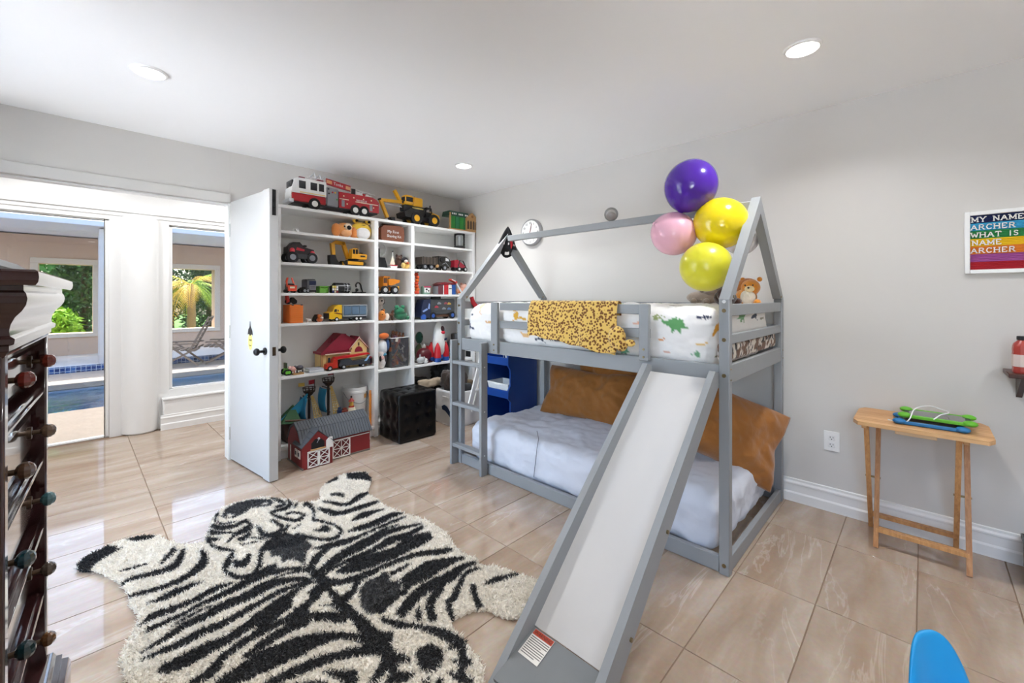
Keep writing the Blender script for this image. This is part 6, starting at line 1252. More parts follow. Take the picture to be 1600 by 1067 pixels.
# ================================================================== built-in toy shelves
SF, SB_ = 3.622, 3.925      # front edge and back
M_SHELF = mat('f2f2f0', 0.4, var=0.01)
su = thing('toy_shelf_unit', 'white built-in shelf unit full of toys along the back wall', 'shelf')
UX = [(1.085, 1.135), (1.925, 1.965), (2.315, 2.352), (3.105, 3.142)]
for (a, b) in UX:
    obj('upright', G().b(a, b, SF, SB_, 0.0, 2.012 if a < 3 else 2.012, 0.002), M_SHELF, su)
TOPZ = 2.012
obj('top_board', G().b(1.085, 3.142, SF - 0.004, SB_, TOPZ - 0.024, TOPZ, 0.002), M_SHELF, su)
obj('back_panel', G().b(1.10, 3.13, SB_ - 0.012, SB_, 0.06, 2.0, 0.001), M_SHELF, su)
Zs = {0: [1.812, 1.562, 1.318, 1.074, 0.655, 0.095], 1: [1.818, 1.562, 1.314, 1.062, 0.608, 0.095], 2: [1.820, 1.565, 1.314, 1.054, 0.606, 0.095]}
cells = [(1.135, 1.925), (1.965, 2.315), (2.352, 3.105)]
for c_, (a, b) in enumerate(cells):
    for z in Zs[c_]:
        obj('shelf_board', G().b(a, b, SF + 0.002, SB_ - 0.012, z - 0.022, z, 0.0015), M_SHELF, su)
    obj('kick_board', G().b(a, b, SF + 0.03, SF + 0.045, 0.0, 0.073), M_SHELF, su)

TY = {}   # plastics
def pl(h, r=0.35): return mat(h, r, var=0.05, scale=30)
RED, YEL, BLK, WHT, GRY, DGR, SIL = pl('b01824'), pl('e9ac1c'), pl('1a1a1c'), pl('e8e8e6'), pl('8d9096'), pl('3f4347'), mat('c9cbce', 0.3, 0.5)
ORG, GRN, BLU, BRN, CRM, NVY, LGR, TAN = pl('e8742a'), pl('3d8f3f'), pl('1c4d9c'), pl('5a3a28'), pl('eadfc6'), pl('1c2748'), pl('6bbf3a'), pl('b98f5c')
RUB = mat('17171a', 0.7); GLS = pl('14161c', 0.1)
z1 = TOPZ
# ---------------- top board: fire truck, dump truck with excavator, train shed
t = Toy('fire_truck', 'large red and white toy fire truck with ladder on top of the shelves', 'toy truck', 446, 592, 279, z1, 3.64, 0.15, vat=500)
t.o.location.z = z1
t.part('chassis', BLK, ('b', 0.02, 0.99, 0.05, 0.95, 0.13, 0.24))
cb_ = t.part('cab', WHT, ('p', [(0.0, 0.42), (0.0, 0.55), (0.03, 0.82), (0.06, 0.86), (0.36, 0.86), (0.36, 0.42)], 0.0, 1.0))
t.part('cab_lower', RED, ('b', 0.0, 0.36, 0.0, 1.0, 0.18, 0.42), parent=cb_)
t.part('front_grille', WHT, ('b', -0.012, 0.005, 0.06, 0.94, 0.22, 0.46), parent=cb_)
t.part('bumper', SIL, ('b', -0.03, 0.02, -0.02, 1.02, 0.13, 0.24), parent=cb_)
t.part('windshield', GLS, ('b', 0.004, 0.02, 0.08, 0.46, 0.55, 0.78), ('b', 0.004, 0.02, 0.54, 0.92, 0.55, 0.78), parent=cb_)
for a, b in ((0.07, 0.14), (0.19, 0.26), (0.28, 0.335)):
    t.part('side_window', GLS, ('b', a, b, -0.012, 0.02, 0.56, 0.78), parent=cb_)
t.part('stripe', pl('e8c98a'), ('b', 0.08, 0.35, -0.006, 0.01, 0.44, 0.47), parent=cb_)
t.part('pump_panel', GRY, ('b', 0.362, 0.505, -0.004, 1.0, 0.16, 0.74))
for i_, (a, b) in enumerate(((0.385, 0.68), (0.43, 0.6), (0.46, 0.6), (0.39, 0.55), (0.48, 0.4))):
    t.part('gauge', [BLK, RED, YEL, BLK, GRN][i_], ('c', 'y', a, -0.01, b, 0.025, 0.02))
bd = t.part('body', RED, ('p', [(0.505, 0.18), (0.505, 0.66), (0.92, 0.66), (0.97, 0.6), (1.0, 0.52), (1.0, 0.18)], 0.0, 1.0))
t.part('stripe', pl('f0e2c8'), ('b', 0.51, 0.62, -0.008, 0.01, 0.44, 0.465), ('b', 0.70, 0.99, -0.008, 0.01, 0.42, 0.445), parent=bd)
for a in (0.535, 0.88): t.part('locker_door', GRY, ('b', a, a + 0.035, -0.01, 0.01, 0.22, 0.42), parent=bd)
for a, b in ((0.56, 0.55), (0.60, 0.32), (0.68, 0.55), (0.80, 0.55), (0.90, 0.55), (0.93, 0.33)):
    t.part('marker_light', pl('f0e6c0'), ('c', 'y', a, -0.008, b, 0.022, 0.02), parent=bd)
t.part('light_bar', pl('7a2a3a'), ('b', 0.08, 0.14, 0.1, 0.9, 0.86, 0.91), ('b', 0.27, 0.34, 0.1, 0.9, 0.86, 0.92))
ld_ = t.part('ladder', WHT, *[('t', [(0.2, y, 1.0), (0.98, y, 0.78)], 0.018, 6) for y in (0.3, 0.7)], *[('t', [(0.22 + 0.04 * k, 0.3, 0.995 - 0.0113 * k), (0.22 + 0.04 * k, 0.7, 0.995 - 0.0113 * k)], 0.01, 5) for k in range(19)])
t.part('ladder_truss', SIL, *[('t', [(0.21 + 0.06 * k, 0.28, 0.98 - 0.017 * k), (0.25 + 0.06 * k, 0.28, 1.12 - 0.02 * k), (0.27 + 0.06 * k, 0.28, 0.965 - 0.017 * k)], 0.022, 5) for k in range(4)], parent=ld_)
bn = t.part('ladder_banner', RED, ('p', [(0.375, 0.84), (0.375, 1.02), (0.66, 0.93), (0.66, 0.75)], 0.2, 0.26), parent=ld_)
t.part('banner_end', pl('e0a070'), ('p', [(0.38, 0.88), (0.38, 0.98), (0.44, 0.96), (0.44, 0.86)], 0.185, 0.2), ('p', [(0.6, 0.80), (0.6, 0.90), (0.655, 0.885), (0.655, 0.785)], 0.185, 0.2), parent=ld_)
t.part('chevron_plate', BLK, ('b', 0.67, 0.72, 0.2, 0.24, 0.66, 0.86), parent=ld_)
t.part('tail_board', WHT, ('p', [(0.70, 0.66), (0.70, 0.80), (0.92, 0.72), (0.95, 0.6)], 0.24, 0.8))
t.part('badge', RED, ('p', [(0.82, 0.66), (0.81, 0.76), (0.86, 0.75), (0.84, 0.70), (0.84, 0.66)], 0.215, 0.235))
t.wheels((0.235, 0.70, 0.81), 0.17, RUB, WHT, 0.18, (-0.03, 0.85))
lettering('Tonka', t.H * 0.12, WHT, t.o, (0.455 * t.W, 0.195 * t.D, 0.865 * t.H), (PI / 2, math.radians(5), 0), 0.0004)
lettering('FIRE RESCUE', t.H * 0.085, WHT, t.o, (0.71 * t.W, -0.009 * t.D, 0.455 * t.H), (PI / 2, 0, 0), 0.0003, sx=0.75)
t = Toy('dump_truck', 'black toy dump truck with yellow hubs and hood on top of the shelves', 'toy truck', 620, 689, 322, z1, 3.645, 0.16, vat=668)
t.part('chassis', BLK, ('b', 0.12, 0.98, 0.2, 0.8, 0.25, 0.42))
t.part('dump_bed', BLK, ('p', [(0.0, 0.3), (-0.02, 0.5), (0.18, 0.72), (0.55, 0.62), (0.5, 0.4), (0.12, 0.28)], 0.0, 1.0))
t.part('cab', BLK, ('b', 0.58, 0.76, 0.1, 0.9, 0.42, 0.66), ('t', [(0.58, 0.12, 0.62), (0.60, 0.12, 0.86), (0.74, 0.12, 0.84), (0.76, 0.12, 0.62)], 0.03, 6), ('t', [(0.58, 0.88, 0.62), (0.60, 0.88, 0.86), (0.74, 0.88, 0.84), (0.76, 0.88, 0.62)], 0.03, 6), ('b', 0.6, 0.74, 0.1, 0.9, 0.83, 0.88))
t.part('driver_seat', GRY, ('b', 0.60, 0.66, 0.3, 0.7, 0.62, 0.78))
t.part('hood', YEL, ('p', [(0.74, 0.45), (0.74, 0.70), (0.98, 0.58), (1.0, 0.42)], 0.12, 0.88))
t.part('exhaust', BLK, ('c', 'z', 0.755, 0.3, 0.88, 0.03, 0.28))
t.part('headlight', pl('f2d78a'), ('c', 'x', 0.995, 0.25, 0.46, 0.04, 0.03), ('c', 'x', 0.995, 0.75, 0.46, 0.04, 0.03))
t.part('grille', DGR, ('b', 0.985, 1.01, 0.35, 0.65, 0.30, 0.5))
t.wheels((0.30, 0.80), 0.29, RUB, YEL, 0.2, (-0.05, 0.85))
dump = t
ex_x0 = atY(592, 330, 3.72).x; ex_x1 = atY(660, 330, 3.72).x; EW = ex_x1 - ex_x0
def zz(v, u=625): return atY(u, v, 3.72).z
e = thing('toy_excavator', 'yellow toy excavator resting in the dump truck bed on top of the shelves', 'toy digger', (ex_x0, 3.72, z1))
def rel(u, v): p = atY(u, v, 3.72); return (p.x - ex_x0, p.z - z1)
a_, b_ = rel(634, 326), rel(658, 310)
obj('turret', G().b(rel(628, 0)[0], rel(660, 0)[0], -0.045, 0.045, rel(640, 331)[1], rel(640, 322)[1]), BLK, e)
ec = obj('cab', G().b(rel(630, 0)[0], rel(642, 0)[0], -0.045, 0.04, rel(640, 322)[1], rel(637, 306)[1]).b(rel(642, 0)[0], rel(657, 0)[0], -0.05, 0.05, rel(645, 324)[1], rel(650, 310)[1]), YEL, e)
obj('cab_window', G().b(rel(631, 0)[0], rel(641, 0)[0], -0.047, -0.044, rel(636, 316)[1], rel(636, 309)[1]).b(rel(630, 0)[0] - 0.002, rel(630, 0)[0] + 0.001, -0.035, 0.03, rel(636, 316)[1], rel(636, 309)[1]), GLS, ec)
obj('hazard_stripe', G().b(rel(640, 0)[0], rel(657, 0)[0], -0.052, -0.049, rel(648, 328)[1], rel(648, 326)[1]), pl('e8d27a'), e)
obj('exhaust', G().c('z', rel(649, 0)[0], 0.02, rel(649, 309)[1], 0.004, 0.03), BLK, e)
def beam(nm, u0, v0, u1, v1, w0, col=YEL, y=0.0, th=0.028):
    p, q = rel(u0, v0), rel(u1, v1)
    return obj(nm, G().bar((p[0], y, p[1]), (q[0], y, q[1]), th, w0, up=(0, 1, 0)), col, e)
beam('upper_boom', 628, 316, 593, 312, 0.03); beam('boom_joint', 627, 318, 616, 297, 0.028); beam('stick', 594, 311, 605, 340, 0.028); beam('piston', 626, 324, 600, 318, 0.008, SIL, -0.02, 0.008)
for (u, v) in ((593, 311), (628, 316)):
    p = rel(u, v); obj('pivot', G().c('y', p[0], 0, p[1], 0.010, 0.036), BLK, e)
p = rel(611, 340); obj('bucket', G().prism([(p[0] - 0.02, 0.045), (p[0] + 0.025, 0.05), (p[0] + 0.03, 0.004), (p[0] - 0.005, 0.004)], -0.03, 0.03), BLK, e)
obj('support_base', G().b(rel(632, 0)[0], rel(654, 0)[0], -0.04, 0.04, 0.085, rel(640, 330)[1]), BLK, e)
t = Toy('train_shed', 'green wooden toy train shed with a gabled end on the right of the top board', 'toy building', 688, 747, 335, z1, 3.63, 0.16, vat=738)
t.part('base', TAN, ('b', 0.0, 1.0, 0, 1, 0, 0.07))
t.part('roof', pl('1f4a3a'), ('p', [(0.02, 0.70), (0.05, 0.95), (0.68, 0.95), (0.70, 0.70)], 0.1, 0.9))
lettering('BAR ROOM 213', t.H * 0.13, WHT, t.o, (0.09 * t.W, 0.095 * t.D, 0.78 * t.H), (PI / 2, 0, 0), 0.0004, sx=0.8) if False else t.part('roof_lettering_marks', WHT, *[('b', 0.12 + 0.055 * k, 0.155 + 0.055 * k, 0.088, 0.1, 0.78, 0.86) for k in range(10) if k not in (3, 7)])
for k in range(4): t.part('panel', pl('2f8a3a') if k % 2 == 0 else pl('277a4a'), ('b', 0.10 + 0.145 * k, 0.235 + 0.145 * k, 0.12, 0.2, 0.08, 0.70))
t.part('post', TAN, ('b', 0.03, 0.075, 0.05, 0.15, 0.05, 0.85))
gf = t.part('gable_front', TAN, ('p', [(0.58, 0.06), (0.58, 0.70), (0.79, 1.0), (1.0, 0.70), (1.0, 0.06)], 0.0, 0.18))
for k in range(4): t.part('doorway', pl('5a4a3a'), ('p', [(0.61 + 0.098 * k, 0.14), (0.61 + 0.098 * k, 0.5), (0.64 + 0.098 * k, 0.6), (0.67 + 0.098 * k, 0.5), (0.67 + 0.098 * k, 0.14)], -0.02, 0.02), parent=gf)
t.part('rosette', pl('9a6a3a'), ('c', 'y', 0.79, -0.01, 0.80, 0.07, 0.03), parent=gf)

# ---------------- first row
z = Zs[0][0]
t = Toy('toy_sword', 'thin white plastic toy sword lying on the first shelf', 'toy', 455, 518, 354, z, 3.66, 0.08, vat=460)
t.H = 0.03
t.part('blade', WHT, ('b', 0.15, 1.0, 0.45, 0.7, 0.0, 0.25), ('b', 0.0, 0.12, 0.5, 0.65, 0.0, 0.5))
t.part('guard', WHT, ('p', [(0.1, 0.0), (0.04, 1.0), (0.12, 0.9), (0.2, 0.0)], 0.3, 0.45))
def plush_at(name, label, u0, u1, vtop, z, yf, d, parts, group='plush toys on the shelves', cat='plush toy'):
    t = Toy(name, label, cat, u0, u1, vtop, z, yf, d, group, rnd=True)
    hd = None
    for p in parts:
        m = mat(p[1], 0.92, var=0.1, scale=50, sheen=0.4, bump=0.4, bscale=150) if isinstance(p[1], str) else p[1]
        g = G((t.W, t.D, t.H), 1.0)
        for sh in p[2:]:
            if sh[0] == 's':
                _, x, y, zc, rx, ry, rz = sh; g.rs = 1.0; g.s_(x, y, zc, rx * t.W, ry * t.D, rz * t.H)
            else:
                g.rs = t.H; shape(g, sh); g.rs = 1.0
        par = hd if p[0] in ('eye', 'nose', 'muzzle', 'mouth', 'ear', 'beak', 'cheek') and hd is not None else t.o
        o = obj(p[0], g, m, par)
        if p[0] == 'head': hd = o
    return t
EYE = pl('121214', 0.2)
plush_at('plush_puppy', 'orange floppy-eared plush puppy head lying on the first shelf', 517, 558, 347, z, 3.64, 0.13, [
    ('head', 'f0a45c', ('s', 0.5, 0.5, 0.5, 0.32, 0.45, 0.48)), ('ear', 'e8924a', ('s', 0.17, 0.4, 0.45, 0.17, 0.25, 0.42)), ('ear', 'e8924a', ('s', 0.85, 0.4, 0.35, 0.14, 0.25, 0.40)),
    ('muzzle', 'f6dcc0', ('s', 0.56, 0.12, 0.66, 0.16, 0.15, 0.25)), ('nose', EYE, ('s', 0.57, -0.02, 0.62, 0.085, 0.1, 0.14)), ('eye', EYE, ('s', 0.42, 0.08, 0.68, 0.03, 0.06, 0.06)), ('cheek', 'f3b27a', ('s', 0.52, 0.2, 0.28, 0.2, 0.25, 0.24))])
plush_at('round_plush_frog', 'round yellow plush frog with a white belly on the first shelf', 546, 582, 341, z, 3.65, 0.13, [
    ('head', 'edc63a', ('s', 0.5, 0.5, 0.40, 0.5, 0.42, 0.42)), ('belly', 'f0efee', ('s', 0.5, 0.2, 0.28, 0.33, 0.24, 0.28)), ('ear', 'edc63a', ('s', 0.22, 0.4, 0.86, 0.12, 0.2, 0.13)), ('ear', 'edc63a', ('s', 0.78, 0.4, 0.86, 0.12, 0.2, 0.13)),
    ('eye', EYE, ('s', 0.22, 0.20, 0.84, 0.06, 0.08, 0.065)), ('eye', EYE, ('s', 0.78, 0.20, 0.84, 0.06, 0.08, 0.065)), ('mouth', pl('8a6a20'), ('t', [(0.42, 0.115, 0.66), (0.5, 0.11, 0.64), (0.58, 0.115, 0.66)], 0.012, 5))])
z = Zs[1][0]
t = Toy('wash_bag', 'brown leather kids wash bag with white lettering on the first shelf', 'bag', 590, 632, 352, z, 3.645, 0.07)
M_LEA = mat('7a4226', 0.55, var=0.1, scale=30, bump=0.3, bscale=80)
t.part('body', M_LEA, ('p', [(0.0, 0.1), (0.0, 0.75), (0.12, 0.92), (0.85, 1.0), (0.97, 0.88), (1.0, 0.5), (0.98, 0.08), (0.93, 0.0), (0.06, 0.0)], 0.02, 0.98))
t.part('zip', pl('5a2e1a'), ('b', 0.1, 0.9, 0.4, 0.6, 0.96, 1.03)); t.part('end_tab', M_LEA, ('b', -0.04, 0.08, 0.3, 0.7, 0.35, 0.75))
lettering('My First', t.H * 0.24, WHT, t.o, (0.5 * t.W, -0.002, 0.50 * t.H), (PI / 2, 0, 0), 0.0006, 'CENTER'); lettering('Shaving Kit', t.H * 0.22, WHT, t.o, (0.54 * t.W, -0.002, 0.24 * t.H), (PI / 2, 0, 0), 0.0006, 'CENTER')
z = Zs[2][0]
t = Toy('display_jar', 'clear cylinder display case with black lid and base on the first shelf', 'jar', 707, 729, 364, z, 3.66, 0.10, rnd=True)
r_ = 0.5 * t.W / t.H * 0.8
t.part('base', BLK, ('c', 'z', 0.5, 0.5, 0.09, r_, 0.18, None, 28)); t.part('lid', BLK, ('c', 'z', 0.5, 0.5, 0.97, r_, 0.06, None, 28))
t.part('glass_wall', glass_mat('jar_glass', (0.9, 0.92, 0.92), 1.4), ('c', 'z', 0.5, 0.5, 0.56, r_ * 0.95, 0.76, None, 28)); t.part('inner_figure', SIL, ('c', 'z', 0.5, 0.5, 0.5, r_ * 0.25, 0.6, r_ * 0.4, 14))

# ---------------- second row
z = Zs[0][1]
t = Toy('monster_truck', 'black and red toy monster truck at the left of the second shelf', 'toy truck', 441, 493, 376, z, 3.65, 0.13)
t.part('chassis', BLK, ('b', 0.08, 0.95, 0.2, 0.8, 0.22, 0.42))
t.part('body', pl('241c20'), ('p', [(0.02, 0.42), (0.03, 0.70), (0.25, 0.78), (0.62, 0.70), (0.95, 0.62), (1.0, 0.42), (0.8, 0.36), (0.2, 0.36)], 0.08, 0.92))
t.part('cabin', BLK, ('p', [(0.08, 0.70), (0.22, 0.90), (0.46, 0.92), (0.62, 0.72)], 0.18, 0.82)); t.part('spoiler', BLK, ('b', 0.6, 0.7, 0.1, 0.9, 0.72, 0.8))
t.part('trim', pl('c22a3a'), ('p', [(0.30, 0.56), (0.34, 0.68), (0.62, 0.60), (0.60, 0.52)], 0.06, 0.1)); t.part('headlight', pl('d83a46'), ('s', 0.17, 0.08, 0.52, 0.11, 0.08, 0.13), ('s', 0.9, 0.08, 0.44, 0.11, 0.08, 0.13))
t.part('bumper', DGR, ('p', [(0.33, 0.2), (0.3, 0.4), (0.72, 0.38), (0.66, 0.18)], -0.05, 0.1))
t.wheels((0.17, 0.87), 0.24, RUB, GRY, 0.26, (-0.06, 0.80))
def digger(label, u0, u1, vtop, z, yf, d, col, name='toy_digger'):
    t = Toy(name, label, 'toy digger', u0, u1, vtop, z, yf, d)
    for y in (0.0, 0.72):
        tr = t.part('track', BLK, ('b', 0.33, 0.98, y, y + 0.28, 0.0, 0.22, 0.09)); t.part('track_cover', col, ('b', 0.42, 0.86, y - 0.02, y + 0.1, 0.05, 0.18), parent=tr)
    t.part('turntable', BLK, ('c', 'z', 0.68, 0.5, 0.26, 0.2, 0.08))
    t.part('house', col, ('p', [(0.55, 0.29), (0.55, 0.50), (0.98, 0.50), (1.0, 0.45), (0.98, 0.29)], 0.1, 0.95))
    cb = t.part('cab', col, ('p', [(0.54, 0.30), (0.56, 0.66), (0.60, 0.70), (0.72, 0.70), (0.74, 0.30)], 0.05, 0.5))
    t.part('cab_window', GLS, ('b', 0.575, 0.635, 0.03, 0.08, 0.48, 0.66), ('b', 0.655, 0.71, 0.03, 0.08, 0.48, 0.66), parent=cb)
    t.part('vent', BLK, ('b', 0.80, 0.94, 0.08, 0.12, 0.38, 0.44), ('b', 0.84, 0.92, 0.3, 0.7, 0.5, 0.56))
    t.part('boom', col, ('p', [(0.50, 0.30), (0.40, 0.72), (0.36, 0.93), (0.44, 0.95), (0.50, 0.74), (0.58, 0.34)], 0.5, 0.7)); t.part('boom', col, ('p', [(0.10, 0.88), (0.20, 0.98), (0.44, 0.95), (0.42, 0.82), (0.2, 0.84)], 0.5, 0.7))
    t.part('stick', col, ('p', [(0.06, 0.86), (0.16, 0.90), (0.18, 0.36), (0.10, 0.36)], 0.48, 0.72)); t.part('piston', SIL, ('t', [(0.12, 0.6, 1.0), (0.4, 0.6, 1.0)], 0.018, 6))
    t.part('bucket', BLK, ('p', [(0.02, 0.40), (0.16, 0.42), (0.20, 0.25), (0.30, 0.04), (0.04, 0.04), (0.02, 0.2)], 0.4, 0.8))
    for k in range(4): t.part('bucket_tooth', BLK, ('b', 0.29, 0.33, 0.42 + 0.1 * k, 0.47 + 0.1 * k, 0.03, 0.08))
    return t
digger('yellow toy excavator with a raised arm on the second shelf', 508, 575, 376, z, 3.65, 0.15, pl('e0a01e'))
z = Zs[1][1]
t = Toy('wire_desk_toy', 'black stand with a thin wire ring at the left of the middle second shelf', 'ornament', 588, 605, 380, z, 3.66, 0.08, rnd=True)
t.part('base', BLK, ('p', [(0.0, 0.0), (0.08, 0.42), (0.70, 0.42), (0.98, 0.0)], 0.2, 0.9)); t.part('stem', BLK, ('t', [(0.25, 0.5, 0.4), (0.22, 0.5, 0.55), (0.2, 0.5, 0.78)], 0.035, 6))
t.part('ring', SIL, ('t', [(0.42 + 0.45 * math.cos(a), 0.5, 0.74 + 0.25 * math.sin(a)) for a in np.linspace(-2.2, 3.2, 26)], 0.012, 5))
t = Toy('toy_sailboat', 'small white toy sailboat with a red stripe on the second shelf', 'toy boat', 607, 620, 392, z, 3.645, 0.05, rnd=True)
t.part('hull', WHT, ('p', [(0.0, 0.18), (0.12, 0.0), (0.88, 0.0), (1.0, 0.18)], 0, 1)); t.part('stripe', RED, ('b', 0.02, 0.98, -0.02, 1.02, 0.13, 0.19)); t.part('mast', WHT, ('c', 'z', 0.5, 0.5, 0.58, 0.022, 0.8)); t.part('sail', CRM, ('p', [(0.15, 0.22), (0.5, 0.82), (0.82, 0.22)], 0.46, 0.54)); t.part('mast_top', BLK, ('s', 0.5, 0.5, 0.97, 0.05))
plush_at('plush_owl', 'dark brown plush owl behind the sailboat', 616, 629, 398, z, 3.70, 0.09, [('body', '4a3026', ('s', 0.5, 0.5, 0.42, 0.5, 0.5, 0.42)), ('head', '5a3c2e', ('s', 0.5, 0.4, 0.72, 0.4, 0.42, 0.25)), ('ear', '3a241c', ('s', 0.2, 0.4, 0.93, 0.12, 0.15, 0.1)), ('ear', '3a241c', ('s', 0.8, 0.4, 0.93, 0.12, 0.15, 0.1)), ('eye', '8a7a6a', ('s', 0.35, 0.02, 0.74, 0.1, 0.1, 0.08))])
plush_at('plush_duck', 'yellow plush duck with a black and white head on the second shelf', 625, 642, 401, z, 3.645, 0.09, [('body', 'e8bf62', ('s', 0.5, 0.5, 0.3, 0.42, 0.5, 0.3)), ('head', '1d1c22', ('s', 0.4, 0.45, 0.7, 0.3, 0.4, 0.28)), ('cheek', 'efebe4', ('s', 0.36, 0.15, 0.62, 0.17, 0.25, 0.13)), ('beak', 'd9642a', ('s', 0.45, -0.05, 0.48, 0.1, 0.15, 0.07)), ('wing', 'eccb7a', ('s', 0.9, 0.4, 0.3, 0.14, 0.3, 0.25)), ('wing', 'eccb7a', ('s', 0.1, 0.2, 0.28, 0.14, 0.3, 0.22)), ('scarf', 'a8502a', ('s', 0.5, 0.3, 0.42, 0.25, 0.35, 0.05))])
z = Zs[2][1]
t = Toy('army_truck', 'dark brown toy army truck with a flatbed on the right second shelf', 'toy truck', 649, 705, 400, z, 3.64, 0.12)
ARM = pl('4a4038', 0.6); ARD = pl('26231f', 0.6)
t.part('chassis', BLK, ('b', 0.0, 0.98, 0.2, 0.8, 0.2, 0.34))
fb = t.part('flat_bed', ARM, ('b', 0.0, 0.52, 0.0, 1.0, 0.36, 0.44), ('b', 0.0, 0.52, -0.01, 0.03, 0.44, 0.86), ('b', 0.0, 0.52, 0.97, 1.0, 0.44, 0.86), ('b', 0.0, 0.02, 0.0, 1.0, 0.44, 0.86), ('b', 0.5, 0.52, 0.0, 1.0, 0.44, 0.9))
for k in range(5): t.part('bed_rib', ARD, ('b', 0.03 + 0.11 * k, 0.05 + 0.11 * k, -0.03, 0.0, 0.42, 0.88), parent=fb)
cb = t.part('cab', ARD, ('p', [(0.55, 0.3), (0.55, 1.0), (0.82, 1.0), (0.95, 0.82), (1.0, 0.6), (0.98, 0.3)], 0.02, 0.98))
t.part('spare_wheel', RUB, ('c', 'y', 0.66, -0.04, 0.76, 0.16, 0.1), parent=cb); t.part('window', SIL, ('p', [(0.80, 0.68), (0.80, 0.92), (0.90, 0.84), (0.93, 0.68)], 0.0, 0.03), parent=cb); t.part('fender', GRY, ('t', [(0.68, -0.02, 0.44), (0.80, -0.02, 0.56), (0.92, -0.02, 0.3)], 0.02, 6), parent=cb)
t.part('tank', TAN, ('c', 'y', 0.52, 0.1, 0.3, 0.12, 0.2))
t.wheels((0.10, 0.31, 0.77), 0.2, RUB, GRY, 0.2, (-0.03, 0.83))
t = Toy('toy_buggy', 'small red and black toy buggy at the right end of the second shelf', 'toy car', 702, 730, 406, z, 3.64, 0.10)
t.part('chassis', BLK, ('b', 0.05, 0.98, 0.15, 0.85, 0.1, 0.35)); t.part('body', pl('9c1c30'), ('p', [(0.0, 0.35), (0.02, 0.9), (0.25, 1.0), (0.55, 0.75), (0.95, 0.45), (1.0, 0.3)], 0.1, 0.9)); t.part('roll_cage', BLK, ('t', [(0.3, 0.1, 0.4), (0.45, 0.1, 0.95), (0.7, 0.1, 0.9), (0.9, 0.1, 0.45)], 0.05, 6)); t.part('seat', DGR, ('b', 0.35, 0.55, 0.3, 0.7, 0.4, 0.7))
t.wheels((0.35, 0.86), 0.2, RUB, SIL, 0.2, (-0.04, 0.84))

# ---------------- third row
z = Zs[0][2]
t = Toy('toy_bulldozer', 'orange-red toy bulldozer at the left of the third shelf', 'toy digger', 442, 465, 434, z, 3.645, 0.12)
OR2 = pl('e04a2e')
t.part('blade', OR2, ('p', [(0.08, 0.12), (0.02, 0.5), (0.95, 0.5), (0.9, 0.12)], 0.0, 0.2)); t.part('blade_text', CRM, ('b', 0.2, 0.7, -0.02, 0.0, 0.30, 0.42)); t.part('arm', OR2, ('t', [(0.1, 0.3, 0.4), (0.12, 0.5, 0.75), (0.28, 0.6, 1.0)], 0.06, 6), ('t', [(0.85, 0.3, 0.4), (0.8, 0.5, 0.75), (0.72, 0.6, 1.0)], 0.06, 6)); t.part('body', BLK, ('b', 0.15, 0.85, 0.25, 0.95, 0.2, 0.62)); t.part('track', BLK, ('b', 0.0, 0.25, 0.2, 1.0, 0.0, 0.25, 0.1)); t.part('track', BLK, ('b', 0.75, 1.0, 0.2, 1.0, 0.0, 0.25, 0.1))
t = Toy('semi_cab', 'grey toy semi truck cab with navy visor on the third shelf', 'toy truck', 466, 494, 436, z, 3.65, 0.12)
t.part('cab', pl('55575c'), ('b', 0.25, 1.0, 0.0, 1.0, 0.18, 0.92, 0.05)); t.part('windshield', NVY, ('b', 0.44, 0.99, -0.02, 0.02, 0.58, 0.86)); t.part('roof', DGR, ('p', [(0.25, 0.9), (0.35, 1.0), (0.9, 1.0), (1.0, 0.9)], 0.05, 1.0)); t.part('grille', GRY, ('b', 0.46, 0.96, -0.03, 0.02, 0.24, 0.54)); t.part('grille_bar', BLK, *[('b', 0.5, 0.92, -0.045, -0.025, 0.30 + 0.08 * k, 0.33 + 0.08 * k) for k in range(3)]); t.part('frame_rail', BLK, ('b', 0.0, 0.5, 0.2, 0.8, 0.15, 0.4)); t.part('bumper', BLK, ('b', 0.42, 1.0, -0.04, 0.05, 0.08, 0.22))
t.wheels((0.36, 0.10), 0.17, RUB, GRY, 0.2, (0.0, 0.8))
t = Toy('green_box', 'lime green translucent plastic box on the third shelf', 'box', 492, 514, 447, z, 3.68, 0.10)
M_GB = mat('79c04a', 0.25, trans=0.3, var=0.03)
t.part('tub', M_GB, ('b', 0.0, 1.0, 0, 1, 0, 0.82)); t.part('lid', M_GB, ('b', -0.03, 1.03, -0.03, 1.03, 0.82, 1.0))
t = Toy('puzzle_cube', 'colour puzzle cube with yellow, white and blue squares on the third shelf', 'puzzle cube', 514, 529, 446, z, 3.64, 0.06)
t.part('core', BLK, ('b', 0, 1, 0, 1, 0, 1))
qc = [['1f2c6c', 'd8c9a8', '8a1f2e'], ['f2f2f0', 'e8d9b0', 'f2f2f0'], ['e8df8a', 'e0c860', 'f2f2f0']]
for i_ in range(3):
    for j_ in range(3): t.part('sticker', pl(qc[i_][j_]), ('b', 0.06 + 0.31 * j_, 0.32 + 0.31 * j_, -0.03, 0.01, 0.06 + 0.31 * i_, 0.32 + 0.31 * i_))
t = Toy('toy_engine', 'black cylindrical toy engine with silver bands on the third shelf', 'toy', 516, 550, 440, z, 3.70, 0.11)
rr = 0.42
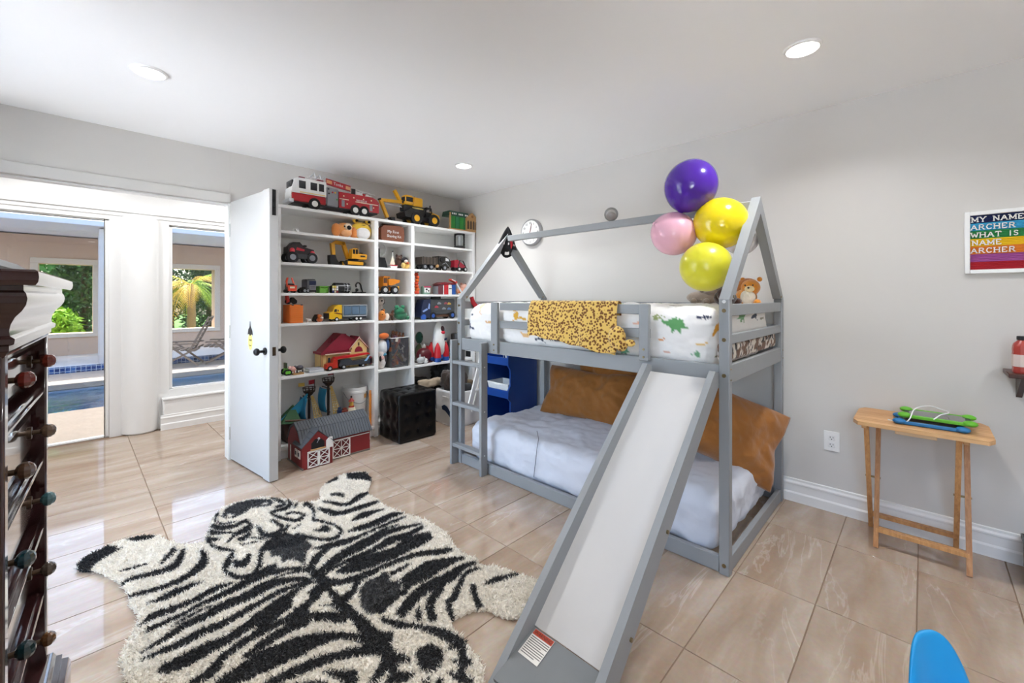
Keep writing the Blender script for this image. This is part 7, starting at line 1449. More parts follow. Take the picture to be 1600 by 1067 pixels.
t.part('barrel', BLK, ('c', 'x', 0.5, 0.5, 0.48, rr, 0.96, None, 22)); t.part('band', SIL, ('c', 'x', 0.78, 0.5, 0.48, rr * 1.04, 0.05, None, 22)); t.part('band', GRY, ('c', 'x', 0.6, 0.5, 0.48, rr * 1.02, 0.03, None, 22)); t.part('end_cap', DGR, ('c', 'x', 0.95, 0.5, 0.48, rr * 0.85, 0.12, None, 22)); t.part('rib', GRY, *[('b', 0.58, 0.92, 0.0, 0.04, 0.25 + 0.2 * k, 0.29 + 0.2 * k) for k in range(3)]); t.part('foot', BLK, ('b', 0.1, 0.9, 0.2, 0.8, 0.0, 0.14))
t = Toy('toy_crane', 'small black curved toy crane at the right of the third shelf', 'toy', 552, 570, 441, z, 3.66, 0.08, rnd=True)
t.part('hook_arm', BLK, ('t', smooth_path([(0.25, 0.5, 0.55), (0.22, 0.5, 0.8), (0.42, 0.5, 0.98), (0.62, 0.5, 0.8), (0.72, 0.5, 0.45), (0.85, 0.5, 0.1)]), 0.07, 8)); t.part('base', BLK, ('b', 0.0, 0.45, 0.1, 0.9, 0.0, 0.14), ('b', 0.7, 1.0, 0.1, 0.9, 0.0, 0.16)); t.part('claw', BLK, ('s', 0.3, 0.5, 0.32, 0.14)); t.part('strut', DGR, ('t', [(0.1, 0.5, 0.05), (0.4, 0.5, 0.3)], 0.06, 6))
z = Zs[1][2]
t = Toy('orange_dump_truck', 'orange toy dump truck on the middle third shelf', 'toy truck', 588, 625, 432, z, 3.65, 0.14)
DT = pl('d98420')
t.part('chassis', DT, ('b', 0.05, 0.98, 0.25, 0.75, 0.2, 0.42)); t.part('dump_bed', DT, ('p', [(0.32, 0.52), (0.30, 0.84), (0.62, 0.86), (1.02, 0.80), (0.96, 0.66), (0.5, 0.48)], 0.02, 0.98)); t.part('load', BRN, ('s', 0.62, 0.5, 0.82, 0.28, 0.3, 0.08)); cb = t.part('cab', DT, ('b', 0.0, 0.30, 0.1, 0.9, 0.42, 0.95)); t.part('cab_window', BRN, ('b', 0.04, 0.24, 0.07, 0.12, 0.62, 0.88), parent=cb); t.part('canopy', DT, ('p', [(0.0, 0.93), (0.05, 1.0), (0.4, 0.98), (0.38, 0.92)], 0.0, 1.0)); t.part('tail_lamp', YEL, ('b', 0.9, 1.0, 0.1, 0.3, 0.2, 0.45)); t.part('exhaust', BLK, ('c', 'z', 0.68, 0.8, 0.92, 0.03, 0.12))
t.wheels((0.10, 0.70), 0.23, RUB, SIL, 0.22, (-0.03, 0.81))
z = Zs[2][2]
t = Toy('toy_caterpillar', 'tall orange-red plush caterpillar standing by the upright on the third shelf', 'plush toy', 647, 656, 425, z, 3.65, 0.06, rnd=True)
for k in range(7): t.part('segment', mat(['c9401f', 'e06a24', 'd9531f'][k % 3], 0.9, sheen=0.3), ('s', 0.45 + 0.12 * math.sin(k * 1.7), 0.5, 0.08 + 0.135 * k, 0.12 - 0.007 * k, 0.12, 0.09))
t.part('feeler', BRN, ('t', [(0.5, 0.4, 0.95), (0.7, 0.3, 1.02)], 0.02, 5))
t = Toy('farm_box', 'small box with a cow picture on the right third shelf', 'box', 657, 673, 447, z, 3.65, 0.06)
t.part('carton', pl('6a8a78'), ('b', 0, 1, 0, 1, 0, 1)); t.part('picture', WHT, ('b', 0.08, 0.92, -0.02, 0.0, 0.22, 0.78)); t.part('top_band', pl('b03a5c'), ('b', 0.0, 1.0, -0.025, 0.0, 0.82, 1.0)); t.part('cow_patch', BLK, ('s', 0.4, -0.02, 0.6, 0.15, 0.02, 0.12), ('s', 0.68, -0.02, 0.42, 0.12, 0.02, 0.1), ('b', 0.3, 0.38, -0.03, -0.01, 0.22, 0.4)); 
t = Toy('toy_fire_station', 'red, white and blue toy fire station on the right third shelf', 'toy building', 675, 712, 441, z, 3.65, 0.13)
t.part('walls', pl('6a2f38'), ('b', 0.0, 1.0, 0.05, 1, 0, 0.8)); t.part('side_door', GRY, ('b', -0.01, 0.02, 0.15, 0.85, 0.05, 0.65)); t.part('door', pl('c0202c'), ('b', 0.30, 0.55, 0.0, 0.06, 0.0, 0.86)); t.part('door', WHT, ('p', [(0.56, 0.0), (0.56, 0.72), (0.62, 0.86), (0.70, 0.86), (0.76, 0.72), (0.76, 0.0)], 0.0, 0.06)); t.part('door', pl('1c56a8'), ('b', 0.78, 1.0, 0.0, 0.06, 0.0, 0.84)); t.part('roof', pl('8a2a34'), ('p', [(-0.02, 0.8), (0.28, 1.0), (1.0, 0.94), (1.02, 0.8)], 0.0, 1.0)); t.part('sign', DGR, ('b', 0.58, 0.74, -0.02, 0.0, 0.44, 0.52)); t.part('post', WHT, ('b', 0.24, 0.28, -0.01, 0.04, 0.0, 0.75))
t = Toy('desk_lamp_toy', 'white and red angled toy lamp at the right of the third shelf', 'toy', 700, 725, 436, z, 3.63, 0.05)
t.part('arm', WHT, ('t', [(0.45, 0.5, 0.85), (0.95, 0.5, 0.1)], 0.05, 6)); t.part('head', pl('d8443a'), ('p', [(0.0, 0.92), (0.05, 1.0), (0.5, 0.84), (0.5, 0.70)], 0.1, 0.9)); t.part('diffuser', pl('fbe8e4'), ('p', [(0.08, 0.93), (0.1, 0.97), (0.36, 0.88), (0.36, 0.82)], -0.05, 0.1)); t.part('base', WHT, ('c', 'z', 0.9, 0.5, 0.04, 0.2, 0.08))
plush_at('plush_pig', 'pale pink plush pig behind the toy lamp on the third shelf', 711, 732, 442, z, 3.70, 0.11, [('body', 'e0a58c', ('s', 0.4, 0.5, 0.3, 0.4, 0.5, 0.3)), ('head', 'e6b4a0', ('s', 0.6, 0.4, 0.65, 0.32, 0.42, 0.3)), ('ear', 'd8967e', ('s', 0.4, 0.4, 0.92, 0.1, 0.1, 0.1)), ('ear', '8a3a34', ('s', 0.84, 0.4, 0.9, 0.1, 0.1, 0.1)), ('nose', 'd98a78', ('s', 0.6, 0.0, 0.6, 0.1, 0.08, 0.08)), ('eye', EYE, ('s', 0.5, 0.05, 0.72, 0.03, 0.03, 0.03)), ('paw', 'e08a5a', ('s', 0.15, 0.2, 0.2, 0.18, 0.2, 0.18))])

# ---------------- fourth row
z = Zs[0][3]
t = Toy('orange_crate', 'orange ribbed plastic crate at the left of the fourth shelf', 'crate', 442, 474, 476, z, 3.64, 0.16)
cr1 = t.part('body', pl('ee7a2a'), ('b', 0.0, 1.0, 0, 1, 0, 1.0, 0.03))
for k in range(8): t.part('rib', pl('f08a3a'), ('b', 0.08, 0.94, -0.02, 0.01, 0.08 + 0.11 * k, 0.14 + 0.11 * k), parent=cr1)
t.part('latch', DGR, ('b', 0.15, 0.3, -0.01, 0.03, 0.96, 1.02), ('b', 0.8, 0.95, -0.01, 0.03, 0.96, 1.02))
zt = z + t.H
t = Toy('toy_motorbike', 'black and red toy motorbike on top of the orange crate', 'toy', 443, 466, 461, zt + 0.004, 3.66, 0.10)
t.part('front_cowl', pl('c22a22'), ('p', [(0.02, 0.1), (0.0, 1.0), (0.18, 1.1), (0.3, 0.3)], 0.3, 0.7)); t.part('body', BLK, ('p', [(0.25, 0.2), (0.3, 0.4), (0.65, 0.75), (0.98, 0.4), (0.95, 0.1)], 0.2, 0.8)); t.part('wheel', RUB, ('c', 'y', 0.2, 0.5, 0.28, 0.28, 0.2), ('c', 'y', 0.82, 0.5, 0.28, 0.28, 0.2)); t.part('seat', DGR, ('s', 0.62, 0.5, 0.65, 0.25, 0.15, 0.1))
t = Toy('toy_polar_bear', 'small white toy polar bear beside the orange crate', 'toy animal', 478, 487, 497, z, 3.65, 0.04, rnd=True)
t.part('body', WHT, ('s', 0.55, 0.5, 0.6, 0.42, 0.3, 0.32)); t.part('head', WHT, ('s', 0.12, 0.4, 0.8, 0.2)); t.part('leg', WHT, ('c', 'z', 0.3, 0.4, 0.18, 0.1, 0.36)); t.part('leg', WHT, ('c', 'z', 0.8, 0.4, 0.18, 0.1, 0.36)); t.part('nose', EYE, ('s', 0.0, 0.2, 0.78, 0.05))
t = Toy('toy_car', 'small black toy car behind the plush tiger on the fourth shelf', 'toy car', 487, 506, 491, z, 3.70, 0.08)
t.part('body', BLK, ('p', [(0.0, 0.2), (0.05, 0.5), (0.3, 0.95), (0.7, 1.0), (0.95, 0.6), (1.0, 0.2)], 0.05, 0.95)); t.part('window', pl('3a4a5a', 0.1), ('p', [(0.3, 0.6), (0.38, 0.86), (0.66, 0.9), (0.72, 0.6)], 0.02, 0.08)); t.wheels((0.2, 0.8), 0.22, RUB, GRY, 0.2, (0.0, 0.8))
plush_at('plush_tiger', 'tiny orange and white plush tiger on the fourth shelf', 495, 504, 491, z, 3.645, 0.05, [('body', 'c9662a', ('s', 0.5, 0.5, 0.3, 0.5, 0.5, 0.3)), ('head', 'd9742e', ('s', 0.45, 0.4, 0.7, 0.4, 0.4, 0.28)), ('muzzle', 'efe6dc', ('s', 0.7, 0.05, 0.55, 0.25, 0.15, 0.15)), ('ear', 'b3531f', ('s', 0.2, 0.4, 0.93, 0.14, 0.14, 0.1)), ('eye', EYE, ('s', 0.4, 0.02, 0.75, 0.06, 0.06, 0.04))])
t = Toy('container_truck', 'yellow toy truck pulling a grey container trailer on the fourth shelf', 'toy truck', 504, 574, 476, z, 3.645, 0.13)
cb = t.part('cab', pl('f0bf1c'), ('p', [(0.02, 0.15), (0.02, 0.52), (0.10, 0.60), (0.14, 0.85), (0.24, 1.0), (0.33, 1.0), (0.33, 0.15)], 0.02, 0.98)); t.part('window', GLS, ('p', [(0.13, 0.58), (0.15, 0.74), (0.20, 0.74), (0.20, 0.58)], 0.0, 0.03), ('b', 0.22, 0.245, 0.0, 0.03, 0.6, 0.7), parent=cb); t.part('flame_stripe', pl('7a2a20'), ('p', [(0.12, 0.50), (0.33, 0.40), (0.33, 0.46), (0.2, 0.54)], 0.0, 0.03), parent=cb); t.part('grille', DGR, ('b', 0.0, 0.03, 0.1, 0.9, 0.15, 0.5), parent=cb)
tr = t.part('trailer_box', pl('7f93a6', 0.3), ('b', 0.36, 1.0, 0.05, 1.0, 0.30, 0.98)); t.part('frame', pl('a6acb0'), ('b', 0.35, 1.0, 0.0, 0.05, 0.94, 1.0), ('b', 0.35, 1.0, 0.0, 0.05, 0.28, 0.34), ('b', 0.35, 0.37, 0.0, 0.05, 0.3, 1.0), ('b', 0.98, 1.0, 0.0, 0.05, 0.3, 1.0), parent=tr)
for k in range(3): t.part('window_panel', pl('5f7890', 0.15), ('b', 0.39 + 0.2 * k, 0.56 + 0.2 * k, 0.01, 0.06, 0.40, 0.90), parent=tr)
t.part('under_frame', DGR, ('b', 0.3, 1.0, 0.1, 0.9, 0.14, 0.28)); t.wheels((0.20, 0.71, 0.82), 0.13, RUB, WHT, 0.18, (0.0, 0.82))
z = Zs[1][3]
plush_at('plush_dalmatian', 'white spotted plush dalmatian standing at the left of the middle fourth shelf', 588, 600, 464, z, 3.70, 0.09, [('body', 'ddd6cc', ('s', 0.5, 0.5, 0.35, 0.4, 0.5, 0.35)), ('head', 'e2dbd2', ('s', 0.5, 0.4, 0.82, 0.42, 0.45, 0.17)), ('nose', EYE, ('s', 0.4, -0.02, 0.84, 0.12, 0.08, 0.03)), ('ear', '2a2626', ('s', 0.08, 0.4, 0.8, 0.1, 0.2, 0.12)), ('ear', '2a2626', ('s', 0.92, 0.4, 0.8, 0.1, 0.2, 0.12)), ('spot', '3a3634', ('s', 0.45, 0.02, 0.45, 0.14, 0.08, 0.05)), ('spot', '3a3634', ('s', 0.7, 0.08, 0.3, 0.1, 0.08, 0.04))])
plush_at('plush_fox', 'orange plush fox with a white tail tip on the middle fourth shelf', 589, 608, 484, z, 3.64, 0.07, [('body', 'd9802e', ('s', 0.35, 0.5, 0.4, 0.38, 0.5, 0.4)), ('head', 'e08a34', ('s', 0.3, 0.2, 0.65, 0.25, 0.4, 0.3)), ('tail', 'efe3d4', ('s', 0.82, 0.4, 0.35, 0.18, 0.4, 0.32)), ('ear', 'c06a20', ('s', 0.5, 0.3, 0.95, 0.1, 0.1, 0.12)), ('nose', EYE, ('s', 0.22, -0.15, 0.6, 0.05, 0.05, 0.05))])
t = Toy('toy_horse', 'small dark brown toy horse on the middle fourth shelf', 'toy animal', 607, 615, 485, z, 3.645, 0.04, rnd=True)
t.part('body', BRN, ('s', 0.5, 0.5, 0.55, 0.3, 0.14, 0.16)); t.part('neck', BRN, ('t', [(0.7, 0.5, 0.6), (0.85, 0.5, 0.92)], 0.11, 8)); t.part('head', BRN, ('s', 0.95, 0.5, 0.95, 0.14, 0.08, 0.07))
for a, b in ((0.2, 0.3), (0.2, 0.7), (0.75, 0.3), (0.75, 0.7)): t.part('leg', BRN, ('c', 'z', a, b, 0.23, 0.05, 0.46))
plush_at('plush_frog', 'dark green plush frog with bulging eyes on the middle fourth shelf', 613, 637, 477, z, 3.64, 0.11, [('body', '1f6a48', ('s', 0.55, 0.5, 0.3, 0.45, 0.5, 0.3)), ('head', '257a54', ('s', 0.42, 0.45, 0.6, 0.36, 0.42, 0.28)), ('eye', '2a845c', ('s', 0.2, 0.35, 0.88, 0.14, 0.25, 0.14)), ('eye', '2a845c', ('s', 0.62, 0.35, 0.88, 0.14, 0.25, 0.14)), ('foot', '1f6a48', ('s', 0.9, 0.2, 0.14, 0.12, 0.25, 0.14)), ('mouth', pl('174f36'), ('t', [(0.2, 0.08, 0.5), (0.42, 0.02, 0.46), (0.66, 0.08, 0.5)], 0.02, 5))])
z = Zs[2][3]
t = Toy('car_carrier', 'navy toy car-carrier truck with a dark see-through case on the right fourth shelf', 'toy truck', 648, 712, 465, z, 3.645, 0.13)
t.part('cab', NVY, ('p', [(0.0, 0.1), (0.0, 0.55), (0.06, 0.9), (0.25, 0.95), (0.25, 0.1)], 0.02, 0.98)); t.part('cab_flame', pl('8aa4d8'), ('p', [(0.02, 0.40), (0.14, 0.52), (0.18, 0.46), (0.05, 0.34)], 0.0, 0.03), ('p', [(0.17, 0.5), (0.2, 0.75), (0.23, 0.7), (0.22, 0.48)], 0.0, 0.03))
cs = t.part('carry_case', pl('45484a', 0.3), ('b', 0.24, 1.0, 0.05, 0.98, 0.22, 0.95, 0.05))
for k, (c, a, b) in enumerate((('b03a4a', 0.42, 0.58), ('8a8f94', 0.5, 0.74), ('c8a04a', 0.8, 0.72), ('8a8f94', 0.64, 0.5), ('9a4a54', 0.7, 0.74), ('5a7ab0', 0.8, 0.48))): t.part('mini_car', pl(c), ('p', [(a - 0.05, b - 0.05), (a - 0.05, b), (a - 0.01, b + 0.06), (a + 0.03, b + 0.04), (a + 0.06, b), (a + 0.06, b - 0.05)], 0.02, 0.06), parent=cs)
t.part('rack', DGR, *[('b', 0.27, 0.97, 0.03, 0.06, 0.40 + 0.22 * k, 0.42 + 0.22 * k) for k in range(3)], parent=cs)
t.part('handle', BLK, ('b', 0.36, 0.64, 0.4, 0.6, 0.95, 1.08)); t.wheels((0.32, 0.90), 0.17, RUB, pl('2a5ab0'), 0.18, (-0.02, 0.84)); t.part('wheel', pl('2a5ab0'), ('c', 'y', 0.06, 0.1, 0.13, 0.13, 0.18))
t.part('under_frame', BRN, ('b', 0.1, 0.98, 0.15, 0.85, 0.1, 0.22))

# ---------------- fifth row
z = Zs[0][4]
t = Toy('toy_tractor', 'small bright green toy tractor at the left of the fifth shelf', 'toy car', 441, 453, 567, z, 3.66, 0.09)
t.part('body', LGR, ('b', 0.05, 0.95, 0.2, 0.8, 0.2, 0.55)); t.part('cab', pl('3a4a30'), ('b', 0.1, 0.6, 0.25, 0.75, 0.55, 1.0)); t.wheels((0.25, 0.8), 0.24, RUB, LGR, 0.2, (0.0, 0.8))
t = Toy('wooden_tray', 'wooden tray holding small pink and grey toys on the fifth shelf', 'tray', 452, 475, 580, z, 3.64, 0.09)
t.part('base', TAN, ('b', 0.0, 1.0, 0, 1, 0, 0.3)); t.part('rim', TAN, ('b', 0.0, 1.0, -0.02, 0.06, 0.2, 0.6), ('b', 0.0, 0.06, 0, 1, 0.2, 0.6), ('b', 0.94, 1.0, 0, 1, 0.2, 0.6))
zt = z + t.H * 0.3
t = Toy('toy_pig', 'tiny pink toy pig standing in the wooden tray', 'toy animal', 452, 462, 571, zt, 3.66, 0.04, rnd=True)
t.part('body', pl('e0aaa0'), ('s', 0.5, 0.5, 0.55, 0.4, 0.3, 0.35)); t.part('head', pl('e6b6ae'), ('s', 0.1, 0.4, 0.75, 0.22)); t.part('leg', pl('d89a90'), ('c', 'z', 0.3, 0.4, 0.15, 0.08, 0.3)); t.part('leg', pl('d89a90'), ('c', 'z', 0.75, 0.4, 0.15, 0.08, 0.3))
t = Toy('toy_hippo', 'small dark grey toy hippo standing in the wooden tray', 'toy animal', 460, 476, 569, zt, 3.66, 0.05, rnd=True)
t.part('body', pl('4a4a54'), ('s', 0.5, 0.5, 0.6, 0.42, 0.3, 0.3)); t.part('head', pl('505058'), ('s', 0.1, 0.4, 0.75, 0.2, 0.18, 0.16)); t.part('leg', pl('42424c'), ('c', 'z', 0.25, 0.4, 0.18, 0.09, 0.36)); t.part('leg', pl('42424c'), ('c', 'z', 0.78, 0.4, 0.18, 0.09, 0.36))
t = Toy('paper_stack', 'low stack of white and grey booklets in front of the toy house', 'booklets', 475, 507, 575, z, 3.635, 0.12)
for k, c in enumerate(('c9ccd2', 'e4e6ea', 'b9bec8')): t.part('booklet', pl(c), ('b', 0.02 * k, 1.0 - 0.01 * k, 0.03 * k, 1, 0.33 * k, 0.33 * k + 0.3))
t = Toy('toy_house', 'cream toy house with a dark red gabled roof on the fifth shelf', 'toy building', 489, 574, 521, z, 3.70, 0.17, vat=530)
HC = pl('e4c987', 0.5); HR = pl('8e2036', 0.5)
t.part('walls', HC, ('b', 0.02, 0.66, 0.05, 0.95, 0, 0.46)); t.part('gable_wall', HC, ('p', [(0.60, 0.0), (0.60, 0.56), (0.80, 0.86), (0.99, 0.56), (0.99, 0.0)], 0.0, 0.9))
t.part('main_roof', HR, ('p', [(0.0, 0.46), (0.06, 0.50), (0.42, 1.0), (0.50, 1.0), (0.74, 0.80), (0.66, 0.46)], 0.1, 1.0), ('p', [(0.0, 0.44), (0.0, 0.50), (0.62, 0.50), (0.62, 0.44)], -0.06, 1.0)); t.part('roof_slope', HR, ('p', [(0.02, 0.5), (0.42, 1.0), (0.52, 1.0), (0.66, 0.52)], 0.0, 0.12))
t.part('gable_roof', HR, ('p', [(0.58, 0.56), (0.80, 0.90), (1.02, 0.56), (1.02, 0.50), (0.80, 0.84), (0.58, 0.50)], -0.05, 0.95)); t.part('gable_trim', CRM, ('p', [(0.585, 0.545), (0.80, 0.875), (1.015, 0.545), (1.015, 0.525), (0.80, 0.85), (0.585, 0.525)], -0.07, -0.05))
wd_ = t.part('arch_window', HR, ('p', [(0.71 + 0.09 + 0.09 * math.cos(a), 0.44 + 0.16 * math.sin(a)) for a in np.linspace(0, PI, 12)], -0.02, 0.02)); t.part('keystone', BRN, ('b', 0.785, 0.815, -0.03, 0.02, 0.62, 0.72), parent=wd_)
t.part('cupola', CRM, ('b', 0.24, 0.30, 0.3, 0.5, 0.60, 0.74)); t.part('cupola_roof', HR, ('p', [(0.22, 0.74), (0.27, 0.90), (0.32, 0.74)], 0.25, 0.55)); t.part('eave_trim', CRM, ('b', 0.08, 0.62, -0.075, -0.05, 0.43, 0.46)); t.part('window', pl('3a4652'), ('b', 0.15, 0.2, 0.03, 0.07, 0.08, 0.34), ('b', 0.22, 0.27, 0.03, 0.07, 0.08, 0.34)); t.part('door_column', TAN, ('b', 0.0, 0.05, 0.0, 0.08, 0, 0.44), ('b', 0.12, 0.135, 0.0, 0.08, 0, 0.4))
t = Toy('transporter_truck', 'red-cab grey toy transporter truck in front of the toy house', 'toy truck', 505, 581, 552, z, 3.628, 0.06, vat=560)
t.part('cab', pl('c8321f'), ('p', [(0.0, 0.15), (0.02, 0.45), (0.14, 0.52), (0.16, 0.78), (0.24, 0.78), (0.24, 0.15)], 0.02, 0.98)); t.part('trailer', pl('3a3e46'), ('p', [(0.26, 0.25), (0.3, 0.66), (0.52, 0.70), (0.56, 0.5), (1.0, 0.60), (1.0, 0.2)], 0.0, 1.0)); t.part('upper_deck', pl('c41f24'), ('p', [(0.16, 0.74), (0.2, 0.9), (0.92, 1.0), (0.97, 0.9), (0.5, 0.78)], 0.1, 0.9)); t.part('flash_stripe', pl('8fc0e8'), ('p', [(0.82, 0.42), (0.92, 0.8), (0.96, 0.8), (0.88, 0.42)], -0.02, 0.02)); t.part('tail', pl('7a2030'), ('b', 0.96, 1.0, 0.0, 1.0, 0.15, 0.7))
t.wheels((0.08, 0.37), 0.17, RUB, SIL, 0.25, (-0.04, 0.79)); t.wheels((0.80,), 0.13, RUB, SIL, 0.25, (0.0, 0.75))
z = Zs[1][4]
M_CLR = glass_mat('clear_plastic', (0.93, 0.93, 0.94), 1.3, 0.05, 0.06)
t = Toy('clear_toy_bin', 'clear plastic bin packed with small toys on the middle fifth shelf', 'bin', 598, 638, 527, z, 3.64, 0.16, 'x')
t.o['group'] = 'storage bins'
for nm, b_ in (('bin_wall', (0, 1, 0, 0.02, 0, 1)), ('bin_wall', (0, 1, 0.98, 1, 0, 1)), ('bin_wall', (0, 0.02, 0, 1, 0, 1)), ('bin_wall', (0.98, 1, 0, 1, 0, 1))): t.part(nm, M_CLR, ('b', *b_))
t.part('bin_floor', M_CLR, ('b', 0, 1, 0, 1, 0, 0.02)); t.part('bin_rim', WHT, ('t', [(0, 0, 1), (1, 0, 1), (1, 1, 1), (0, 1, 1), (0, 0, 1)], 0.015, 5)); t.part('open_lid', M_CLR, ('q',) if False else ('p', [(0.2, 1.0), (0.45, 1.42), (0.60, 1.42), (0.98, 1.02), (0.96, 1.0)], 0.90, 0.93))
bin_o = t
def _lab(k):
    cn = ['rust red', 'slate blue', 'pale grey', 'plum', 'orange', 'black', 'cream', 'dark red', 'sky blue', 'mustard'][k % 10]
    kn_ = ['toy car', 'toy animal', 'toy stick with a knob'][k % 3]
    lv = ['at the bottom of', 'low in', 'halfway up', 'near the top of'][min(3, k * 4 // 34)]
    return '%s %s %s the clear bin' % (cn, kn_, lv)
r0 = random.Random(3); pal = ['8a3a2a', '3a4a6a', 'c8bfb0', '5a3a4a', 'b0603a', '2a2a34', 'd8d0c4', '7a2a34', '4a6a8a', 'a8843a']
for k in range(34):
    x, y, zq = r0.uniform(0.12, 0.88), r0.uniform(0.1, 0.9), 0.1 + 0.85 * (k / 34)
    s_ = r0.uniform(0.06, 0.11); m_ = pl(pal[k % len(pal)])
    q = thing('small_toy', _lab(k), 'toy', t.o.location + Vector((x * t.W, y * t.D, zq * t.H)), 0, 'jumbled toys inside the clear bin')
    q.rotation_euler = (r0.uniform(0, 6), r0.uniform(0, 6), r0.uniform(0, 6)); S_ = s_ * t.H * 1.6
    kind = k % 3
    if kind == 0: obj('body', G().b(-S_, S_, -S_ * .45, S_ * .45, -S_ * .3, S_ * .3), m_, q); obj('cabin', G().b(-S_ * .4, S_ * .5, -S_ * .4, S_ * .4, S_ * .3, S_ * .7), pl(pal[(k + 3) % 10]), q)
    elif kind == 1: obj('body', G().s_(0, 0, 0, S_ * .8, S_ * .45, S_ * .4), m_, q); obj('head', G().s_(S_ * .8, 0, S_ * .3, S_ * .3), m_, q); obj('legs', G().c('z', -S_ * .4, 0, -S_ * .5, S_ * .14, S_ * .6).c('z', S_ * .4, 0, -S_ * .5, S_ * .14, S_ * .6), m_, q)
    else: obj('bar', G().t([(-S_, 0, 0), (0, S_ * .3, 0), (S_, 0, S_ * .3)], S_ * .18, 8), m_, q); obj('knob', G().s_(S_, 0, S_ * .3, S_ * .3), pl(pal[(k + 5) % 10]), q)
for k in range(4):
    t = Toy('toy_figure', ['small brown toy monkey poking out of the clear bin, leftmost', 'small brown toy monkey poking out of the clear bin, second from left', 'small tan toy monkey poking out of the clear bin, third from left', 'small tan toy monkey poking out of the clear bin, rightmost'][k], 'toy animal', 611 + 5.2 * k, 617 + 5.2 * k, 517 + k, z + bin_o.H * 0.93, 3.70, 0.03, 'monkeys on the clear bin', rnd=True)
    t.part('body', pl(['6a3a28', '7a4630', '8a5638', '96603e'][k]), ('s', 0.5, 0.5, 0.4, 0.26, 0.2, 0.4)); t.part('head', pl('8a5a3a'), ('s', 0.5, 0.4, 0.85, 0.2))
plush_at('plush_toucan', 'white and blue plush bird with orange beak on the middle fifth shelf', 588, 608, 519, z + 0.12, 3.64, 0.08, [('head', 'dfe4e8', ('s', 0.45, 0.5, 0.35, 0.42, 0.5, 0.35)), ('beak', 'e0702a', ('s', 0.5, 0.2, 0.85, 0.42, 0.35, 0.13)), ('wing', '2a4a78', ('s', 0.85, 0.4, 0.45, 0.15, 0.4, 0.25)), ('neck', '3a8aa8', ('s', 0.45, 0.4, 0.06, 0.35, 0.4, 0.08))])
plush_at('plush_cow', 'black and white plush cow under the plush bird', 588, 603, 546, z, 3.64, 0.09, [('body', 'e2d8d2', ('s', 0.5, 0.5, 0.4, 0.5, 0.5, 0.4)), ('head', 'ded2cc', ('s', 0.4, 0.4, 0.75, 0.35, 0.4, 0.25)), ('patch', '2a2426', ('s', 0.8, 0.2, 0.55, 0.16, 0.3, 0.2)), ('patch', '2a2426', ('s', 0.2, 0.1, 0.55, 0.12, 0.15, 0.15)), ('muzzle', 'd8a8a0', ('s', 0.42, 0.02, 0.6, 0.18, 0.12, 0.1)), ('ear', '2a2426', ('s', 0.7, 0.4, 0.95, 0.12, 0.15, 0.06))])
z = Zs[2][4]
t = Toy('toy_rocket', 'white toy rocket with red and blue boosters on the right fifth shelf', 'toy rocket', 671, 700, 502, z, 3.64, 0.15, vat=684, rnd=True)
w2 = 0.5 * t.W / t.H
t.part('hull', WHT, ('l', 0.5, 0.5, 0.0, [(w2 * 0.42, 0.14), (w2 * 0.62, 0.25), (w2 * 0.68, 0.45), (w2 * 0.62, 0.68), (w2 * 0.45, 0.86), (w2 * 0.22, 0.97), (0.01, 1.0)], 26))
t.part('cockpit', pl('3a2226', 0.15), ('s', 0.58, 0.22, 0.80, 0.062, 0.05, 0.085)); t.part('cockpit_frame', pl('c41f34'), ('s', 0.58, 0.19, 0.72, 0.072, 0.05, 0.05))
t.part('decal', NVY, ('b', 0.66, 0.74, 0.09, 0.14, 0.52, 0.57), ('b', 0.78, 0.84, 0.15, 0.2, 0.52, 0.58)); t.part('pink_mark', pl('e08aa0'), ('b', 0.38, 0.46, 0.12, 0.17, 0.58, 0.62))
for a, b in ((0.22, 0.12), (0.88, 0.35), (0.2, 0.85), (0.82, 0.95)):
    bs = t.part('booster', pl('c8202c'), ('l', a, b, 0.0, [(w2 * 0.36, 0.10), (w2 * 0.38, 0.2), (w2 * 0.28, 0.36), (w2 * 0.1, 0.46), (0.005, 0.48)], 18)); t.part('booster_foot', BLU, ('c', 'z', a, b, 0.055, w2 * 0.38, 0.11), parent=bs)
t.part('engine_ring', BLU, ('c', 'z', 0.5, 0.5, 0.12, w2 * 0.5, 0.1))
t = Toy('toy_helmet', 'dark red bumpy toy helmet left of the rocket', 'toy', 650, 674, 541, z, 3.68, 0.12, rnd=True)
t.part('shell', pl('5a1420'), ('s', 0.5, 0.5, 0.45, 0.52, 0.4, 0.45)); t.part('crest', pl('b82a34'), ('p', [(0.72, 0.5), (0.80, 1.0), (0.9, 0.95), (0.98, 0.4)], 0.3, 0.7)); t.part('brim', pl('3a0e16'), ('b', 0.0, 0.95, 0.0, 0.9, 0.0, 0.1))
plush_at('plush_turtle', 'green plush turtle with a checked scarf behind the white toy on the fifth shelf', 648, 663, 518, z, 3.76, 0.10, [('body', '5a6a4a', ('s', 0.5, 0.5, 0.3, 0.5, 0.5, 0.3)), ('head', '1f5a4a', ('s', 0.4, 0.4, 0.8, 0.4, 0.4, 0.2)), ('scarf', 'c8cac4', ('s', 0.75, 0.3, 0.48, 0.28, 0.4, 0.16)), ('eye', EYE, ('s', 0.5, 0.02, 0.84, 0.05, 0.05, 0.03))])
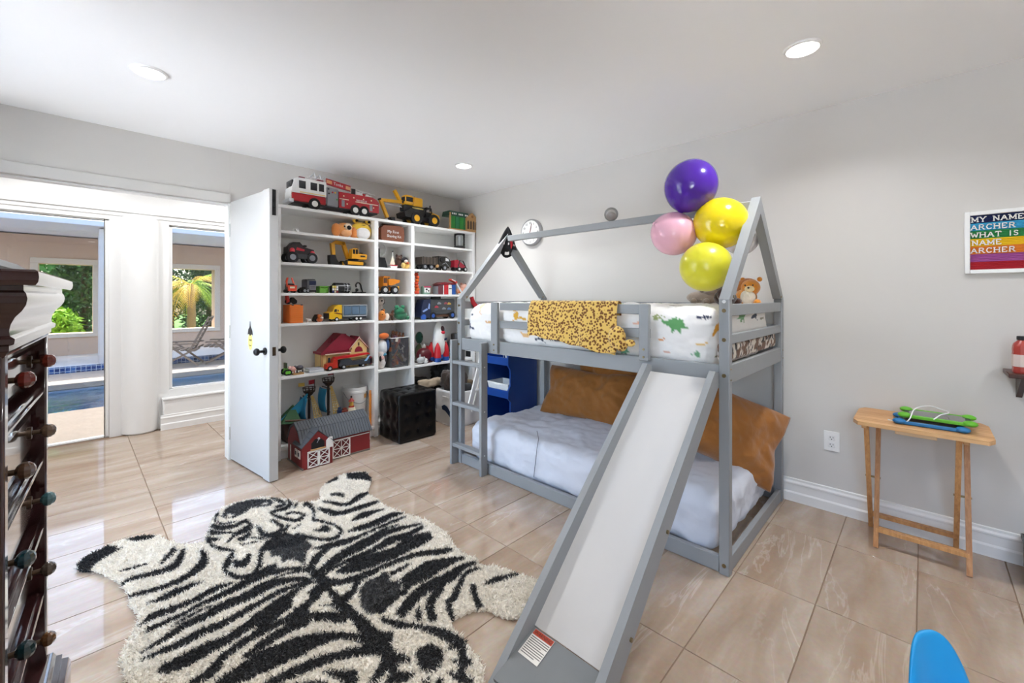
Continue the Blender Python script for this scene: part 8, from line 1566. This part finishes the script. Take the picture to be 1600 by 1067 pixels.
plush_at('plush_shark', 'small pale grey plush shark lying in front of the red helmet', 650, 669, 553, z, 3.635, 0.05, [('body', 'b9bbbd', ('s', 0.4, 0.5, 0.4, 0.42, 0.5, 0.32)), ('head', 'e6e6e4', ('s', 0.82, 0.4, 0.28, 0.2, 0.5, 0.26)), ('fin', 'a9abae', ('s', 0.3, 0.5, 0.8, 0.08, 0.1, 0.22)), ('fin', 'a9abae', ('s', 0.62, 0.2, 0.55, 0.1, 0.2, 0.2)), ('eye', EYE, ('s', 0.86, -0.08, 0.35, 0.03, 0.05, 0.05))])
t = Toy('grey_robot', 'grey box-shaped toy robot right of the rocket behind the bed post', 'toy robot', 699, 728, 521, z, 3.66, 0.15, rnd=True)
t.part('torso', pl('6a6e72'), ('b', 0.1, 0.9, 0.1, 0.9, 0.25, 0.72)); t.part('head', pl('4a4d52'), ('b', 0.25, 0.8, 0.2, 0.8, 0.74, 1.0)); t.part('leg', DGR, ('b', 0.12, 0.4, 0.2, 0.8, 0.0, 0.25)); t.part('leg', DGR, ('b', 0.6, 0.88, 0.2, 0.8, 0.0, 0.25)); t.part('arm', pl('5a5e62'), ('b', -0.02, 0.1, 0.3, 0.7, 0.3, 0.7)); t.part('chest_panel', BLK, ('b', 0.25, 0.75, 0.06, 0.1, 0.38, 0.62)); t.part('antenna', BLK, ('t', [(0.5, 0.5, 1.0), (0.62, 0.5, 1.06)], 0.02, 5))
t = Toy('alarm_radio', 'black box speaker with white marks beyond the ladder on the fifth shelf', 'speaker', 727, 746, 547, z, 3.645, 0.10)
t.part('case', BLK, ('b', 0, 1, 0, 1, 0, 1)); t.part('mark', WHT, ('b', 0.15, 0.22, -0.02, 0, 0.2, 0.8), ('b', 0.3, 0.37, -0.02, 0, 0.2, 0.8), ('b', 0.22, 0.3, -0.02, 0, 0.45, 0.55), ('c', 'y', 0.68, -0.01, 0.5, 0.25, 0.02)); t.part('knob', DGR, ('c', 'y', 0.68, -0.03, 0.5, 0.12, 0.04))
# ================================================================== bottom shelf and floor in front of it
zb = 0.095
# ---- pirate ship
ps = thing('pirate_ship', 'toy pirate ship with blue sails and crow nests behind the red barn', 'toy ship', (0, 0, 0))
DBR = pl('33211a', 0.5)
YS_ = 3.77
def w_(u, v, y=YS_): return atY(u, v, y)
obj('hull', G().prism([(1.20, zb + 0.012), (1.17, zb + 0.17), (1.30, zb + 0.12), (1.70, zb + 0.12), (1.76, zb + 0.16), (1.70, zb + 0.012)], 3.70, 3.86), DBR, ps)
obj('deck_rail', G().t([(1.19, 3.70, zb + 0.19), (1.45, 3.70, zb + 0.15), (1.74, 3.70, zb + 0.17)], 0.008, 6), pl('5a3a26'), ps)
for (u, vt, fl_) in ((483, 612, (474, 604)), (513, 597, (508, 592))):
    p = w_(u, vt); q = w_(u, 670)
    mz = obj('mast', G().t([(p.x, YS_, zb + 0.1), (p.x, YS_, p.z)], 0.011, 8), DBR, ps)
    nz_ = p.z
    nest = obj('crow_nest', G().lathe(p.x, YS_, nz_, [(0.022, -0.03), (0.034, -0.012), (0.046, 0.0), (0.046, 0.006)], 16), DBR, ps)
    for k in range(10):
        a = 2 * PI * k / 10; obj('baluster', G().t([(p.x + 0.044 * math.cos(a), YS_ + 0.044 * math.sin(a), nz_), (p.x + 0.050 * math.cos(a), YS_ + 0.050 * math.sin(a), nz_ + 0.035)], 0.003, 5), DBR, nest)
    obj('nest_ring', G().t([(p.x + 0.05 * math.cos(a), YS_ + 0.05 * math.sin(a), nz_ + 0.035) for a in np.linspace(0, 2 * PI, 20)], 0.004, 5), DBR, nest)
    fx = p.x + 0.045
    fp = obj('flag_pole', G().t([(fx, YS_, nz_ + 0.03), (fx, YS_, nz_ + 0.10)], 0.003, 5), DBR, nest)
    fg = obj('flag', G().grid(lambda a, b: (fx - 0.05 * a, YS_ + 0.004 * math.sin(a * 6), nz_ + 0.062 + 0.036 * b), 8, 4), pl('a01f2e', 0.8), fp); fg.modifiers.new('thickness', 'SOLIDIFY').thickness = 0.002
    # rope net
    L0 = Vector((p.x + 0.012, YS_ - 0.01, nz_ - 0.035)); L1 = Vector((p.x + 0.03, YS_ - 0.05, zb + 0.13)); R1 = Vector((p.x + 0.10, YS_ - 0.05, zb + 0.13))
    g = G()
    for k in range(4):
        a = k / 3; g.t([L0 + Vector((0.014 * a, 0, 0)), L1.lerp(R1, a)], 0.0032, 5)
    for k in range(1, 13):
        b = k / 13; g.t([L0.lerp(L1, b), (L0 + Vector((0.014, 0, 0))).lerp(R1, b)], 0.0030, 5)
    obj('rope_net', g, pl('d9b76a', 0.7), ps)
    def sail(a, b):
        z = nz_ - 0.045 - 0.20 * b; x = p.x - 0.02 - 0.055 * math.sin(PI * (0.15 + 0.7 * b)) * (1 - abs(a - 0.5)) - 0.01
        return (x, YS_ - 0.075 + 0.15 * a, z)
    so = obj('sail', G().grid(sail, 10, 12), pl('2a86b0', 0.7), ps); so.modifiers.new('thickness', 'SOLIDIFY').thickness = 0.003
    obj('yard', G().t([(p.x - 0.02, YS_ - 0.08, nz_ - 0.045), (p.x - 0.02, YS_ + 0.08, nz_ - 0.045)], 0.005, 6).t([(p.x - 0.02, YS_ - 0.08, nz_ - 0.245), (p.x - 0.02, YS_ + 0.08, nz_ - 0.245)], 0.005, 6), DBR, ps)
obj('jib_sail', G().prism([(1.165, zb + 0.19), (1.385, zb + 0.385), (1.36, zb + 0.28), (1.26, zb + 0.16)], YS_ - 0.03, YS_ - 0.026), pl('2a8fb8', 0.7), ps)
obj('tent', G().add([(1.16, 3.69, zb + 0.17), (1.32, 3.69, zb + 0.15), (1.32, 3.83, zb + 0.15), (1.16, 3.83, zb + 0.17), (1.27, 3.76, zb + 0.30)], [(0, 1, 4), (1, 2, 4), (2, 3, 4), (3, 0, 4), (0, 1, 2, 3)]), pl('2f5a34', 0.7), ps)
obj('pennant', G().b(1.315, 1.365, 3.768, 3.772, zb + 0.435, zb + 0.465), pl('c8a84a'), ps)
# ---- bucket
bc = thing('white_bucket', 'white plastic bucket with a wire handle on the bottom shelf', 'bucket', (1.815, 3.79, zb))
BH_ = 0.365
obj('pail', G().lathe(0, 0, 0, [(0.085, 0.0), (0.088, 0.004), (0.104, BH_ - 0.05), (0.109, BH_ - 0.048), (0.109, BH_ - 0.03), (0.106, BH_ - 0.028), (0.108, BH_), (0.100, BH_), (0.098, BH_ - 0.02), (0.09, BH_ - 0.10), (0.02, BH_ - 0.11)], 36), WHT, bc)
obj('handle', G().t(smooth_path([(-0.108, 0, BH_ - 0.04), (-0.09, -0.08, BH_ - 0.10), (0.0, -0.118, BH_ - 0.14), (0.09, -0.08, BH_ - 0.10), (0.108, 0, BH_ - 0.04)]), 0.003, 6), GRY, bc)
obj('label_print', G().lathe(0, 0, 0, [(0.1035, 0.28), (0.1055, 0.325)], 36) if False else G().add([(0.1045 * math.cos(a), 0.1045 * math.sin(a), z) for a in np.linspace(-1.1, -0.25, 8) for z in (0.262, 0.30)], [(2 * i, 2 * i + 1, 2 * i + 3, 2 * i + 2) for i in range(7)]), pl('d09a4a'), bc)
tag(obj('orange_stick', G().b(1.900, 1.918, 3.665, 3.683, zb + 0.0, zb + 0.30).b(1.902, 1.916, 3.667, 3.681, zb + 0.30, zb + 0.33), pl('e8923a')), 'orange stick leaning upright between the bucket and the shelf upright', 'stick')
for i_, (nm, lb, u0, u1, vt, c) in enumerate((('toy_block_blue', 'tiny blue toy behind the ridge of the barn', 526, 534, 636, '1f3560'), ('toy_block_red', 'row of tiny red brick toy behind the barn', 533, 544, 637, '8a3a2a'))):
    t = Toy(nm.rsplit('_', 1)[0], lb, 'toy', u0, u1, vt, zb + 0.0, 3.67, 0.02)
    t.part('body', pl(c), ('b', 0, 1, 0, 1, 0.0, 0.9)); t.part('top', pl(c), ('b', 0.2, 0.8, 0.1, 0.9, 0.9, 1.0))
t = Toy('toy_lighthouse', 'small red and yellow toy lighthouse in front of the bucket', 'toy building', 542, 556, 619, zb, 3.655, 0.05, rnd=True)
t.part('tower', pl('b03a24'), ('l', 0.5, 0.5, 0.0, [(0.16, 0.0), (0.12, 0.5), (0.075, 0.72)], 16)); t.part('band', CRM, ('l', 0.5, 0.5, 0.0, [(0.127, 0.55), (0.10, 0.68)], 16)); t.part('lantern', pl('d8b04a'), ('c', 'z', 0.5, 0.5, 0.78, 0.06, 0.12)); t.part('cap', pl('a02a20'), ('c', 'z', 0.5, 0.5, 0.9, 0.09, 0.1, 0.02)); t.part('finial', BLK, ('s', 0.5, 0.5, 0.98, 0.03)); t.part('shrub', LGR, ('s', 0.95, 0.4, 0.45, 0.07))

# ---- red toy barn on the floor
bn = thing('toy_barn', 'red toy barn with dark grey roof and white cross-braced doors', 'toy building', (0, 0, 0))
M_BR = pl('7f1f20', 0.5); M_RF = mat('50545a', 0.6, var=0.08); M_WT = pl('e9e4de')
bx0, bx1, by0, by1 = 1.185, 1.738, 3.350, 3.617
ez, rz_ = 0.172, 0.315; ym = (by0 + by1) / 2
gam = [(by0, 0.0), (by0, ez), (by0 + 0.055, 0.262), (ym, rz_ - 0.01), (by1 - 0.055, 0.262), (by1, ez), (by1, 0.0)]
obj('barn_walls', G().prism(gam, bx0, bx1, 'x'), M_BR, bn)
def roof_panel(p, q, x0, x1, n, th=0.006):
    o = []
    W_ = (x1 - x0) / n
    d = Vector((0, q[0] - p[0], q[1] - p[1])).normalized(); nn = Vector((0, -d.z, d.y)); nn = nn if nn.z > 0 else -nn
    a = Vector((0, p[0], p[1])); b = Vector((0, q[0], q[1]))
    for k in range(n):
        xa, xb = x0 + k * W_ + 0.0015, x0 + (k + 1) * W_ - 0.0015
        v = [(xa, *(a)[1:]), (xb, *(a)[1:]), (xb, *(b)[1:]), (xa, *(b)[1:])]
        v2 = [(x, y + nn.y * th, z + nn.z * th) for x, y, z in v]
        obj('roof_strip', G().add(v + v2, [(0, 1, 2, 3), (4, 5, 6, 7), (0, 1, 5, 4), (1, 2, 6, 5), (2, 3, 7, 6), (3, 0, 4, 7)]), M_RF, bn)
e_ = 0.018
obj('roof_base', G().prism([(by0 - e_, ez - 0.004), (by0 + 0.052, 0.266), (ym, rz_), (by1 - 0.052, 0.266), (by1 + e_, ez - 0.004), (by1 - 0.05, 0.255), (ym, rz_ - 0.012), (by0 + 0.05, 0.255)], bx0 - 0.006, bx1 + 0.012, 'x'), M_RF, bn)
roof_panel((by0 - e_, ez - 0.004), (by0 + 0.052, 0.266), bx0 - 0.006, bx1 + 0.012, 26)
roof_panel((by0 + 0.052, 0.266), (ym, rz_), bx0 - 0.006, bx1 + 0.012, 26)
roof_panel((by1 + e_, ez - 0.004), (by1 - 0.052, 0.266), bx0 - 0.006, bx1 + 0.012, 1); roof_panel((by1 - 0.052, 0.266), (ym, rz_), bx0 - 0.006, bx1 + 0.012, 1)
# front wing with gable and hayloft
wx0, wx1, wy = 1.178, 1.402, 3.298; wm = (wx0 + wx1) / 2
obj('wing_walls', G().prism([(wx0, 0.0), (wx0, 0.175), (wm, 0.268), (wx1, 0.175), (wx1, 0.0)], wy, 3.42), M_BR, bn)
for s in (-1, 1):
    xa = wm + s * 0.125
    for k in range(4):
        a0, a1 = k / 4, (k + 1) / 4
        P = lambda a: (wm + (xa - wm) * a, 0.284 - 0.116 * a)
        p0, p1 = P(a0), P(a1 - 0.015)
        obj('dormer_shingle', G().prism([p0, p1, (p1[0], p1[1] - 0.008), (p0[0], p0[1] - 0.008)], wy - 0.012, 3.47), M_RF, bn)
loft_ = obj('hayloft_opening', G().prism([(wm - 0.048, 0.140), (wm - 0.048, 0.185), (wm - 0.02, 0.212), (wm + 0.02, 0.212), (wm + 0.048, 0.185), (wm + 0.048, 0.140)], wy - 0.003, wy + 0.001), pl('151314', 0.8), bn)
obj('loft_sill', G().b(wm - 0.055, wm + 0.055, wy - 0.012, wy, 0.132, 0.141), TAN, loft_)
obj('hay_hook', G().s_(wm + 0.004, wy - 0.012, 0.214, 0.009).t([(wm + 0.004, wy - 0.012, 0.21), (wm - 0.01, wy - 0.012, 0.185)], 0.002, 5), pl('9a9aa0'), loft_)
obj('loft_shutter', G().prism([(wx1 - 0.052, 0.130), (wx1 - 0.052, 0.185), (wx1 - 0.03, 0.208), (wx1 - 0.004, 0.206), (wx1 - 0.004, 0.128)], wy - 0.012, wy - 0.006), M_WT, bn)
def xdoor(name, x0, x1, z0, z1, y, ny, parent, nx=1):
    th = 0.0045
    d = obj(name, G().b(x0, x1, y - 0.004, y, z0, z1), pl('5f1518', 0.5), parent)
    g = G().b(x0, x0 + 0.008, y - 0.009, y - 0.003, z0, z1).b(x1 - 0.008, x1, y - 0.009, y - 0.003, z0, z1).b(x0, x1, y - 0.009, y - 0.003, z1 - 0.008, z1).b(x0, x1, y - 0.009, y - 0.003, z0, z0 + 0.008)
    obj('door_frame', g, M_WT, d)
    g = G()
    for i in range(nx):
        for j in range(ny):
            a0 = x0 + (x1 - x0) * i / nx; a1 = x0 + (x1 - x0) * (i + 1) / nx; b0 = z0 + (z1 - z0) * j / ny; b1 = z0 + (z1 - z0) * (j + 1) / ny
            g.bar((a0, y - 0.006, b0), (a1, y - 0.006, b1), th, 0.005, up=(0, 1, 0)).bar((a0, y - 0.006, b1), (a1, y - 0.006, b0), th, 0.005, up=(0, 1, 0))
            g.bar((a0, y - 0.006, b1), (a1, y - 0.006, b1), th, 0.005, up=(0, 1, 0))
            if i: g.bar((a0, y - 0.006, b0), (a0, y - 0.006, b1), th, 0.005, up=(0, 1, 0))
    obj('cross_brace', g, M_WT, d)
xdoor('wing_door', 1.213, 1.294, 0.008, 0.128, wy, 2, bn); xdoor('wing_door', 1.296, 1.377, 0.008, 0.128, wy, 2, bn)
xdoor('sliding_door', 1.420, 1.565, 0.008, 0.150, by0, 2, bn, 2)
obj('door_track', G().b(1.42, 1.73, by0 - 0.007, by0, 0.146, 0.152), M_WT, bn)
obj('stone_base', G().b(1.402, bx1 + 0.001, by0 - 0.003, by0 + 0.01, 0.0, 0.014).b(wx0 - 0.002, wx0 + 0.01, wy - 0.002, by1, 0.0, 0.014), pl('6e655c', 0.8), bn)
for y in (3.335, 3.395):
    wn_ = obj('side_window', G().b(wx0 - 0.006, wx0 + 0.0, y, y + 0.042, 0.075, 0.135), M_WT, bn)
    obj('window_pane', G().b(wx0 - 0.0075, wx0 - 0.005, y + 0.009, y + 0.033, 0.092, 0.120), pl('1a1416'), wn_)
obj('corner_post', G().b(bx0 - 0.004, bx0 + 0.004, 3.55, 3.565, 0.0, 0.13), M_WT, bn)
obj('rear_shutter', G().b(bx1, bx1 + 0.006, by0 + 0.002, by0 + 0.035, 0.085, 0.155), M_WT, bn)

# ---- black tufted ottoman
ot = thing('tufted_ottoman', 'black shiny tufted cube ottoman in front of the shelves', 'ottoman', (0, 0, 0))
om, P = softbox((1.966, 3.262, 0.0), (2.362, 3.617, 0.432), 0.028, 0.0125, 0.003, 9.0, 4.0)
C0 = np.array([(1.966 + 2.365) / 2, (3.262 + 3.617) / 2, 0.216])
btn = []
for i in range(3):
    for j in range(3):
        a = -0.115 + 0.115 * i; b = -0.115 + 0.115 * j
        btn += [(C0[0] + a, 3.262, C0[2] + b, 1), (1.966, C0[1] + a, C0[2] + b, 0), (C0[0] + a, C0[1] + b, 0.432, 2)]
for (x, y, z, ax) in btn:
    d2 = (P[:, 0] - x) ** 2 + (P[:, 1] - y) ** 2 + (P[:, 2] - z) ** 2
    k = np.exp(-d2 / 0.0008) * 0.011
    if ax == 1: P[:, 1] += k
    elif ax == 0: P[:, 0] += k * 0.8
    else: P[:, 2] -= k
# soft vertical folds between the buttons on the side facing the door
m_ = P[:, 0] < 1.99
P[m_, 0] += 0.0025 * np.sin(P[m_, 1] * 55 + np.sin(P[m_, 2] * 28) * 1.2)
om.vertices.foreach_set('co', P.ravel())
M_OTT = mat('070708', 0.3, var=0.1, bump=0.15, bscale=22, spec=0.3)
obj('cover', om, M_OTT, ot)
for (x, y, z, ax) in btn:
    o = [0, 0, 0]; q = [x, y, z]; q[ax] += (0.009 if ax != 2 else -0.009)
    obj('button', G().s_(*q, 0.007, 0.007, 0.007, 10, 6), M_OTT, ot)

# ---- fabric bin with whale print, full of dress-up things
fb = thing('fabric_toy_bin', 'white fabric bin with a blue whale print between ottoman and bed', 'bin', (0, 0, 0))
M_FAB = mat('dcd9d6', 0.9, var=0.04, bump=0.3, bscale=20)
def sagb(P):
    return P
FX0, FX1, FY0, FY1, FZ = 2.605, 2.955, 3.285, 3.615, 0.345
for nm, lo, hi in (('front_panel', (FX0, FY0, 0), (FX1, FY0 + 0.016, FZ)), ('side_panel', (FX0, FY0, 0), (FX0 + 0.016, FY1, FZ)), ('side_panel', (FX1 - 0.016, FY0, 0), (FX1, FY1, FZ)), ('back_panel', (FX0, FY1 - 0.016, 0), (FX1, FY1, FZ)), ('bottom_panel', (FX0, FY0, 0), (FX1, FY1, 0.012))):
    me, _p = softbox(lo, hi, 0.006, 0.02, 0.004, 9.0, len(nm)); obj(nm, me, M_FAB, fb)
wy_, wz_ = 3.42, 0.13
obj('whale_print', G().prism([(wy_ + 0.09, wz_ + 0.05), (wy_ + 0.05, wz_ + 0.072), (wy_, wz_ + 0.06), (wy_ - 0.05, wz_ + 0.015), (wy_ - 0.085, wz_ - 0.04), (wy_ - 0.10, wz_ - 0.02), (wy_ - 0.108, wz_ - 0.025), (wy_ - 0.10, wz_ - 0.07), (wy_ - 0.07, wz_ - 0.06), (wy_ - 0.03, wz_ - 0.025), (wy_ + 0.03, wz_ + 0.012), (wy_ + 0.08, wz_ + 0.02)], FX0 - 0.006, FX0 - 0.0045, 'x'), mat('1d3050', 0.9), fb)
obj('handle_tab', G().b(FX0 - 0.007, FX0, 3.40, 3.50, 0.275, 0.285), M_FAB, fb)
def lump(name, label, cat, lo, hi, col, r=0.04, amp=0.02, seed=1.0, sheen=0.3, group='dress-up things heaped in the fabric bin', rough=0.9):
    me, _p = softbox(lo, hi, r, 0.016, amp, 9.0, seed)
    return tag(obj(name, me, mat(col, rough, var=0.25, scale=25, sheen=sheen)), label, cat, group)
lump('black_bag', 'black round bag lying on the bottom shelf behind the ottoman', 'bag', (2.40, 3.68, 0.12), (2.66, 3.90, 0.44), '131315', 0.08, 0.012, 2.0, group='bags on the bottom shelf')
lump('beige_cloth', 'beige folded cloth hanging over the bag behind the ottoman', 'cloth', (2.42, 3.64, 0.36), (2.74, 3.68, 0.44), 'b8a58c', 0.018, 0.012, 6.0, group='bags on the bottom shelf')
lump('dark_wig', 'shaggy dark brown costume wig on top of the heap in the fabric bin', 'costume', (2.63, 3.40, 0.33), (2.86, 3.60, 0.53), '2e1d12', 0.07, 0.03, 3.0)
lump('black_cape', 'black costume cape piled behind the brown wig', 'costume', (2.70, 3.63, 0.12), (2.98, 3.90, 0.58), '0f0e10', 0.09, 0.03, 8.0)
lump('striped_scarf', 'cream scarf with dark lines at the left of the fabric bin', 'scarf', (2.62, 3.31, 0.33), (2.72, 3.40, 0.43), 'c9b89a', 0.03, 0.015, 4.0)
lump('red_costume_sash', 'dark red costume sash at the front edge of the fabric bin', 'costume', (2.66, 3.30, 0.33), (2.72, 3.335, 0.385), '9a1f2c', 0.015, 0.010, 7.0)
lump('black_hat', 'black felt hat lying on the ottoman side of the bin', 'hat', (2.74, 3.31, 0.32), (2.84, 3.40, 0.40), '1c1a1a', 0.03, 0.012, 9.0)
lump('orange_ball', 'rust orange ball at the front right of the fabric bin', 'ball', (2.815, 3.305, 0.30), (2.905, 3.395, 0.385), 'a8502a', 0.044, 0.002, 5.0)
lump('speckled_cloth', 'speckled tan cloth at the right of the fabric bin', 'cloth', (2.86, 3.40, 0.32), (2.94, 3.60, 0.42), '6a5a44', 0.03, 0.02, 11.0)
wb = thing('leaning_board', 'narrow white board leaning in the corner beside the blue organizer', 'board', (0, 0, 0))
obj('plank', G().bar((2.70, 3.20, 0.20), (3.08, 3.45, 0.62), 0.07, 0.014, up=(0, 1, 0.3)), WHT, wb)
obj('plank', G().bar((2.735, 3.20, 0.16), (3.115, 3.45, 0.58), 0.02, 0.012, up=(0, 1, 0.3)), WHT, wb)

# ---- blue tiered toy organizer
bo = thing('blue_toy_organizer', 'blue tiered toy organizer with white tubs at the foot of the bed', 'organizer', (0, 0, 0))
M_OB = mat('123f8c', 0.38, var=0.03)
prof = [(3.13, 0.0), (2.735, 0.0), (2.715, 0.05), (2.765, 0.16), (2.765, 0.33), (2.735, 0.36), (2.735, 0.43), (2.765, 0.48), (2.765, 0.62), (2.735, 0.66), (2.735, 0.74), (2.775, 0.83), (3.13, 0.83)]
OY0, OY1 = 2.695, 3.02
for y in (OY0, OY1 - 0.016):
    obj('side_panel', G().prism(prof, y, y + 0.016), M_OB, bo)
for z in (0.04, 0.36, 0.66):
    obj('tier_tray', G().b(2.742, 3.12, OY0 + 0.016, OY1 - 0.016, z, z + 0.016).b(2.738, 2.752, OY0 + 0.016, OY1 - 0.016, z, z + 0.07), M_OB, bo)
obj('back_panel', G().b(3.112, 3.13, OY0 + 0.016, OY1 - 0.016, 0.0, 0.82), pl('0c2c66'), bo)
def tub(label, z):
    t = thing('white_tub', label, 'tub', (2.86, (OY0 + OY1) / 2, z + 0.017), 0, 'white tubs in the blue organizer')
    a = 0.125; g = G()
    lv = [(0.0, 0.0), (0.012, 0.10), (0.018, 0.10), (0.018, 0.11)]
    v = []; f = []
    for (o, zz_) in lv + [(0.010, 0.11), (-0.004, 0.006)]:
        v += [(-0.09 - o, -a - o, zz_), (0.09 + o, -a - o, zz_), (0.09 + o, a + o, zz_), (-0.09 - o, a + o, zz_)]
    n = len(lv) + 2
    for i in range(n - 1):
        for k in range(4): f.append((i * 4 + k, i * 4 + (k + 1) % 4, i * 4 + 4 + (k + 1) % 4, i * 4 + 4 + k))
    f += [(0, 1, 2, 3), tuple(range(n * 4 - 4, n * 4))]
    obj('shell', g.add(v, f), WHT, t)
    obj('grip', G().b(-0.112, -0.104, -0.04, 0.04, 0.09, 0.10), WHT, t)
tub('white plastic tub in the middle tier of the blue organizer', 0.36)
pg = thing('toy_penguin', 'small white and teal toy penguin standing in the white tub', 'toy animal', (2.86, 2.735, 0.385))
obj('body', G().s_(0, 0, 0.07, 0.03, 0.028, 0.065), pl('2f8aa8'), pg); obj('belly', G().s_(-0.014, -0.004, 0.07, 0.02, 0.02, 0.045), WHT, pg); obj('head', G().s_(0, 0, 0.135, 0.026), WHT, pg); obj('eye', G().s_(-0.024, -0.01, 0.14, 0.005), EYE, pg); obj('wing', G().s_(0, -0.03, 0.08, 0.012, 0.008, 0.035), pl('d8dde0'), pg)
tag(obj('white_wire_toy', G().t(smooth_path([(2.80, 2.76, 0.678), (2.78, 2.78, 0.74), (2.80, 2.80, 0.76), (2.82, 2.78, 0.70), (2.80, 2.82, 0.76), (2.82, 2.84, 0.70)]), 0.003, 6), WHT), 'coil of thin white wire in the top tier of the blue organizer', 'wire')
